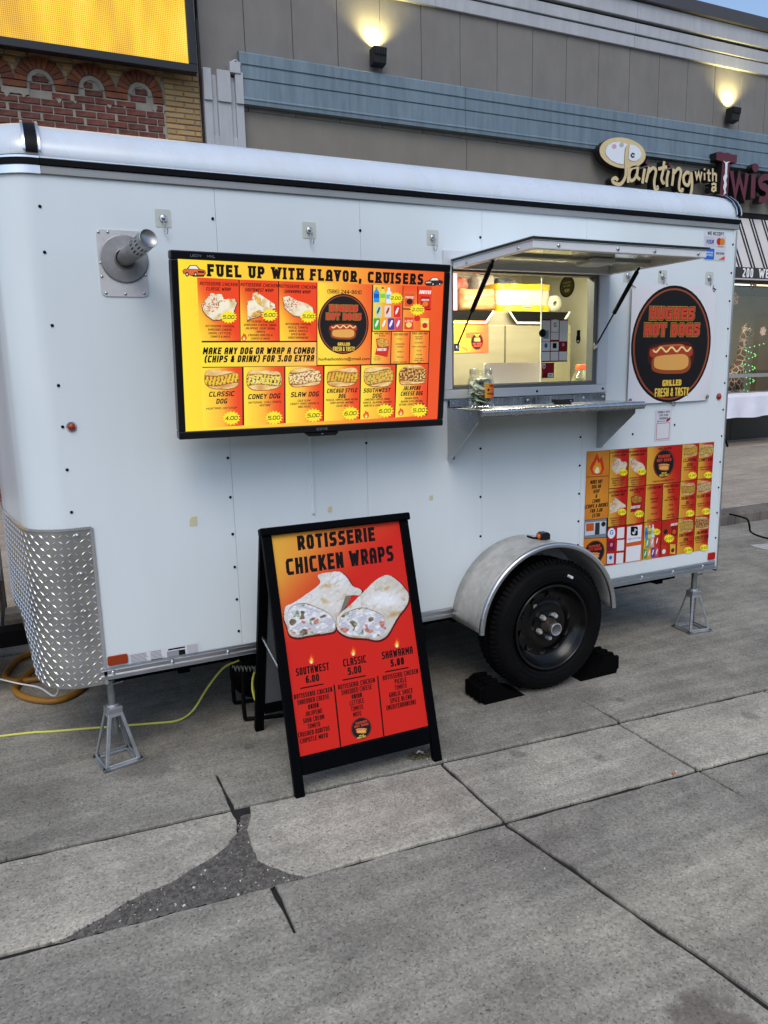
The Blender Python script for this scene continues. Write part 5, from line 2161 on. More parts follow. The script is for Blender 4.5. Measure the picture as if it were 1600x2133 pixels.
def car(c, w, h, col, dark, fl=1):
    def P(x, y):
        return (c[0] + x * w * fl, c[1] + y * h)
    A.poly([P(-.5, .05), P(-.42, -.14), P(-.3, -.16), P(-.18, -.46), P(.1, -.46), P(.26, -.12), P(.44, -.06), P(.5, .1), P(.5, .3), P(.4, .42), P(-.1, .46), P(-.46, .26)], (60, 24, 18) if col[0] > 100 else (16, 16, 18), 3)
    A.poly([P(-.48, .05), P(-.4, -.12), P(.24, -.08), P(.42, -.02), P(.48, .1), P(.48, .26), P(.38, .38), P(-.1, .40), P(-.44, .22)], col, 4)
    A.poly([P(-.25, -.15), P(-.16, -.4), P(.08, -.4), P(.2, -.12)], (240, 236, 226), 5)
    A.poly([P(.16, .02), P(.44, .06), P(.44, .2), P(.16, .18)], dark, 5)
    A.poly([P(-.1, .38), P(.46, .38), P(.4, .52), P(-.05, .52)], (14, 10, 10), 4.5)
    for x in (-.3, .06):
        A.ell(P(x, .32), w * .075, h * .2, (20, 16, 16), 6, 12)
        A.ell(P(x, .32), w * .035, h * .1, (230, 220, 210), 7, 10)


car((149, 172), 128, 66, (222, 104, 56), (50, 20, 16))
car((1482, 226), 106, 48, (44, 44, 48), (210, 205, 200), -1)
A.build('screen', M_SCREEN, tv, MT @ Matrix.Translation((0, .0112, 0)))
b = MB()
b.box(1.092, Y0 - .008, .985, 1.104, Y0, 1.45)
tag(b.build('cable_raceway', M_WHITE, bevel=.002), 'thin white cable cover running down the trailer wall below the television', 'cable cover')

# ---------------------------------------------------------------- sidewalk sandwich board
ab = thing('sandwich_board', (1.1, 2.8, 0), 'black framed sandwich board advertising chicken wraps on a red poster', 'sign')
M_AF = mat('board_black', (6, 7, 10), .5, var=.15, vscale=8, spec=.04)
FB = Vector((1.092, 2.510, 0))
FT = Vector((1.110, 2.803, 1.005))
xd = Vector((1, -.012, 0)).normalized()
zd = (FT - FB)
HT = zd.length
MF = frame(FB, xd, zd)
PW, PH = .562, .868
hw = .320
z0p = .150
b = MB()
fw = .038
for s_ in (-1, 1):
    b = MB()
    b.box(s_ * hw - (fw if s_ > 0 else 0), 0, .0, s_ * hw + (0 if s_ > 0 else fw) - (0), .03, HT - .03, 0, MF)
    b.build('leg', M_AF, ab, bevel=.004)
b = MB()
b.box(-hw + .0385, .002, .078, hw - .0385, .030, .148, 0, MF)
b.build('lower_rail', M_AF, ab, bevel=.005)
b = MB()
b.box(-hw - .008, -.012, HT - .03, hw + .008, .034, HT + .002, 0, MF)
b.build('top_rail', M_AF, ab, bevel=.006)
b = MB()
b.box(-hw + .0385, .012, .1485, hw - .0385, .020, HT - .031, 0, MF)
b.build('backing', M_AF, ab)
BB = Vector((1.092, 3.115, 0))
zd2 = FT + Vector((0, .02, 0)) - BB
MK = frame(BB, xd, zd2)
H2 = zd2.length
for s_ in (-1, 1):
    b = MB()
    b.box(s_ * (hw - .03) - .02, 0, 0, s_ * (hw - .03) + .02, .03, H2 - .03, 0, MK)
    b.build('leg', M_AF, ab, bevel=.004)
b = MB()
b.box(-hw + .052, 0.002, .09, hw - .052, .028, .15, 0, MK)
b.build('lower_rail', M_AF, ab, bevel=.004)
b = MB()
b.box(-hw + .052, 0.006, .151, hw - .052, .014, H2 - .06, 0, MK)
b.build('rear_panel', mat('board_rear', (92, 94, 96), .6), ab)
b = MB()
b.tube([MF @ Vector((-hw + .02, .03, .46)), MK @ Vector((-hw + .03, 0, .52))], .006, 6)
b.build('hinge_stay', M_ALUM, ab)
s_ = 1400 / 420.0
A = Art(PW, PH, [(195, 207), (1062, 122), (1223, 1588), (362, 1790)])
RD = (206, 38, 28)
A.grad([(195, 207), (1062, 122), (1223, 1588), (362, 1790)], lambda u, v: lerp(lerp((226, 172, 62), (214, 96, 40), (u * 1.35 + v * .75)), RD, (u * 1.1 + v * 2.4 - .48) * 1.35), 0, 14, 20)
A.text('ROTISSERIE', (634, 240), 530, 104, INK, 1, t=1.4, shear=.04)
A.text('CHICKEN WRAPS', (655, 396), 736, 116, INK, 1, t=1.4, shear=.04)
WL = [(272, 800), (284, 722), (330, 700), (420, 640), (520, 560), (505, 502), (575, 484), (650, 480), (700, 520), (740, 585), (796, 612), (785, 650), (715, 655), (690, 720), (640, 790), (620, 830), (612, 900), (540, 918), (440, 930), (370, 944), (310, 925), (290, 860)]
WRr = [(622, 860), (640, 790), (720, 720), (800, 640), (880, 560), (930, 525), (985, 512), (1050, 560), (1090, 610), (1113, 648), (1105, 720), (1040, 810), (1000, 880), (960, 945), (900, 975), (820, 960), (720, 950), (650, 915)]

WL = [(p.x, p.y) for p in catmull([(x, y, 0) for x, y in WL], 4, True)]
WRr = [(p.x, p.y) for p in catmull([(x, y, 0) for x, y in WRr], 4, True)]


def shadow(P, gx, L):
    cx, cy = sum(p[0] for p in P) / len(P), sum(p[1] for p in P) / len(P)
    A.poly([(cx + (p[0] - cx) * gx + 4, cy + (p[1] - cy) * gx + 8) for p in P], (96, 18, 14), L)


def tort(seed):
    def fn(u, v):
        c = lerp((228, 229, 230), (200, 194, 178), .5 + .9 * nz(u * 3 + seed, v * 4))
        k = nz(u * 7 + seed, v * 7, 4)
        if k > .3:
            c = lerp(c, (190, 156, 104), (k - .3) * 2.4)
        k = nz(u * 18 + seed, v * 16, 8)
        c = lerp(c, (250, 250, 250), max(0, k) * .6)
        cr = nz((u + v) * 11 + seed, (u - v) * 2.5, 15)
        c = lerp(c, (158, 140, 112), max(0, .5 - abs(cr) * 9) * .8)
        return lerp(c, (140, 122, 96), max(0, (v - .55)) * .8 + max(0, u - .75) * .9)
    return fn


def filling(seed):
    def fn(u, v):
        a = nz(u * 5 + seed, v * 5, 1)
        d = nz(u * 13 + seed, v * 13, 6)
        c = lerp((196, 196, 198), (236, 236, 236), .5 + d)
        if a > .12:
            c = lerp((176, 178, 186), (206, 206, 212), .5 + .5 * math.sin(v * 90 + u * 30 + 3 * d))
        if a < -.34:
            c = lerp((96, 84, 66), (140, 120, 90), .5 + d)
        if nz(u * 6 + seed, v * 6, 12) > .3 and v > .5:
            c = lerp((176, 92, 74), (206, 150, 130), .5 + d)
        if nz(u * 7 + seed, v * 7, 22) > .36 and u < .5:
            c = lerp((96, 120, 84), (180, 196, 170), .5 + d)
        return c
    return fn


shadow(WL, 1.035, 1)
shadow(WRr, 1.035, 1)
A.rast(WL, tort(2.0), 2, .0022)
A.rast(WRr, tort(9.0), 2.4, .0022)
FL = [(300, 760), (340, 715), (420, 705), (490, 735), (560, 770), (605, 820), (612, 880), (540, 908), (440, 920), (372, 932), (318, 905), (298, 830)]
FRr = [(640, 860), (660, 800), (720, 765), (800, 745), (880, 770), (930, 800), (950, 850), (955, 915), (905, 958), (820, 945), (720, 936), (655, 900)]
FL = [(p.x, p.y) for p in catmull([(x, y, 0) for x, y in FL], 4, True)]
FRr = [(p.x, p.y) for p in catmull([(x, y, 0) for x, y in FRr], 4, True)]
A.poly([(p[0] * 1.0, p[1] - 6) for p in FL], (150, 126, 88), 3)
A.poly([(p[0] * 1.0, p[1] - 6) for p in FRr], (150, 126, 88), 3)
A.rast(FL, filling(4.0), 4, .0022)
A.rast(FRr, filling(11.0), 4, .0022)
A.poly([(640, 800), (690, 655), (730, 650), (700, 720), (650, 780)], (120, 112, 100), 3.4)
for cx, cy in ((450, 1097), (733, 1046), (1027, 994)):
    flame(A, (cx, cy), 48, 82, 1)
for st, pr_, c, w_ in (('SOUTHWEST', '6.00', (457, 1172), 228), ('CLASSIC', '5.00', (741, 1119), 158), ('SHAWARMA', '5.00', (1029, 1067), 212)):
    A.text(st, c, w_, 54, INK, 1, t=1.4, shear=.04)
    A.text(pr_, (c[0] - 2, c[1] + 66), 92, 52, INK, 1, t=1.4, shear=.04)
    A.poly([(c[0] - 85, c[1] + 131), (c[0] + 72, c[1] + 102), (c[0] + 73, c[1] + 111), (c[0] - 84, c[1] + 140)], INK, 1)
A.lines(['ROTISSERIE CHICKEN', 'SHREDDED CHEESE', 'ONION', 'JALAPENO', 'SOUR CREAM', 'TOMATO', 'CRUSHED DORITOS', 'CHIPOTLE MAYO'], (458, 1342), 45.5, 262, 34, INK, 1, t=1.3, shear=.04)
A.lines(['ROTISSERIE CHICKEN', 'SHREDDED CHEESE', 'ONION', 'LETTUCE', 'TOMATO', 'MAYO'], (750, 1281), 43, 252, 34, INK, 1, t=1.3, shear=.04)
A.lines(['ROTISSERIE CHICKEN', 'PICKLE', 'TOMATO', 'GARLIC SAUCE', 'SPICE BLEND', '(MEDITERRANEAN)'], (1046, 1222), 43, 242, 34, INK, 1, t=1.3, shear=.04)
A.poly([(595, 1285), (605, 1284), (640, 1722), (630, 1724)], INK, 1)
A.poly([(889, 1228), (898, 1227), (930, 1655), (921, 1657)], INK, 1)
logo(A, (776, 1596), 70, 77, 1, big=False)
A.build('poster', M_PRINT, ab, MF @ Matrix.Translation((0, .0110, z0p + PH / 2)))

# ---------------------------------------------------------------- round banner on hooks
bx0, bx1, bz0, bz1 = 2.890, 3.497, 1.398, 2.018
bn = thing('banner', ((bx0 + bx1) / 2, Y0 - .02, bz0), 'white square vinyl banner with a round hot dog emblem beside the serving hatch', 'banner')
A = Art(bx1 - bx0, bz1 - bz0, [(1083, 302), (1568, 318), (1530, 962), (1055, 960)])
WBN, HBN = bx1 - bx0, bz1 - bz0
A.grad([(1083, 302), (1568, 318), (1530, 962), (1055, 960)], lambda u, v: (222, 222, 226), 0, 30, 30)
logo(A, (1307, 640), 228, 322, 1)
o = A.build('vinyl_sheet', M_PRINT, bn, Matrix.Translation(((bx0 + bx1) / 2, 0, (bz0 + bz1) / 2)))
for v in o.data.vertices:
    u = (v.co.x - (bx0 + bx1) / 2) / (WBN / 2)
    w_ = (v.co.z - (bz0 + bz1) / 2) / (HBN / 2)
    out_ = max(0, math.hypot(u, w_) - 1.02) if v.co.y > -.0001 else 0
    v.co.y += Y0 - .020 - .004 * w_ + .03 * out_ * out_ * (1 + .8 * math.sin(u * 5 + w_ * 3))
for x, z in ((bx0 + .015, bz1 - .018), (bx1 - .015, bz1 - .018), (bx0 + .018, bz0 + .02), (bx1 - .018, bz0 + .02)):
    b = MB()
    b.lathe([(.0105, 0), (.0105, .003), (.006, .004), (.0055, .001)], 14, frame((x, Y0 - .016, z), (1, 0, 0), (0, -1, 0)))
    b.build('grommet', mat('grommet_steel', (120, 116, 108), .3, metal=1.0), bn)
# adhesive hooks
hk = thing('adhesive_hook', (0, 0, 0), 'x', 'hook', 'clear adhesive hooks on the trailer wall')
m_pad = mat('hook_pad', (196, 200, 192), .3, var=.04)
b = MB()
b.prism(rrect(-.030, -.033, .030, .033, .006), -.0015, 0, 'y')
b.build('adhesive_pad', m_pad, hk, local=True)
b = MB()
b.lathe([(.0135, 0), (.0135, .004), (.010, .0065), (.0003, .007)], 18, frame((0, -.0015, .0), (1, 0, 0), (0, -1, 0)), 0)
b.tube([(-.011, -.008, -.002), (-.008, -.012, -.011), (0, -.013, -.014), (.008, -.012, -.011), (.011, -.008, -.002)], .002, 6)
b.tube([(0, -.013, -.014), (0, -.0125, -.045), (.002, -.013, -.056), (.007, -.017, -.059), (.010, -.022, -.054), (.010, -.024, -.038)], .002, 6)
b.build('hook', mat('chrome', (190, 190, 188), .25, metal=1.0), hk, local=True)
HKS = [(.538, 2.203, 'clear adhesive hook above the flue pipe at the left of the wall'), (1.133, 2.191, 'clear adhesive hook above the middle of the television'), (1.722, 2.191, 'clear adhesive hook above the right end of the television'),
       (2.878, 2.062, 'clear adhesive hook holding the left corner of the banner'), (3.118, 2.064, 'clear adhesive hook above the middle of the banner'), (3.462, 2.066, 'clear adhesive hook holding the right corner of the banner')]
for i, (x, z, lab) in enumerate(HKS):
    M = Matrix.Translation((x, Y0, z))
    if i == 0:
        hk.matrix_basis = M
        hk['label'] = lab
    else:
        c = copy_tree(hk, M)
        c['label'] = lab
for x0, z0, x1, z1 in ((2.888, 2.01, bx0 + .015, bz1 - .018), (3.472, 2.012, bx1 - .015, bz1 - .018), (2.99, 1.372, 2.985, bz0 + .004), (3.23, 1.375, 3.225, bz0 + .004)):
    b = MB()
    if z0 > 1.9:
        b.tube([(x0, Y0 - .024, z0), ((x0 + x1) / 2 + .01, Y0 - .03, (z0 + z1) / 2 - .006), (x1, Y0 - .028, z1)], .0018, 6)
    else:
        b.tube([(x0 - .014, Y0 - .006, z0 + .02), (x0 - .009, Y0 - .012, z0 + .004), (x0, Y0 - .014, z0), (x0 + .010, Y0 - .012, z0 + .005), (x0 + .013, Y0 - .006, z0 + .024)], .0018, 6)
    b.build('tie', M_BLACK, bn)

# ---------------------------------------------------------------- stickers and notices on the wall
A = Art(.935, .64, [(122, 353), (1153, 273), (1108, 1132), (100, 1298)])
s6 = A
DB, DY, DR = (28, 14, 10), (214, 160, 52), (186, 32, 26)


def dpanel(q, fn):
    A.grad(q, fn, 1, 8, 8)


def yr(u, v):
    return lerp(lerp((216, 168, 56), (208, 110, 44), u * 1.3), DR, (u + (1 - v) * .4 - .5) * 2)


A.poly([(122, 353), (1153, 273), (1108, 1132), (100, 1298)], DB, 0)
amb = lambda u, v: lerp((222, 150, 50), (206, 120, 40), abs(u - .5) + abs(v - .5))
dpanel([(122, 353), (308, 340), (305, 545), (118, 556)], amb)
dpanel([(117, 560), (304, 549), (298, 884), (108, 904)], amb)
dpanel([(108, 908), (288, 888), (286, 1040), (104, 1050)], lambda u, v: (120, 130, 140))
dpanel([(104, 1054), (290, 1044), (285, 1262), (100, 1298)], amb)
dpanel([(313, 340), (463, 329), (456, 632), (306, 648)], yr)
dpanel([(467, 328), (611, 317), (603, 620), (461, 631)], yr)
dpanel([(615, 317), (894, 295), (882, 592), (607, 618)], yr)
dpanel([(899, 294), (1030, 284), (1018, 572), (887, 587)], yr)
dpanel([(1034, 283), (1153, 273), (1138, 560), (1022, 571)], yr)
dpanel([(306, 654), (456, 637), (443, 938), (300, 956)], yr)
dpanel([(461, 637), (602, 624), (588, 918), (448, 938)], yr)
dpanel([(606, 624), (741, 610), (732, 902), (594, 917)], yr)
dpanel([(746, 610), (881, 597), (866, 884), (738, 901)], yr)
dpanel([(886, 592), (1017, 576), (1003, 868), (871, 884)], yr)
dpanel([(1021, 576), (1137, 565), (1124, 856), (1007, 868)], yr)
dpanel([(298, 962), (441, 944), (435, 1246), (290, 1270)], lambda u, v: (176, 30, 28))
dpanel([(447, 943), (590, 925), (578, 1224), (441, 1246)], lambda u, v: lerp((186, 40, 30), (222, 140, 50), v))
dpanel([(596, 922), (733, 906), (722, 1198), (584, 1222)], yr)
dpanel([(738, 906), (866, 889), (856, 1178), (727, 1198)], lambda u, v: (182, 42, 30))
dpanel([(871, 889), (1002, 873), (990, 1152), (860, 1176)], yr)
dpanel([(1007, 872), (1123, 861), (1108, 1132), (995, 1150)], yr)
flame(A, (206, 452), 128, 178, 2)
A.lines(['MAKE ANY', 'DOG OR', 'WRAP', 'A', 'COMBO', '(CHIPS & DRINK)', 'FOR 3.00', 'EXTRA'], (203, 594), 38.5, 186, 30, INK, 2, shear=.15, t=1.3)
A.poly([(115, 925), (284, 908), (280, 1010), (112, 1028)], (196, 204, 212), 2)
A.poly([(120, 932), (184, 925), (184, 988), (122, 995)], (190, 90, 40), 3)
A.poly([(196, 925), (232, 920), (230, 1016), (192, 1020)], (50, 52, 56), 3)
A.ell((262, 934), 18, 20, (40, 26, 24), 3)
logo(A, (190, 1162), 82, 94, 2, big=False)
for c, tx, wp in (((386, 366), ('ROTISSERIE CHICKEN', 'CLASSIC WRAP'), W1), ((535, 360), ('ROTISSERIE CHICKEN', 'SHAWARMA WRAP'), W3), ((378, 684), ('ROTISSERIE CHICKEN', 'SOUTHWEST WRAP'), W2)):
    A.text(tx[0], (c[0], c[1] - 10), 140, 16, INK, 2, shear=.15)
    A.text(tx[1], (c[0], c[1] + 16), 110, 16, INK, 2, shear=.15)
    bxs = [p[0] for p in wp]
    bys = [p[1] for p in wp]
    P = [(c[0] - 62 + 126 * (p[0] - min(bxs)) / (max(bxs) - min(bxs)), c[1] + 40 + 126 * (p[1] - min(bys)) / (max(bys) - min(bys))) for p in wp]
    A.rast(P, lambda u, v: lerp(wrap_fn(5, 1)(u, v), (150, 130, 110), .25), 2, .0025)
    A.price('6.00' if c[1] > 600 else '5.00', (c[0] + 34, c[1] + 152), 62, 4)
    A.lines(['ROTISSERIE CHICKEN', 'SHREDDED CHEESE', 'ONION, LETTUCE,', 'TOMATO & MAYO'], (c[0] - 8, c[1] + 200), 18, 110, 11, (60, 16, 12), 2, shear=.15)
A.text('(586) 244-8610', (755, 326), 108, 16, INK, 2)
logo(A, (749, 448), 84, 112, 2, big=False)
A.btext('hugheshotdogs@gmail.com', (745, 582), 168, 13, INK, 2, bold=.02)
DD = [('classic', (962, 345), ['CLASSIC', 'DOG'], '4.00'), ('coney', (1090, 342), ['CONEY DOG'], '5.00'), ('chicago', (946, 648), ['CHICAGO STYLE', 'DOG'], '6.00'), ('slaw', (1076, 632), ['SLAW DOG'], '5.00'), ('southwest', (934, 944), ['SOUTHWEST', 'DOG'], '6.00'), ('jalapeno', (1062, 924), ['JALAPENO', 'CHEESE DOG'], '5.00')]
for i, (kd, c, ti, pr_) in enumerate(DD):
    A.rast(bun_outline(c, 112, 96, -.08), (lambda f: (lambda u, v: lerp(f(u, v), (110, 80, 50), .3)))(food_fn(kd, seed=i * 2.2)), 2, .0025)
    for k, st in enumerate(ti):
        A.text(st, (c[0] - 2, c[1] + 72 + 38 * k), 108 * len(st) / max(len(s_) for s_ in ti), 24, INK, 2, shear=.15, t=1.25)
    A.lines(['SHREDDED CHEESE', 'ONION & RELISH'], (c[0] - 4, c[1] + 132), 18, 100, 10, (50, 16, 12), 2, shear=.15)
    A.price(pr_, (c[0] + 18, c[1] + 196), 62, 4)
A.text('WALKING TACO', (532, 656), 118, 18, INK, 2)
A.text('$4.00', (532, 676), 44, 14, INK, 2)
A.poly([(482, 716), (520, 700), (572, 712), (568, 780), (575, 830), (480, 838), (488, 780)], (150, 26, 26), 2)
A.rast([(488, 722), (522, 704), (570, 716), (566, 756), (520, 766), (490, 756)], lambda u, v: lerp((206, 150, 60), (100, 60, 30), abs(nz(u * 8, v * 8)) * 2), 3, .0025)
A.text('DORITOS', (522, 796), 74, 22, (235, 230, 226), 3, shear=.2, t=1.3)
A.price('4.00', (552, 850), 66, 4)
A.text('1.00 ADD-ONS', (674, 640), 116, 18, INK, 2, shear=.15)
A.lines(['CHILI', '', 'SHREDDED', 'CHEESE', '', 'TOMATO', '', 'PICKLE', '', 'SPORT PEPPERS'], (672, 682), 24, 108, 13, (56, 14, 10), 2, shear=.15)
A.text('FREE ADD-ONS', (811, 626), 116, 18, INK, 2, shear=.15)
A.lines(['HOUSE MADE', 'BBQ SAUCE', '', 'DICED ONION', 'CRISPY FRIED ONIONS', '', 'RELISH', '', 'JALAPENO', '', 'HOUSE MADE', 'CREAMY GARLIC'], (808, 656), 20, 104, 11, (56, 14, 10), 2, shear=.15)
for k, (c, bg) in enumerate((((328, 1008), (232, 232, 232)), ((328, 1108), (120, 26, 60)), ((322, 1212), (206, 214, 222)))):
    if k == 0:
        A.ell(c, 30, 42, bg, 2)
        A.btext('G', (c[0], c[1] - 8), 30, 34, (60, 110, 210), 3, bold=.04)
    else:
        A.poly([(c[0] - 28, c[1] - 38), (c[0] + 28, c[1] - 42), (c[0] + 26, c[1] + 38), (c[0] - 30, c[1] + 42)], bg, 2)
        A.ell((c[0], c[1] - 8), 12, 16, (226, 120, 140) if k == 1 else (50, 100, 180), 3)
    A.poly([(c[0] + 48, c[1] - 44), (c[0] + 105, c[1] - 50), (c[0] + 102, c[1] + 36), (c[0] + 44, c[1] + 42)], (226, 226, 226), 2)
A.poly([(456, 956), (575, 938), (568, 1066), (453, 1086)], (226, 228, 232), 2)
A.poly(rrect(484, 952, 542, 1026, 12), (14, 14, 16), 3)
for r in ribbon([(518, 966), (518, 1004), (508, 1012), (500, 1004), (508, 996)], 7) + ribbon([(518, 968), (526, 980), (536, 982)], 7):
    A.poly([tuple(p) for p in r], (240, 240, 240), 4)
A.btext('Hughes Hot Dogs', (513, 1046), 104, 14, (30, 30, 34), 3)
A.poly([(450, 1118), (570, 1098), (562, 1220), (446, 1240)], (226, 228, 232), 2)
for c, cb in (((611, 1000), (60, 140, 200)), ((638, 996), (206, 206, 90)), ((665, 988), (206, 222, 232))):
    bottle(c, 26, 100, cb, (230, 230, 230), lerp(cb, (40, 60, 120), .4), 2)
for c, cb in (((620, 1088), (90, 160, 130)), ((660, 1078), (196, 176, 172)), ((698, 1070), (190, 50, 44))):
    can(c, 28, 78, cb, (235, 230, 226), 2)
for i, cb in enumerate(((60, 150, 60), (226, 150, 60), (84, 60, 140), (190, 70, 90))):
    can((604 + 31 * i, 1172 - 5 * i), 28, 76, cb, (226, 226, 222), 2)
A.price('2.00', (692, 994), 58, 5)
bag((768, 982), 52, 90, (170, 50, 30), (50, 30, 30), None, 2)
bag((836, 984), 46, 84, (130, 22, 22), (200, 90, 40), None, 2)
A.text('DORITOS', (836, 934), 54, 20, (235, 232, 228), 3, shear=.2, t=1.4)
bag((754, 1142), 46, 84, (190, 60, 34), (230, 226, 220), None, 2)
bag((826, 1132), 44, 80, (216, 180, 60), (120, 30, 28), None, 2)
A.price('2.00', (795, 1047), 72, 5)
o = A.build('menu_sticker', M_PRINT, None, Matrix.Translation((0, 0, 0)))
o.location = (2.633 + .935 / 2 - .0, Y0 - .0025, .518 + .32)
o.rotation_euler = (0, .006, 0)
tag(o, 'large orange and red menu sticker with many food pictures beside the wheel fender', 'menu')

A = Art(.118, .172)
A.raw([(-.059, -.086), (.059, -.086), (.059, .086), (-.059, .086)], (206, 206, 212), 1)
for i, (st, w_) in enumerate((("FRANKLY, WE'D", .088), ('LOVE YOUR', .066), ('FEEDBACK!', .062))):
    A.text(st, (0, .072 - .0175 * i), w_, .0105, (70, 74, 92), 2, serif=True)
A.raw([(-.046, .018), (-.040, .030), (-.034, .018)], (60, 60, 70), 2)
A.raw([(-.03, .020), (.014, .020), (.014, .023), (-.03, .023)], (110, 110, 116), 2)
A.poly([(p[0], p[1]) for p in bun_outline((.036, .028), .030, .016, .5)], (150, 46, 40), 2)
A.raw([(-.049, -.078), (.047, -.078), (.047, .012), (-.049, .012)], (176, 70, 80), 2)
A.raw([(-.046, -.075), (.044, -.075), (.044, .009), (-.046, .009)], (214, 214, 218), 3)
o = A.build('feedback_notice', M_PAPER, None)
o.location = (3.168, Y0 - .002, 1.273)
tag(o, 'small white feedback notice taped below the banner', 'notice')

A = Art(.165, .150)
A.raw([(-.083, -.078), (.083, -.078), (.083, .078), (-.083, .078)], (212, 216, 222), 1)
A.text('WE ACCEPT', (0, .062), .124, .018, INK, 2, t=1.3)
for i, (cx, cz, bg) in enumerate(((-.041, .018, (196, 200, 208)), (.041, .018, (196, 200, 208)), (-.041, -.046, (44, 104, 200)), (.041, -.046, (206, 208, 212)))):
    A.raw(rrect(cx - .038, cz - .029, cx + .038, cz + .029, .004, 3), bg, 2)
A.text('VISA', (-.041, .018), .056, .022, (30, 44, 140), 3, t=1.3, shear=.25)
A.ell((.029, .022), .019, .019, (196, 40, 30), 3)
A.ell((.053, .022), .019, .019, (222, 130, 30), 4)
A.raw([(.02, -.006), (.062, -.006), (.062, -.003), (.02, -.003)], (70, 70, 74), 3)
A.text('AMERICAN', (-.041, -.038), .054, .010, (190, 214, 240), 3, t=1.4)
A.text('EXPRESS', (-.039, -.052), .050, .010, (190, 214, 240), 3, t=1.4)
A.text('DISCOVER', (.041, -.040), .06, .011, (40, 40, 44), 3, t=1.4)
A.raw([(.03, -.073), (.078, -.073), (.078, -.052)], (216, 84, 40), 3)
o = A.build('card_sticker', M_PRINT, None)
o.location = (3.492, Y0 - .0015, 2.238)
tag(o, 'white card payment sticker at the upper rear corner of the trailer', 'sticker')

A = Art(.29, .048)
A.raw([(-.146, -.025), (.146, -.025), (.146, .025), (-.146, .025)], (214, 216, 220), 1)
r5 = random.Random(5)
for i in range(7):
    for x0, x1 in ((-.14, -.065), (-.06, -.005)):
        z = .016 - .0056 * i
        A.raw([(x0, z), (x1 - r5.random() * .012, z), (x1 - .014, z + .0022), (x0, z + .0022)], (96, 98, 104), 2)
A.raw([(-.06, -.022), (0, -.022), (0, -.018), (-.06, -.018)], (20, 20, 22), 2)
A.raw([(.006, -.020), (.06, -.020), (.06, .006), (.006, .006)], (150, 152, 156), 2)
A.raw([(.055, -.018), (.082, -.018), (.082, .004), (.055, .004)], (22, 22, 24), 3)
A.raw([(.012, .010), (.082, .010), (.082, .017), (.012, .017)], (22, 22, 24), 2)
A.raw([(.09, -.018), (.136, -.018), (.136, .019), (.09, .019)], (186, 188, 192), 2)
o = A.build('specification_sticker', M_PAPER, None)
o.location = (.413, Y0 - .0015, .457)
tag(o, 'long white specification sticker low on the wall above the bottom rail', 'sticker')
M_TAPE = mat('old_tape', (206, 200, 160), .5)
for px_, py_, s_, lab in ((403, 1086, .020, 'piece of yellowed tape on the lower left of the white wall'), (687, 1061, .013, 'piece of yellowed tape just above the sandwich board'), (898, 1037, .012, 'piece of yellowed tape between sandwich board and serving counter')):
    x, z = onw(px_, py_, Y0)
    b = MB()
    b.prism([(x - s_ * .8, z - s_), (x + s_ * .8, z - s_), (x + s_ * .85, z + s_), (x - s_ * .3, z + s_), (x - s_ * .8, z + s_ * .3)], Y0 - .0012, Y0 - .0004, 'y')
    tag(b.build('tape_piece', M_TAPE), lab, 'tape', 'bits of old tape on the trailer')
# ---------------------------------------------------------------- on the counter
jx_, jy_, jz_ = 1.905, 2.985, SZ + .001
m_jar = bpy.data.materials.new('jar_plastic')
m_jar.use_nodes = True
_n = m_jar.node_tree
_n.nodes.remove(_n.nodes['Principled BSDF'])
_tr = _n.nodes.new('ShaderNodeBsdfTransparent')
_tr.inputs[0].default_value = (.92, .94, .92, 1)
_gl = _n.nodes.new('ShaderNodeBsdfGlossy')
_gl.inputs['Roughness'].default_value = .06
_lw = _n.nodes.new('ShaderNodeLayerWeight')
_lw.inputs[0].default_value = .26
_mx = _n.nodes.new('ShaderNodeMixShader')
_n.links.new(_lw.outputs['Facing'], _mx.inputs[0])
_n.links.new(_tr.outputs[0], _mx.inputs[1])
_n.links.new(_gl.outputs[0], _mx.inputs[2])
_n.links.new(_mx.outputs[0], _n.nodes['Material Output'].inputs[0])
jar = thing('tip_jar', (jx_, jy_, jz_), 'clear plastic tip jar stuffed with banknotes on the steel counter', 'jar')
b = MB()
JM = Matrix.Translation((jx_, jy_, jz_))
b.lathe([(.0005, .002), (.055, .002), (.060, .008), (.061, .03), (.061, .115), (.057, .135), (.048, .147), (.047, .150)], 32, JM)
b.build('jar_body', m_jar, jar)
b = MB()
b.lathe([(.046, .150), (.052, .151), (.052, .172), (.050, .178), (.045, .178)], 32, JM)
for k in range(4):
    b.lathe([(.0525, .154 + .005 * k), (.0535, .156 + .005 * k), (.0525, .158 + .005 * k)], 32, JM)
b.build('jar_neck', m_jar, jar)
M_BILL = mat('banknote', (204, 210, 186), .8, var=.25, vscale=60)
M_BILL2 = mat('banknote_ink', (92, 106, 86), .8, var=.3, vscale=80)
r6 = random.Random(11)
for k in range(20):
    b = MB()
    a, c = r6.random() * 6.28, Vector((r6.uniform(-.018, .018), r6.uniform(-.018, .018), .02 + .0055 * k))
    Rm = Matrix.Rotation(a, 4, 'Z') @ Matrix.Rotation(r6.uniform(-.9, .9), 4, 'X') @ Matrix.Rotation(r6.uniform(-.7, .7), 4, 'Y')
    cv = r6.uniform(8, 18)

    def bf(u, v):
        x, y = (u - .5) * .072, (v - .5) * .055
        p = Rm @ Vector((x, y, .012 * math.sin(x * cv * 3) + .006 * math.sin(y * 70)))
        q = p + c
        r = math.hypot(q.x, q.y)
        if r > .054:
            q.x *= .054 / r
            q.y *= .054 / r
        q.z = max(.006, min(.135, q.z))
        return JM @ q
    b.grid(bf, 8, 6)
    b.grid(lambda u, v: bf(.3 + .4 * u, .2 + .6 * v) + Vector((0, -.0008, .0004)), 4, 4, 1)
    b.build('banknote', [M_BILL, M_BILL2], jar)
A = Art(.06, .07)
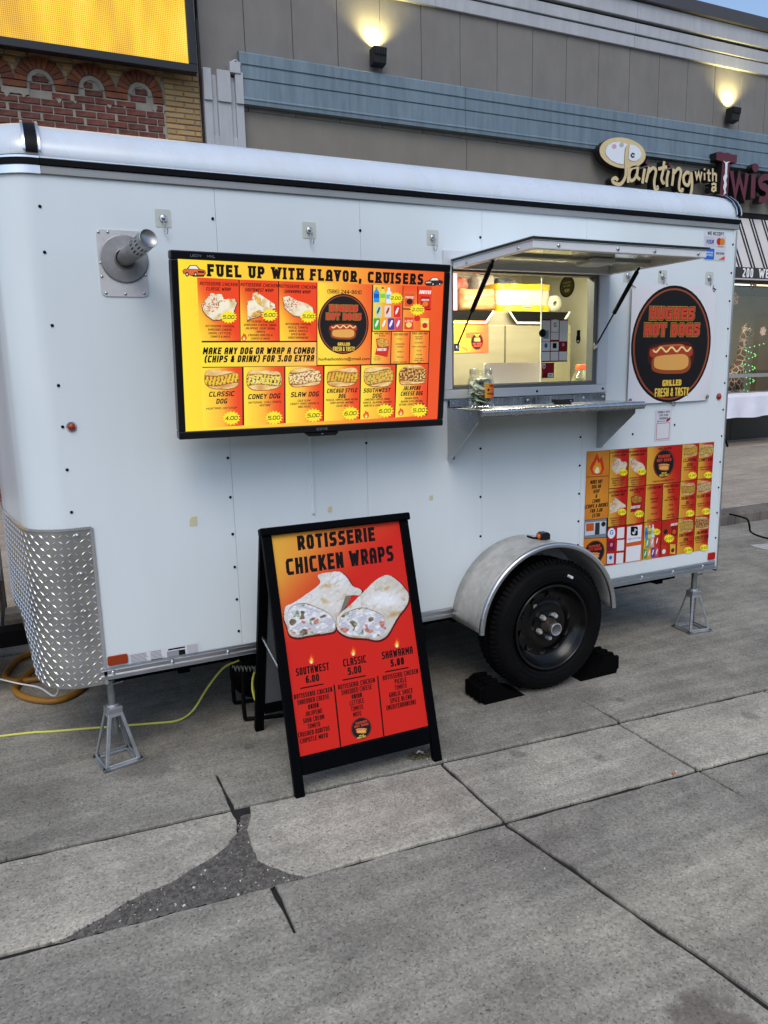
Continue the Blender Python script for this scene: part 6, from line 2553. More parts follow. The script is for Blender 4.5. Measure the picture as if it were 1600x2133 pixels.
A.grad([(-.03, .033), (.03, .033), (.03, -.033), (-.03, -.033)], lambda u, v: lerp((226, 160, 50), (222, 90, 40), u), 1, 8, 2)
A.text('TIPS', (.008, .021), .03, .009, INK, 2, t=1.4, shear=.15)
A.ell((-.012, .004), .006, .006, (70, 24, 20), 2)
A.raw([(-.001, .003), (.018, .003), (.018, .0055), (-.001, .0055)], (120, 50, 20), 2)
A.text('APPRECIATED', (.006, -.014), .046, .0085, INK, 2, t=1.4, shear=.15)
o = A.build('jar_label', M_PRINT, jar)
for v in o.data.vertices:
    a = -.58 + v.co.x / .0618 + .35
    rr = .0618 - v.co.y
    v.co = (jx_ + rr * math.sin(a + .45), jy_ - rr * math.cos(a + .45), jz_ + .078 + v.co.z)
b = MB()
b.box(-.045, -.03, .008, .045, .03, .024, 0, Matrix.Translation((2.36, 2.96, SZ)) @ Matrix.Rotation(.15, 4, 'Z'))
b.box(-.034, -.026, .0005, .034, .026, .0075, 0, Matrix.Translation((2.36, 2.96, SZ)) @ Matrix.Rotation(.15, 4, 'Z'))
b.box(.020, -.0306, .013, .030, -.0301, .018, 1, Matrix.Translation((2.36, 2.96, SZ)) @ Matrix.Rotation(.15, 4, 'Z'))
tag(b.build('card_reader', [mat('reader_black', (16, 16, 18), .3), mat('reader_slot', (190, 190, 190), .4)], bevel=.003), 'flat black card reader lying on the steel counter', 'card reader')

# ---------------------------------------------------------------- inside the trailer
M_FRIDGE = mat('fridge_steel', (146, 141, 118), .4, metal=.5, var=.12, vscale=3, stretch=(1, 1, 6))
FY = 4.0
fr = thing('fridge', (2.68, FY + .4, .46), 'two-door stainless refrigerator seen through the serving window', 'refrigerator')
b = MB()
b.box(2.12, FY + .03, .46, 3.25, FY + .75, 1.955)
b.build('cabinet', M_FRIDGE, fr, bevel=.006)
for x0, x1 in ((2.125, 2.730), (2.738, 3.247)):
    b = MB()
    b.box(x0, FY, .55, x1, FY + .028, 1.87)
    d_ = b.build('door', M_FRIDGE, fr, bevel=.005)
    b = MB()
    cx = (x0 + x1) / 2 + (.0 if x0 > 2.5 else -.02)
    b.prism([(cx - .23, 1.952), (cx - .175, 1.885), (cx + .175, 1.885), (cx + .23, 1.952)], FY - .004, FY + .02, 'y')
    b.build('handle_recess', M_BLACK, d_)
    b = MB()
    b.tube([(cx - .235, FY - .006, 1.952), (cx - .178, FY - .006, 1.882), (cx + .178, FY - .006, 1.882), (cx + .235, FY - .006, 1.952)], .007, 8)
    b.build('handle_rim', mat('rim_white', (228, 226, 206), .4), d_)
A = Art(.246, .19)
A.grad([(-.123, .095), (.123, .095), (.123, -.095), (-.123, -.095)], lambda u, v: lerp((252, 196, 60), (240, 84, 50), u * 1.1 + .2 * v - .1), 1, 8, 4)
for i in range(5):
    A.raw([(-.118, .078 - .012 * i), (.118 if i < 4 else -.03, .078 - .012 * i), (.118 if i < 4 else -.03, .0795 - .012 * i), (-.118, .0795 - .012 * i)], (214, 90, 50), 2)
A.raw([(-.04, -.01), (.123, -.01), (.123, .025), (-.04, .025)], (236, 90, 54), 2)
logo(A, (.04, -.03), .045, .05, 3, big=False)
for r in ribbon([(-.11, -.045), (-.065, -.06)], .003) + ribbon([(-.07, -.062), (-.03, -.082)], .014):
    A.raw([tuple(p) for p in r], (226, 110, 60), 3)
o = A.build('flyer', M_PAPER, None)
o.location = (2.484, FY - .004, 1.80)
tag(o, 'orange flyer with an emblem taped to the left fridge door', 'flyer')
# notices on the sliding glass
A = Art(.165, .215)
A.raw([(-.081, -.106), (.081, -.106), (.081, .106), (-.081, .106)], (130, 30, 30), 1)
for j in range(4):
    for i in range(3):
        cx, cz = -.054 + .054 * i, (.072, .022, -.028, -.077)[j]
        hgt = (.030, .018, .022, .022)[j]
        if j < 2 and i != 1:
            hgt = .026
        bg = (214, 214, 206) if not (j == 2 and i == 2) else (120, 30, 40)
        A.raw([(cx - .0245, cz - hgt), (cx + .0245, cz - hgt), (cx + .0245, cz + hgt), (cx - .0245, cz + hgt)], bg, 2)
A.ell((0, .075), .023, .029, (230, 228, 220), 3)
A.btext('G', (0, .078), .018, .022, (50, 90, 110), 4, bold=.04)
A.raw(rrect(-.012, -.038, .012, -.012, .004), (14, 14, 16), 3)
A.ell((-.054, -.024), .010, .012, (60, 100, 150), 3)
A.ell((.054, -.020), .008, .009, (226, 120, 130), 3)
A.raw([(-.07, .01), (-.038, .01), (-.038, .05), (-.07, .05)], (120, 140, 150), 3)
o = A.build('sticker_sheet', M_PAPER, None)
o.location = (2.433, Y0 + .0232, 1.735)
tag(o, 'white and red sheet of small notices stuck on the sliding glass', 'stickers')
A = Art(.078, .078)
A.raw([(-.038, -.038), (.038, -.038), (.038, .038), (-.038, .038)], (140, 22, 32), 1)
A.raw([(-.034, .034), (-.016, .034), (-.016, .016), (-.025, .006), (-.034, .016)], (206, 190, 196), 2)
A.ell((-.025, .021), .005, .005, (60, 60, 110), 3)
A.text('20', (-.018, -.024), .030, .018, (60, 10, 16), 2, t=1.3)
A.raw([(0, -.034), (.034, -.034), (.034, -.014), (0, -.014)], (220, 220, 214), 2)
A.text('25', (.014, -.024), .018, .012, (40, 40, 60), 3, t=1.2)
o = A.build('permit_sticker', M_PAPER, None)
o.location = (2.394, Y0 + .0232, 1.588)
tag(o, 'dark red permit sticker marked 20 25 low on the sliding glass', 'sticker')
# laptop seen from behind
lp = thing('laptop', (2.33, 3.42, 1.42), 'pale laptop seen from behind inside the serving window', 'laptop')
b = MB()
b.prism(rrect(2.155, 1.455, 2.505, 1.632, .012), 3.34, 3.348, 'y')
b.build('lid', mat('laptop_shell', (228, 228, 222), .4, metal=.2), lp, bevel=.002)
b = MB()
b.box(2.155, 3.35, 1.448, 2.505, 3.58, 1.462)
b.build('base', mat('laptop_shell', (228, 228, 222), .4, metal=.2), lp, bevel=.003)
b = MB()
b.box(1.5, Y0 + .06, 1.40, 3.2, Y0 + .52, 1.446)
b.box(1.5, Y0 + .06, .45, 1.55, Y0 + .5, 1.399)
b.box(3.15, Y0 + .06, .45, 3.2, Y0 + .5, 1.399)
tag(b.build('prep_counter', M_STEEL), 'steel work counter just inside the serving window', 'counter')
# jug with orange cap
jg = thing('drink_jug', (2.78, 3.33, 1.447), 'clear squat drink bottle with an orange cap inside the window', 'bottle')
b = MB()
GM = Matrix.Translation((2.78, 3.33, 1.447))
b.lathe([(.0005, .001), (.05, .001), (.054, .01), (.054, .035), (.049, .045), (.054, .055), (.052, .085), (.044, .108), (.03, .128), (.026, .14)], 24, GM)
b.build('bottle_body', m_jar, jg)
b = MB()
b.lathe([(.0005, .001), (.048, .003), (.050, .03), (.046, .045), (.050, .06), (.049, .075), (.0005, .075)], 24, GM)
b.build('drink', mat('pale_drink', (226, 220, 178), .2), jg)
b = MB()
b.lathe([(.030, .138), (.031, .142), (.031, .164), (.029, .167), (.0005, .167)], 24, GM)
b.build('cap', mat('orange_cap', (236, 96, 50), .45), jg)
# goods on top of the fridge and on the wire shelf
ztop = 1.957


def pouch(name, x0, x1, y, h, mats_fn, label, cat, dep=.2, z=ztop):
    b = MB()

    def f(u, v):
        a = 2 * math.pi * u
        ca, sa = math.cos(a), math.sin(a)
        k = (1 - abs(2 * v - 1) ** 5) ** .4 if 0 < v < 1 else .0
        x = (x0 + x1) / 2 + (x1 - x0) / 2 * math.copysign(abs(ca) ** .35, ca) * (.85 + .15 * k)
        yy = y + dep / 2 * math.copysign(abs(sa) ** .5, sa) * (.25 + .75 * k)
        return (x + .01 * nz(x * 20, yy * 20, v * 5), yy + .012 * nz(x * 15, v * 9, 3), z + h * v + .012 * nz(x * 12, v * 3, yy * 9) * min(1, v * 4))
    b.grid(f, 40, 16, closeu=True)
    return tag(b.build(name, mats_fn), label, cat)


nap = thing('napkin_pack', (2.98, FY + .17, ztop), 'yellow and white plastic pack of napkins on top of the fridge', 'napkins')
def film(nm, z0, z1, ex, m):
    b = MB()

    def f(u, v):
        a = 2 * math.pi * u
        ca, sa = math.cos(a), math.sin(a)
        x = 2.925 + (.205 + ex) * math.copysign(abs(ca) ** .3, ca)
        y = FY + .175 + (.125 + ex) * math.copysign(abs(sa) ** .3, sa)
        z = ztop + z0 + (z1 - z0) * v
        k = .012 * nz(x * 14, z * 30, y * 9) + .006 * nz(x * 40, z * 18, 3)
        return (x + k * .5, y + k, z + .010 * nz(x * 11, v * 2, 5) * v)
    b.grid(f, 72, 8, closeu=True)
    top = [f(i / 72, 1) for i in range(72)]
    b.add(top, [list(range(72))])
    b.build(nm, m, nap)


M_PKY = mat('pack_yellow', (206, 168, 40), .35, var=.2, vscale=20)
film('wrapper_band', .001, .040, .004, M_PKY)
film('wrapper_clear', .038, .138, .0, mat('pack_clear', (192, 188, 166), .35, var=.2, vscale=16))
film('wrapper_top', .134, .170, .003, M_PKY)
A = Art(.1, .03)
A.btext('Napkins', (0, 0), .075, .018, (40, 140, 170), 1, shear=.2, bold=.03)
A.build('lettering', M_PAPER, nap, Matrix.Translation((2.93, FY + .044, ztop + .028)))
pouch('bun_bag', 2.46, 2.71, FY + .14, .14, mat('bun_bag', (184, 146, 98), .35, var=.3, vscale=18, dirt=((190, 90, 60), .5, 14, (1, 1, 1))), 'plastic bag of hot dog buns on top of the fridge', 'buns', .18)
b = MB()
b.box(2.27, FY + .06, ztop + .001, 2.425, FY + .22, ztop + .225)
tag(b.build('pink_box', mat('pink_card', (196, 134, 164), .5, var=.05), bevel=.004), 'pink carton standing at the left end of the fridge top', 'carton')
b = MB()
for i in range(5):
    a = 1.15
GMr = frame((3.17, FY + .12, ztop + .055), (1, 0, 0), (0, -1, 0))
b.lathe([(.016, .05), (.052, .05), (.052, -.06), (.016, -.06), (.016, .05)], 24, GMr)
tag(b.build('paper_roll', mat('white_paper', (196, 192, 174), .8)), 'white paper roll lying at the right end of the fridge top', 'paper roll')
for px0, px1, hh, col, lab in ((2.30, 2.45, .19, (196, 190, 178), 'cream bag behind the hot dog buns on the fridge top'), (2.50, 2.66, .20, (190, 80, 50), 'red and white bag behind the hot dog buns on the fridge top'), (2.72, 2.86, .215, (206, 200, 190), 'white bag behind the napkin pack on the fridge top'), (2.90, 3.04, .195, (90, 96, 120), 'dark blue bag behind the napkin pack on the fridge top')):
    pouch('supply_bag', px0, px1, FY + .36, hh + .045, mat('supply_%d' % int(px0 * 100), col, .4, var=.4, vscale=18, dirt=((230, 226, 216), .8, 12, (1, 1, 1))), lab, 'bag', .14)
ws = MB()
SZ2 = 2.172
for k in range(12):
    ws.tube([(1.9, 4.45 + .045 * k, SZ2), (2.98, 4.45 + .045 * k, SZ2)], .0035, 5)
for k in range(24):
    x = 1.9 + .045 * k
    ws.tube([(x, 4.44, SZ2 + .038), (x, 4.44, SZ2 - .004), (x, 4.96, SZ2 - .004)], .0028, 5)
ws.tube([(1.9, 4.44, SZ2 + .04), (2.98, 4.44, SZ2 + .04)], .005, 6)
ws.tube([(1.9, 4.44, SZ2 - .006), (2.98, 4.44, SZ2 - .006)], .005, 6)
tag(ws.build('wire_shelf', mat('white_wire', (232, 230, 214), .4)), 'white wire shelf along the far wall inside the trailer', 'shelf')
for x0, x1, h, col, lab in ((2.06, 2.3, .1, (206, 214, 226), 'blue and white packet on the wire shelf, leftmost of three'), (2.34, 2.62, .085, (226, 216, 200), 'cream packet in the middle of the wire shelf'), (2.66, 2.9, .1, (236, 232, 224), 'white packet with a dark band at the right end of the wire shelf')):
    pouch('packet', x0, x1, 4.62, h, mat('packet_%d' % int(x0 * 100), col, .5, var=.2, vscale=14, dirt=((60, 70, 120), .7, 8, (1, 1, 1))), lab, 'packet', .18, SZ2 + .005)
# oval emblem and a latch on the rear wall inside
A = Art(.2, .2)
A.ell((0, 0), .085, .075, (44, 40, 24), 1, 30)
A.ell((0, 0), .070, .062, (70, 64, 34), 2, 30)
for i, st in enumerate(('HUGHES', 'HOT DOGS')):
    A.text(st, (0, .028 - .022 * i), .08, .014, (150, 140, 90), 3, t=1.4)
A.poly(bun_outline((0, -.026), .06, .024), (150, 140, 100), 3)
o = A.build('oval_sticker', M_PAPER, None)
o.matrix_basis = Matrix.Translation((XB - .0425, 4.50, 2.175)) @ Matrix.Rotation(math.radians(-90), 4, 'Z')
tag(o, 'dark oval emblem sticker on the rear wall inside the trailer', 'sticker')
b = MB()
b.tube([(XB - .045, 4.36 + .018 * math.sin(a * .5236), 1.80 + .03 * math.cos(a * .5236)) for a in range(12)], .004, 6, closed=True)
b.box(XB - .046, 4.345, 1.79, XB - .041, 4.375, 1.86)
tag(b.build('door_latch', M_DARK), 'small black ring latch on the rear wall inside the trailer', 'latch')
# ceiling strip lamp inside
lm = thing('ceiling_lamp', (2.3, 3.55, 2.30), 'glowing strip lamp on the ceiling inside the trailer', 'lamp')
b = MB()
b.box(1.5, 3.48, 2.306, 3.1, 3.62, 2.329)
b.build('housing', M_WHITE, lm)
b = MB()
b.box(1.52, 3.50, 2.30, 3.08, 3.60, 2.3055)
b.build('diffuser', mat('lamp_diffuser', (255, 248, 220), .5, emit=6.0 * EM), lm)
ld = bpy.data.lights.new('strip_light', 'AREA')
ld.shape = 'RECTANGLE'
ld.size, ld.size_y = 1.5, .1
ld.energy = 56 * EM
ld.color = (1.0, .94, .74)
lo_ = bpy.data.objects.new('strip_light', ld)
lo_.location = (2.3, 3.55, 2.295)
COL.objects.link(lo_)
adopt(lo_, lm)

# ---------------------------------------------------------------- stabiliser jacks, chocks, cords
M_JACK = mat('cast_aluminium', (170, 174, 176), .5, metal=.75, var=.2, vscale=18, bump=.3, bscale=90)
jk = thing('jack_stand', (0, 0, 0), 'x', 'jack stand', 'aluminium stabiliser jacks under the trailer')
hb, ht, hz = .076, .028, .235


def lerp3(a, b_, t):
    return a + (b_ - a) * t


for k in range(4):
    a = math.pi / 2 * k
    Rk = Matrix.Rotation(a, 4, 'Z')
    b = MB()
    # one cast side: outer trapezoid with a tall opening
    O = [Vector((-hb, -hb, 0)), Vector((hb, -hb, 0)), Vector((ht, -ht, hz)), Vector((-ht, -ht, hz))]
    I = []
    for (u, v) in ((.10, .08), (.90, .08), (.78, .88), (.22, .88)):
        bt = O[0].lerp(O[1], u)
        tp = O[3].lerp(O[2], u)
        I.append(bt.lerp(tp, v))
    th = Vector((0, .007, .002))
    vs = O + I + [p + th for p in O] + [p + th for p in I]
    fs = []
    for i in range(4):
        j = (i + 1) % 4
        fs += [(i, j, 4 + j, 4 + i), (8 + i, 12 + i, 12 + j, 8 + j), (4 + i, 4 + j, 12 + j, 12 + i), (i, 8 + i, 8 + j, j)]
    b.add(vs, fs, 0, Rk)
    b.box(-hb - .006, -hb - .006, 0, hb + .006, -hb + .022, .012, 0, Rk)
    b.build('leg_frame', M_JACK, jk, local=True, bevel=.002, seg=1)
b = MB()
b.box(-ht - .003, -ht - .003, hz - .012, ht + .003, ht + .003, hz + .012)
b.lathe([(.026, hz + .012), (.024, hz + .022), (.017, hz + .022)], 16)
b.build('collar', M_JACK, jk, local=True, bevel=.003)
b = MB()
b.tube([(0, 0, hz - .11), (0, 0, .372)], .0165, 14)
b.tube([(-.014, -.012, .345), (.045, -.02, .35)], .004, 6)
b.build('post', mat('zinc_post', (150, 156, 158), .4, metal=.85, var=.2, vscale=20), jk, local=True)
b = MB()
b.box(-.035, -.03, .370, .035, .03, .384)
b.build('head_plate', M_DARK, jk, local=True)
jk.matrix_basis = Matrix.Translation((.190, 3.155, .001)) @ Matrix.Rotation(.22, 4, 'Z')
jk['label'] = 'aluminium stabiliser jack beside the diamond plate front corner'
c = copy_tree(jk, Matrix.Translation((3.545, 3.165, .001)) @ Matrix.Rotation(-.12, 4, 'Z'))
c['label'] = 'aluminium stabiliser jack under the rear end of the trailer'

M_CHOCK = mat('chock_rubber', (7, 7, 8), .85, spec=.06, var=.2, vscale=30, bump=.4, bscale=60)
for x0, sgn, lab in ((WX - .145, -1, 'black rubber wheel chock on the front side of the wheel'), (WX + .20, 1, 'black rubber wheel chock on the rear side of the wheel')):
    b = MB()
    P = [(0, 0), (.02, .008), (.06, .022), (.10, .045), (.135, .074), (.155, .098), (.205, .102), (.235, .085), (.245, .02), (.24, 0)]
    b.prism([(x0 + sgn * p[0], p[1]) for p in P], YW + .02, YW + .175, 'y')
    for k in range(4):
        b.prism(rrect(YW + .028 + .037 * k, .012, YW + .054 + .037 * k, .088, .008, 2), x0 + sgn * .238, x0 + sgn * .262, 'x')
    for k in range(3):
        b.box(min(x0 + sgn * .155, x0 + sgn * .23), YW + .035 + .045 * k, .099, max(x0 + sgn * .155, x0 + sgn * .23), YW + .055 + .045 * k, .112)
    tag(b.build('wheel_chock', M_CHOCK, bevel=.003), lab, 'wheel chock', 'rubber wheel chocks')
# amber lamp standing on the fender
fm = thing('clearance_lamp', (2.275, 2.98, .762), 'small black lamp with an amber lens standing on the wheel fender', 'lamp')
b = MB()
LM = Matrix.Translation((2.262, 2.97, FZ + FR - .008))
b.prism([(-.026, 0), (.030, 0), (.030, .026), (.018, .038), (-.012, .038), (-.026, .026)], -.02, .02, 'y', 0, LM)
b.build('body', mat('reader_black', (16, 16, 18), .3), fm, bevel=.003)
b = MB()
b.lathe([(.015, 0), (.013, .008), (.0004, .012)], 16, LM @ Matrix.Translation((-.026, 0, .018)) @ Matrix.Rotation(math.radians(-90), 4, 'Y'))
b.build('lens', mat('amber_bright', (200, 96, 30), .25), fm)
b = MB()
b.tube([LM @ Vector((-.026, 0, .010)), LM @ Vector((-.06, .0, .014)), LM @ Vector((-.092, .005, .026))], .0055, 8)
b.build('cable_plug', M_BLACK, fm)

# yellow extension cord, its reel, the thick hose and a thin white cord
b = MB()
pts = [(-2.2, 3.9), (-1.2, 3.78), (-.275, 3.626), (-.035, 3.556), (.211, 3.479), (.36, 3.43), (.481, 3.40)]
P = [(x, y, .0055) for x, y in pts] + [(.56, 3.42, .03), (.64, 3.44, .12), (.72, 3.42, .215), (.79, 3.38, .255)]
b.tube(catmull(P, 8), .0055, 8)
tag(b.build('extension_cord', mat('cord_yellow', (206, 206, 96), .45, var=.08)), 'thin yellow extension cord running along the ground to the cord reel', 'cord')
rl = thing('cord_reel', (.9, 3.36, 0), 'black cord reel wound with yellow cord behind the sandwich board', 'cord reel')
b = MB()
P = [(.775, 3.24, .30), (.765, 3.24, .05), (.80, 3.24, .012), (1.0, 3.20, .012), (1.04, 3.2, .05), (1.03, 3.2, .30)]
b.tube(catmull(P, 6), .010, 8)
P = [(.775, 3.44, .30), (.765, 3.44, .05), (.80, 3.44, .012), (1.0, 3.44, .012), (1.04, 3.44, .05), (1.03, 3.44, .30)]
b.tube(catmull(P, 6), .010, 8)
b.tube([(.775, 3.24, .30), (.775, 3.44, .30)], .010, 8)
b.build('stand', M_BLACK, rl)
b = MB()
b.lathe([(.04, -.09), (.04, .09)], 20, frame((.9, 3.34, .17), (1, 0, 0), (0, 1, 0)))
b.lathe([(.04, .09), (.15, .092), (.15, .098), (.04, .098)], 28, frame((.9, 3.34, .17), (1, 0, 0), (0, 1, 0)))
b.build('drum', M_BLACK, rl)
for k in range(7):
    b = MB()
    cx, ry = .86 + .010 * k, .10 + .012 * (k % 3)
    P = [(cx + (.055 + .012 * (k % 2)) * math.cos(a * .5236) + .01 * k, 3.22 + .02 * k + .02 * math.sin(a * .5236), .165 + ry * math.sin(a * .5236)) for a in range(12)]
    b.tube(catmull(P, 3, True), .0055, 7, closed=True)
    b.build('cord_loop', MATS['cord_yellow'], rl)
b = MB()
P = [(.72 + .12 * t / 42, 3.22 + .008 * math.cos(t * 1.05), .285 - .0006 * t + .014 * math.sin(t * 1.05)) for t in range(43)]
b.tube(P, .0028, 5)
b.build('spring_guard', M_ALGREY, rl)
b = MB()
P = [(.35, 4.6, .02), (.1, 4.72, .02), (-.166, 4.65, .02), (-.25, 4.47, .02), (-.265, 4.33, .02), (-.2, 4.255, .02), (-.1, 4.235, .022), (.06, 4.25, .03), (.05, 4.33, .048), (-.05, 4.36, .048), (-.118, 4.34, .04), (-.2, 4.22, .02), (-.215, 4.12, .018), (-.155, 3.99, .018), (-.03, 3.89, .018), (.08, 3.96, .018), (.16, 4.15, .018), (.3, 4.5, .018)]
b.tube(catmull(P, 8), .017, 10)
tag(b.build('thick_hose', mat('hose_ochre', (150, 104, 34), .5, var=.15)), 'thick ochre hose looped on the ground under the trailer nose', 'hose')
b = MB()
P = [(-.4, 4.3, .09), (-.22, 4.1, .075), (-.10, 3.9, .10), (-.03, 3.6, .16), (.0, 3.4, .30), (.02, 3.3, .39)]
b.tube(catmull(P, 8), .0045, 6)
tag(b.build('white_cord', mat('cord_white', (214, 214, 210), .5)), 'thin white cord hanging from the trailer nose over the hose', 'cord')
# generator on the tongue, barely seen beyond the nose
gn = thing('tongue_equipment', (-.62, 4.5, .30), 'dark blue and yellow equipment on the trailer tongue beyond the nose', 'equipment')
b = MB()
b.box(-.98, 4.2, .30, -.24, 4.75, .48)
b.build('base_tank', mat('generator_navy', (22, 24, 44), .5), gn, bevel=.03)
b = MB()
b.box(-.9, 4.25, .481, -.32, 4.7, .8)
b.build('engine_cover', mat('generator_yellow', (196, 150, 30), .5, var=.1), gn, bevel=.04)
b = MB()
for x in (-.99, -.25):
    b.tube([(x, 4.2, .3), (x, 4.2, .93), (x, 4.75, .93), (x, 4.75, .3)], .014, 8)
b.build('frame', M_ALUM, gn)

# ---------------------------------------------------------------- little things on the ground
wd = MB()
r8 = random.Random(8)
wx, wy = ong(888, 1582)
for k in range(420):
    a, r = r8.random() * 6.28, r8.random() ** .6 * .06
    x, y = wx + r * math.cos(a) * 1.1, wy + .035 + r * math.sin(a) * .55
    t = r8.random() * 6.28
    l = r8.uniform(.008, .028)
    d = Vector((math.cos(t), math.sin(t), r8.uniform(.1, .9))) * l
    s_ = Vector((-math.sin(t), math.cos(t), 0)) * .0012
    p = Vector((x, y, r8.uniform(-.004, .008)))
    wd.add([p - s_, p + s_, p + d], [(0, 1, 2)], 0 if r8.random() < .6 else 1)
tag(wd.build('weeds', [mat('weed_green', (62, 60, 36), .9), mat('weed_straw', (104, 92, 62), .9)], fix=False), 'clump of dry weeds in the joint by the sandwich board leg', 'weeds', kind='stuff')
b = MB()
x, y = ong(876, 1573)
b.grid(lambda u, v: (x + .034 * (u - .5), y + .018 * (v - .5), .012 + .006 * math.sin(u * 5) + .004 * math.cos(v * 4 + u * 3)), 8, 6)
tag(b.build('paper_scrap', mat('white_scrap', (206, 206, 204), .6)), 'crumpled white scrap among the weeds by the sandwich board', 'litter')
b = MB()
x, y = ong(1405, 1612)
b.tube([(x - .012, y - .004, .005), (x + .004, y, .005)], .004, 8)
b.tube([(x + .004, y, .005), (x + .012, y + .002, .005)], .0041, 8, mi=1)
tag(b.build('cigarette_butt', [mat('butt_orange', (196, 110, 60), .8), mat('butt_white', (206, 200, 190), .8)]), 'orange cigarette butt lying beside a joint in the concrete', 'cigarette butt')
pb = MB()
for k in range(150):
    x, y = r8.uniform(-.3, 3.2), r8.uniform(.9, 2.9)
    r = r8.uniform(.0015, .0042)
    M = Matrix.Translation((x, y, r * .4)) @ Matrix.Rotation(r8.random() * 6, 4, 'Z')
    pb.add([(r, 0, 0), (0, r * .8, 0), (-r, 0, 0), (0, -r * .9, 0), (0, 0, r * .7)], [(0, 1, 4), (1, 2, 4), (2, 3, 4), (3, 0, 4)], r8.randrange(3), M)
tag(pb.build('grit', [MATS['stone_dark'], MATS['stone_mid'], MATS['stone_white']]), 'scattered grit and tiny stones on the concrete', 'grit', kind='stuff')
b = MB()
P = [(*ong(1520, 1071, .137), .137), (*ong(1534, 1074, .137), .137), (*ong(1548, 1078, .137), .137), (*ong(1557, 1082, .13), .13), (*ong(1561, 1094, .06), .06), (*ong(1563, 1106, .006), .006), (*ong(1570, 1113), .006), (*ong(1582, 1118), .006), (*ong(1600, 1123), .006), (*ong(1650, 1130), .006)]
b.tube(catmull(P, 5), .009, 6)
tag(b.build('power_cable', M_BLACK), 'black cable dropping over the kerb into the street', 'cable')

# ---------------------------------------------------------------- background things
M_HOUS = mat('lamp_housing', (26, 25, 26), .5, var=.1)
for i, (px_, pt_, pb_, lab) in enumerate(((787, 102, 138, 'black wall lamp throwing yellow light up the grey panels, nearest to the brick building'), (1527, 226, 256, 'black wall lamp throwing yellow light up the grey panels, above the shop sign'))):
    yl = YB - .14
    x, z1 = onw(px_, pt_, yl)
    z0 = onw(px_, pb_, yl)[1]
    up = thing('wall_uplight', (x, yl, z0), lab, 'lamp', 'uplights along the storefront wall')
    b = MB()
    b.prism([(YB - .07, z0), (YB - .20, z0 + .02), (YB - .24, z1), (YB - .07, z1)], x - .095, x + .095, 'x')
    h_ = b.build('housing', M_HOUS, up, bevel=.01)
    b = MB()
    for k in range(7):
        b.box(x - .08 + .025 * k, YB - .246, z1 - .10, x - .068 + .025 * k, YB - .225, z1 - .01)
    tag(b.build('fins', M_HOUS, h_), kind='stuff')
    b = MB()
    b.box(x - .02, YB - .071, z0 + .05, x + .02, YB - .006, z1 - .06)
    b.build('wall_arm', M_HOUS, up)
    b = MB()
    b.lathe([(.035, 0), (.03, .02), (.0005, .03)], 16, Matrix.Translation((x, YB - .13, z1 + .001)))
    b.build('bulb', mat('lamp_bulb', (255, 236, 150), .5, emit=14 * EM), up)
    sd = bpy.data.lights.new('uplight_beam', 'SPOT')
    sd.energy = 110 * EM
    sd.color = (1.0, .84, .34)
    sd.spot_size = math.radians(125)
    sd.spot_blend = 1.0
    sd.shadow_soft_size = .03
    so = bpy.data.objects.new('uplight_beam', sd)
    so.location = (x, YB - .12, z1 + .045)
    so.rotation_euler = Vector((0, -.25, -1)).to_track_quat('Z', 'Y').to_euler()
    COL.objects.link(so)
    adopt(so, up)

# shop sign of raised letters
sg = thing('shop_sign', (onw(1400, 400, YB)[0], YB, onw(1400, 400, YB)[1] - .4), 'raised cream and maroon lettering of a shop sign on the brown wall', 'sign')
ys = YB - .24
M_CREAM = mat('sign_cream', (206, 186, 140), .5, var=.1, vscale=5)
M_MAR = mat('sign_maroon', (88, 22, 36), .5, var=.1)
M_SIDE = mat('sign_side', (20, 16, 16), .6)
M_SW = mat('sign_white', (214, 220, 226), .5)
q4 = 370 / 1600.0


def sp(x, y):
    return onw(1230 + x * q4, 270 + y * q4, ys)


def letter(strokes, wdt, m, name='sign_letter', front=0.0):
    b = MB()
    for k, st in enumerate(strokes):
        pts = [sp(*p) for p in st]
        kk = wdt if not isinstance(wdt, list) else wdt[k]
        for q in ribbon(pts, kk):
            P = [tuple(p) for p in q]
            yy = ys - front - .0015 * k
            n = len(P)
            vs = [(p[0], yy, p[1]) for p in P] + [(p[0], yy + .14, p[1]) for p in P]
            b.add(vs, [list(range(n))], 0)
            b.add(vs, [(i, (i + 1) % n, n + (i + 1) % n, n + i) for i in range(n)], 1)
    return b.build(name, [m, M_SIDE], sg)


def shape(pts, m, front, d=.14, name='sign_plate', parent=None):
    b = MB()
    P = [sp(*p) for p in pts]
    n = len(P)
    vs = [(p[0], ys - front, p[1]) for p in P] + [(p[0], ys - front + d, p[1]) for p in P]
    b.add(vs, [list(range(n))], 0)
    b.add(vs, [(i, (i + 1) % n, n + (i + 1) % n, n + i) for i in range(n)], 1)
    return b.build(name, [m, M_SIDE], parent or sg)


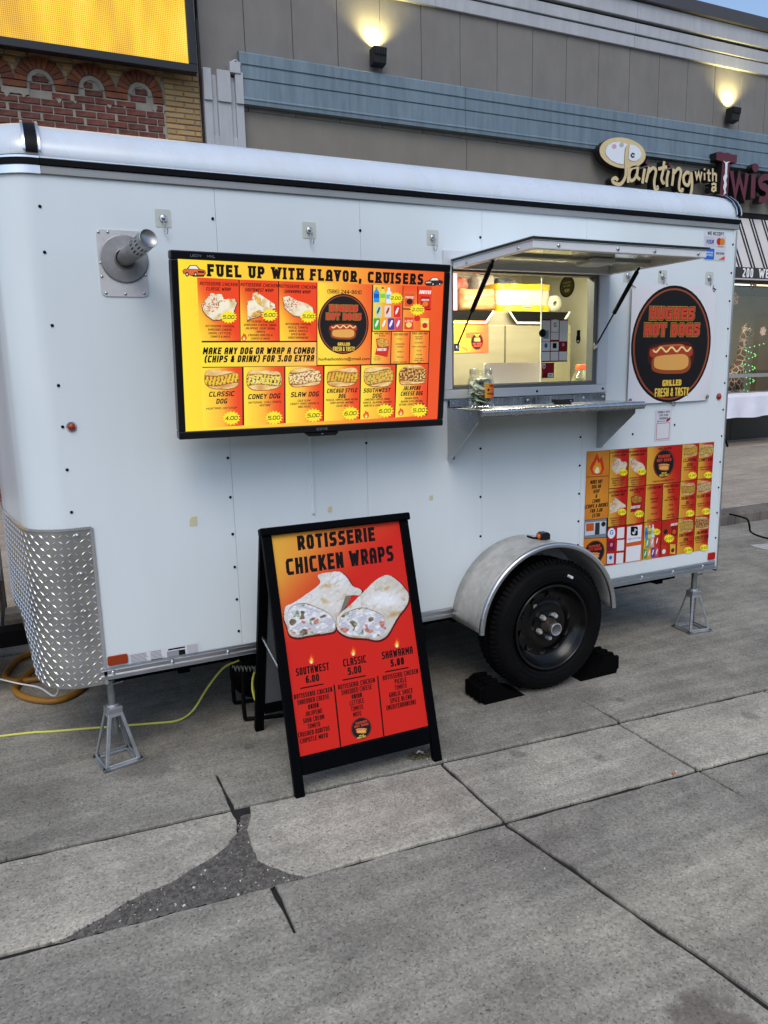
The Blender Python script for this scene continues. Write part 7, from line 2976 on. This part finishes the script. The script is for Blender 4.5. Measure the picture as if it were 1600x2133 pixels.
oval = [(290 + 208 * math.cos(2 * math.pi * k / 40), 210 + 138 * math.sin(2 * math.pi * k / 40) + 22 * math.cos(2 * math.pi * k / 40)) for k in range(40)]
pal_ = shape(oval, M_CREAM, 0, name='sign_palette')
shape([(132, 190), (150, 145), (200, 115), (260, 112), (335, 132), (305, 175), (300, 260), (295, 315), (240, 305), (180, 275), (140, 230)], M_SW, .006, .01, 'palette_inset', pal_)
shape([(350, 135), (395, 140), (440, 175), (458, 220), (445, 258), (410, 282), (375, 285), (340, 262), (345, 200)], M_SW, .006, .01, 'palette_inset', pal_)
for cx, cy, col in ((212, 152, (206, 150, 176)), (278, 138, (170, 172, 170))):
    shape([(cx + 19 * math.cos(k * .524), cy + 21 * math.sin(k * .524)) for k in range(12)], mat('paint_%d' % cx, col, .6), .009, .01, 'paint_spot', pal_)
letter([[(395, 222), (375, 215), (362, 232), (372, 248), (392, 244)]], .02, mat('sign_ink', (40, 36, 34), .6), 'palette_hook', .012)
TH = .056
letter([catmull([(330, 150, 0), (318, 250, 0), (318, 350, 0), (310, 430, 0), (270, 490, 0), (215, 480, 0), (195, 450, 0), (225, 432, 0), (245, 455, 0)], 4)] and [[(p.x, p.y) for p in catmull([(330, 150, 0), (318, 250, 0), (318, 350, 0), (310, 430, 0), (270, 490, 0), (215, 484, 0), (195, 455, 0), (222, 436, 0), (245, 458, 0)], 4)]], TH, M_CREAM, front=.008)


def cv(*pts):
    return [(p.x, p.y) for p in catmull([(x, y, 0) for x, y in pts], 4)]


letter([cv((420, 335), (370, 350), (350, 410), (365, 460), (400, 440), (425, 380)), cv((428, 335), (420, 420), (448, 450)), cv((345, 350), (338, 480))], TH * .9, M_CREAM)
letter([cv((490, 350), (478, 420), (468, 485))], TH, M_CREAM)
letter([[(505, 310), (520, 280)]], TH, M_MAR, 'sign_dot')
letter([cv((530, 335), (515, 410), (500, 475)), cv((520, 390), (560, 345), (590, 370), (575, 460), (580, 530), (605, 530), (598, 505))], TH * .95, M_CREAM)
letter([cv((665, 285), (655, 370), (640, 440), (655, 480), (668, 470)), [(610, 355), (690, 335)]], TH * .95, M_CREAM)
letter([cv((705, 370), (690, 440), (690, 515))], TH, M_CREAM)
letter([[(712, 330), (722, 300)]], TH, M_MAR, 'sign_dot')
letter([cv((750, 350), (745, 430), (735, 505)), cv((748, 400), (790, 350), (815, 380), (800, 470), (800, 540), (825, 550), (830, 525))], TH * .95, M_CREAM)
letter([cv((905, 400), (870, 385), (840, 420), (845, 480), (880, 500), (900, 440), (905, 385)), cv((908, 385), (915, 480), (905, 570), (870, 625), (800, 630), (775, 590), (770, 565))], TH, M_CREAM)
TW = .036
letter([[(945, 375), (958, 440), (975, 385), (990, 450), (1003, 380)]], TW, M_CREAM)
letter([[(1028, 390), (1028, 455)]], TW, M_CREAM)
letter([[(1028, 348), (1028, 366)]], TW, M_CREAM, 'sign_dot')
letter([[(1065, 360), (1065, 455), (1080, 460)], [(1048, 390), (1085, 395)]], TW, M_CREAM)
letter([[(1102, 350), (1102, 465)], [(1102, 410), (1120, 395), (1132, 405), (1132, 470)]], TW, M_CREAM)
letter([[(1092, 495), (1110, 485), (1128, 492), (1128, 555)], [(1128, 520), (1098, 522), (1094, 545), (1108, 555), (1128, 545)]], TW, M_CREAM)
tT = shape([(1130, 205), (1165, 198), (1195, 212), (1235, 208), (1270, 225), (1318, 228), (1312, 300), (1250, 296), (1232, 610), (1160, 600), (1185, 290), (1130, 272)], M_MAR, .012, .15, 'sign_letter')
shape([(1188, 280), (1210, 296), (1250, 288), (1228, 305), (1222, 400)] + [(1214 + 5 * math.sin(k * 1.5) + 8 - k * 1.2, 400 + 19 * k) for k in range(10)] + [(1190, 592)] + [(1200 - 8 + 5 * math.sin(k * 1.5), 580 - 19 * k) for k in range(9)] + [(1204, 400), (1206, 310)], M_SW, .02, .006, 'corkscrew', tT)
TB = .11
letter([[(1272, 375), (1305, 590), (1340, 420), (1385, 600), (1412, 395)]], TB * .8, M_MAR)
letter([[(1470, 405), (1462, 620)]], TB, M_MAR)
shape([(1488 + 30 * math.cos(k * .449), 342 + 40 * math.sin(k * .449)) for k in range(14)], M_MAR, 0, .14, 'sign_dot')
letter([cv((1625, 440), (1580, 425), (1535, 455), (1540, 505), (1590, 540), (1600, 590), (1570, 630), (1520, 625))], TB, M_MAR)
letter([[(1690, 400), (1690, 640)], [(1640, 445), (1745, 455)]], TB, M_MAR)

# folding table with a white cloth on the sidewalk
tb = thing('folding_table', (11.9, 9.6, .13), 'folding table on the sidewalk under a white cloth beyond the trailer', 'table')
zt_, zh_ = 1.045, .66
tx0, tx1, ty0, ty1 = 10.4, 13.2, 9.3, 10.0
b = MB()
b.box(tx0, ty0, zt_ - .035, tx1, ty1, zt_ - .004)
b.build('table_top', mat('table_plastic', (180, 180, 178), .6), tb)
for x in (tx0 + .3, tx1 - .3):
    for sgn in (0, 1):
        b = MB()
        b.tube([(x + (.0 if sgn else .5), ty0 + .08, zt_ - .04), (x + (.5 if sgn else .0), ty0 + .12, .145)], .018, 8)
        b.build('leg', M_DARK, tb)
b = MB()


def cloth(u, v):
    x = tx0 - .03 + (tx1 - tx0 + .06) * u
    if v < .5:
        return (x, ty1 - (ty1 - ty0 + .02) * v * 2, zt_ + .004 * nz(x * 4, v * 6))
    t = (v - .5) * 2
    return (x, ty0 - .02 - (.05 + .03 * math.sin(x * 11) + .02 * nz(x * 6, t * 2)) * t, zt_ - (zt_ - zh_) * t * (1 + .06 * nz(x * 2.3, 7)))


b.grid(cloth, 110, 22)
cl = b.build('tablecloth', mat('white_cloth', (214, 214, 224), .85, var=.05), fix=False)
tag(cl, 'white cloth hanging creased over the folding table beyond the trailer', 'tablecloth')
# giraffe figure in the shop window with a string of green lights
m_gir = bpy.data.materials.new('giraffe_hide')
m_gir.use_nodes = True
_n = m_gir.node_tree
_t = _n.nodes.new('ShaderNodeTexCoord')
_v = node(_n, 'ShaderNodeTexVoronoi', Scale=9.0)
_v.feature = 'DISTANCE_TO_EDGE'
_n.links.new(_t.outputs['Object'], _v.inputs['Vector'])
_r = ramp(_n, [(.04, lin((220, 204, 166))), (.09, lin((110, 66, 36)))])
_n.links.new(_v.outputs['Distance'], _r.inputs[0])
_n.links.new(_r.outputs[0], _n.nodes['Principled BSDF'].inputs[0])
gx, gz = onw(1556, 690, YB + .42)
base = Vector((gx - .55, YB + .42, .2))
me = bpy.data.meshes.new('giraffe_figure')
J = [(-.0, 0, 1.0, .20), (.30, 0, 1.10, .20), (.42, 0, 1.35, .12), (.46, 0, 1.75, .085), (.50, 0, 2.1, .075), (.56, 0, gz - .2 - .02, .075), (.72, 0, gz - .2 - .08, .045),
     (.32, .1, .75, .07), (.33, .1, .4, .045), (.33, .1, 0, .05), (.32, -.1, .75, .07), (.33, -.1, .4, .045), (.33, -.1, 0, .05), (-.1, .1, .7, .08), (-.14, .1, .4, .045), (-.1, .1, 0, .05), (-.1, -.1, .7, .08), (-.14, -.1, .4, .045), (-.1, -.1, 0, .05), (-.2, 0, 1.02, .10),
     (.50, .09, gz - .2 + .04, .02), (.50, -.09, gz - .2 + .04, .02), (.545, .03, gz - .2 + .13, .015), (.545, -.03, gz - .2 + .13, .015)]
E_ = [(0, 1), (1, 2), (2, 3), (3, 4), (4, 5), (5, 6), (1, 7), (7, 8), (8, 9), (1, 10), (10, 11), (11, 12), (0, 13), (13, 14), (14, 15), (0, 16), (16, 17), (17, 18), (0, 19), (5, 20), (5, 21), (5, 22), (5, 23)]
me.from_pydata([j[:3] for j in J], E_, [])
go = bpy.data.objects.new('giraffe_figure', me)
COL.objects.link(go)
go.location = base
md = go.modifiers.new('skin', 'SKIN')
me.skin_vertices.new() if not me.skin_vertices else None
for i, j in enumerate(J):
    me.skin_vertices[0].data[i].radius = (j[3], j[3])
me.skin_vertices[0].data[0].use_root = True
go.modifiers.new('smooth', 'SUBSURF').levels = 1
go.modifiers['smooth'].render_levels = 1
me.materials.append(m_gir)
tag(go, 'standing giraffe figure with brown patches behind the shop window', 'giraffe')
b = MB()
for k in range(46):
    a = k * .55
    z = gz - .25 - .022 * k
    b.lathe([(.0, -.012), (.013, 0), (.0, .013)], 6, Matrix.Translation((base.x + .52 + .16 * math.cos(a) + .25 * max(0, (8 - k) / 8), base.y - .1 + .1 * math.sin(a), z)))
tag(b.build('light_string', mat('green_bulbs', (110, 240, 120), .4, emit=2.2 * EM), fix=False), 'string of small green lights wound round the giraffe figure', 'lights')
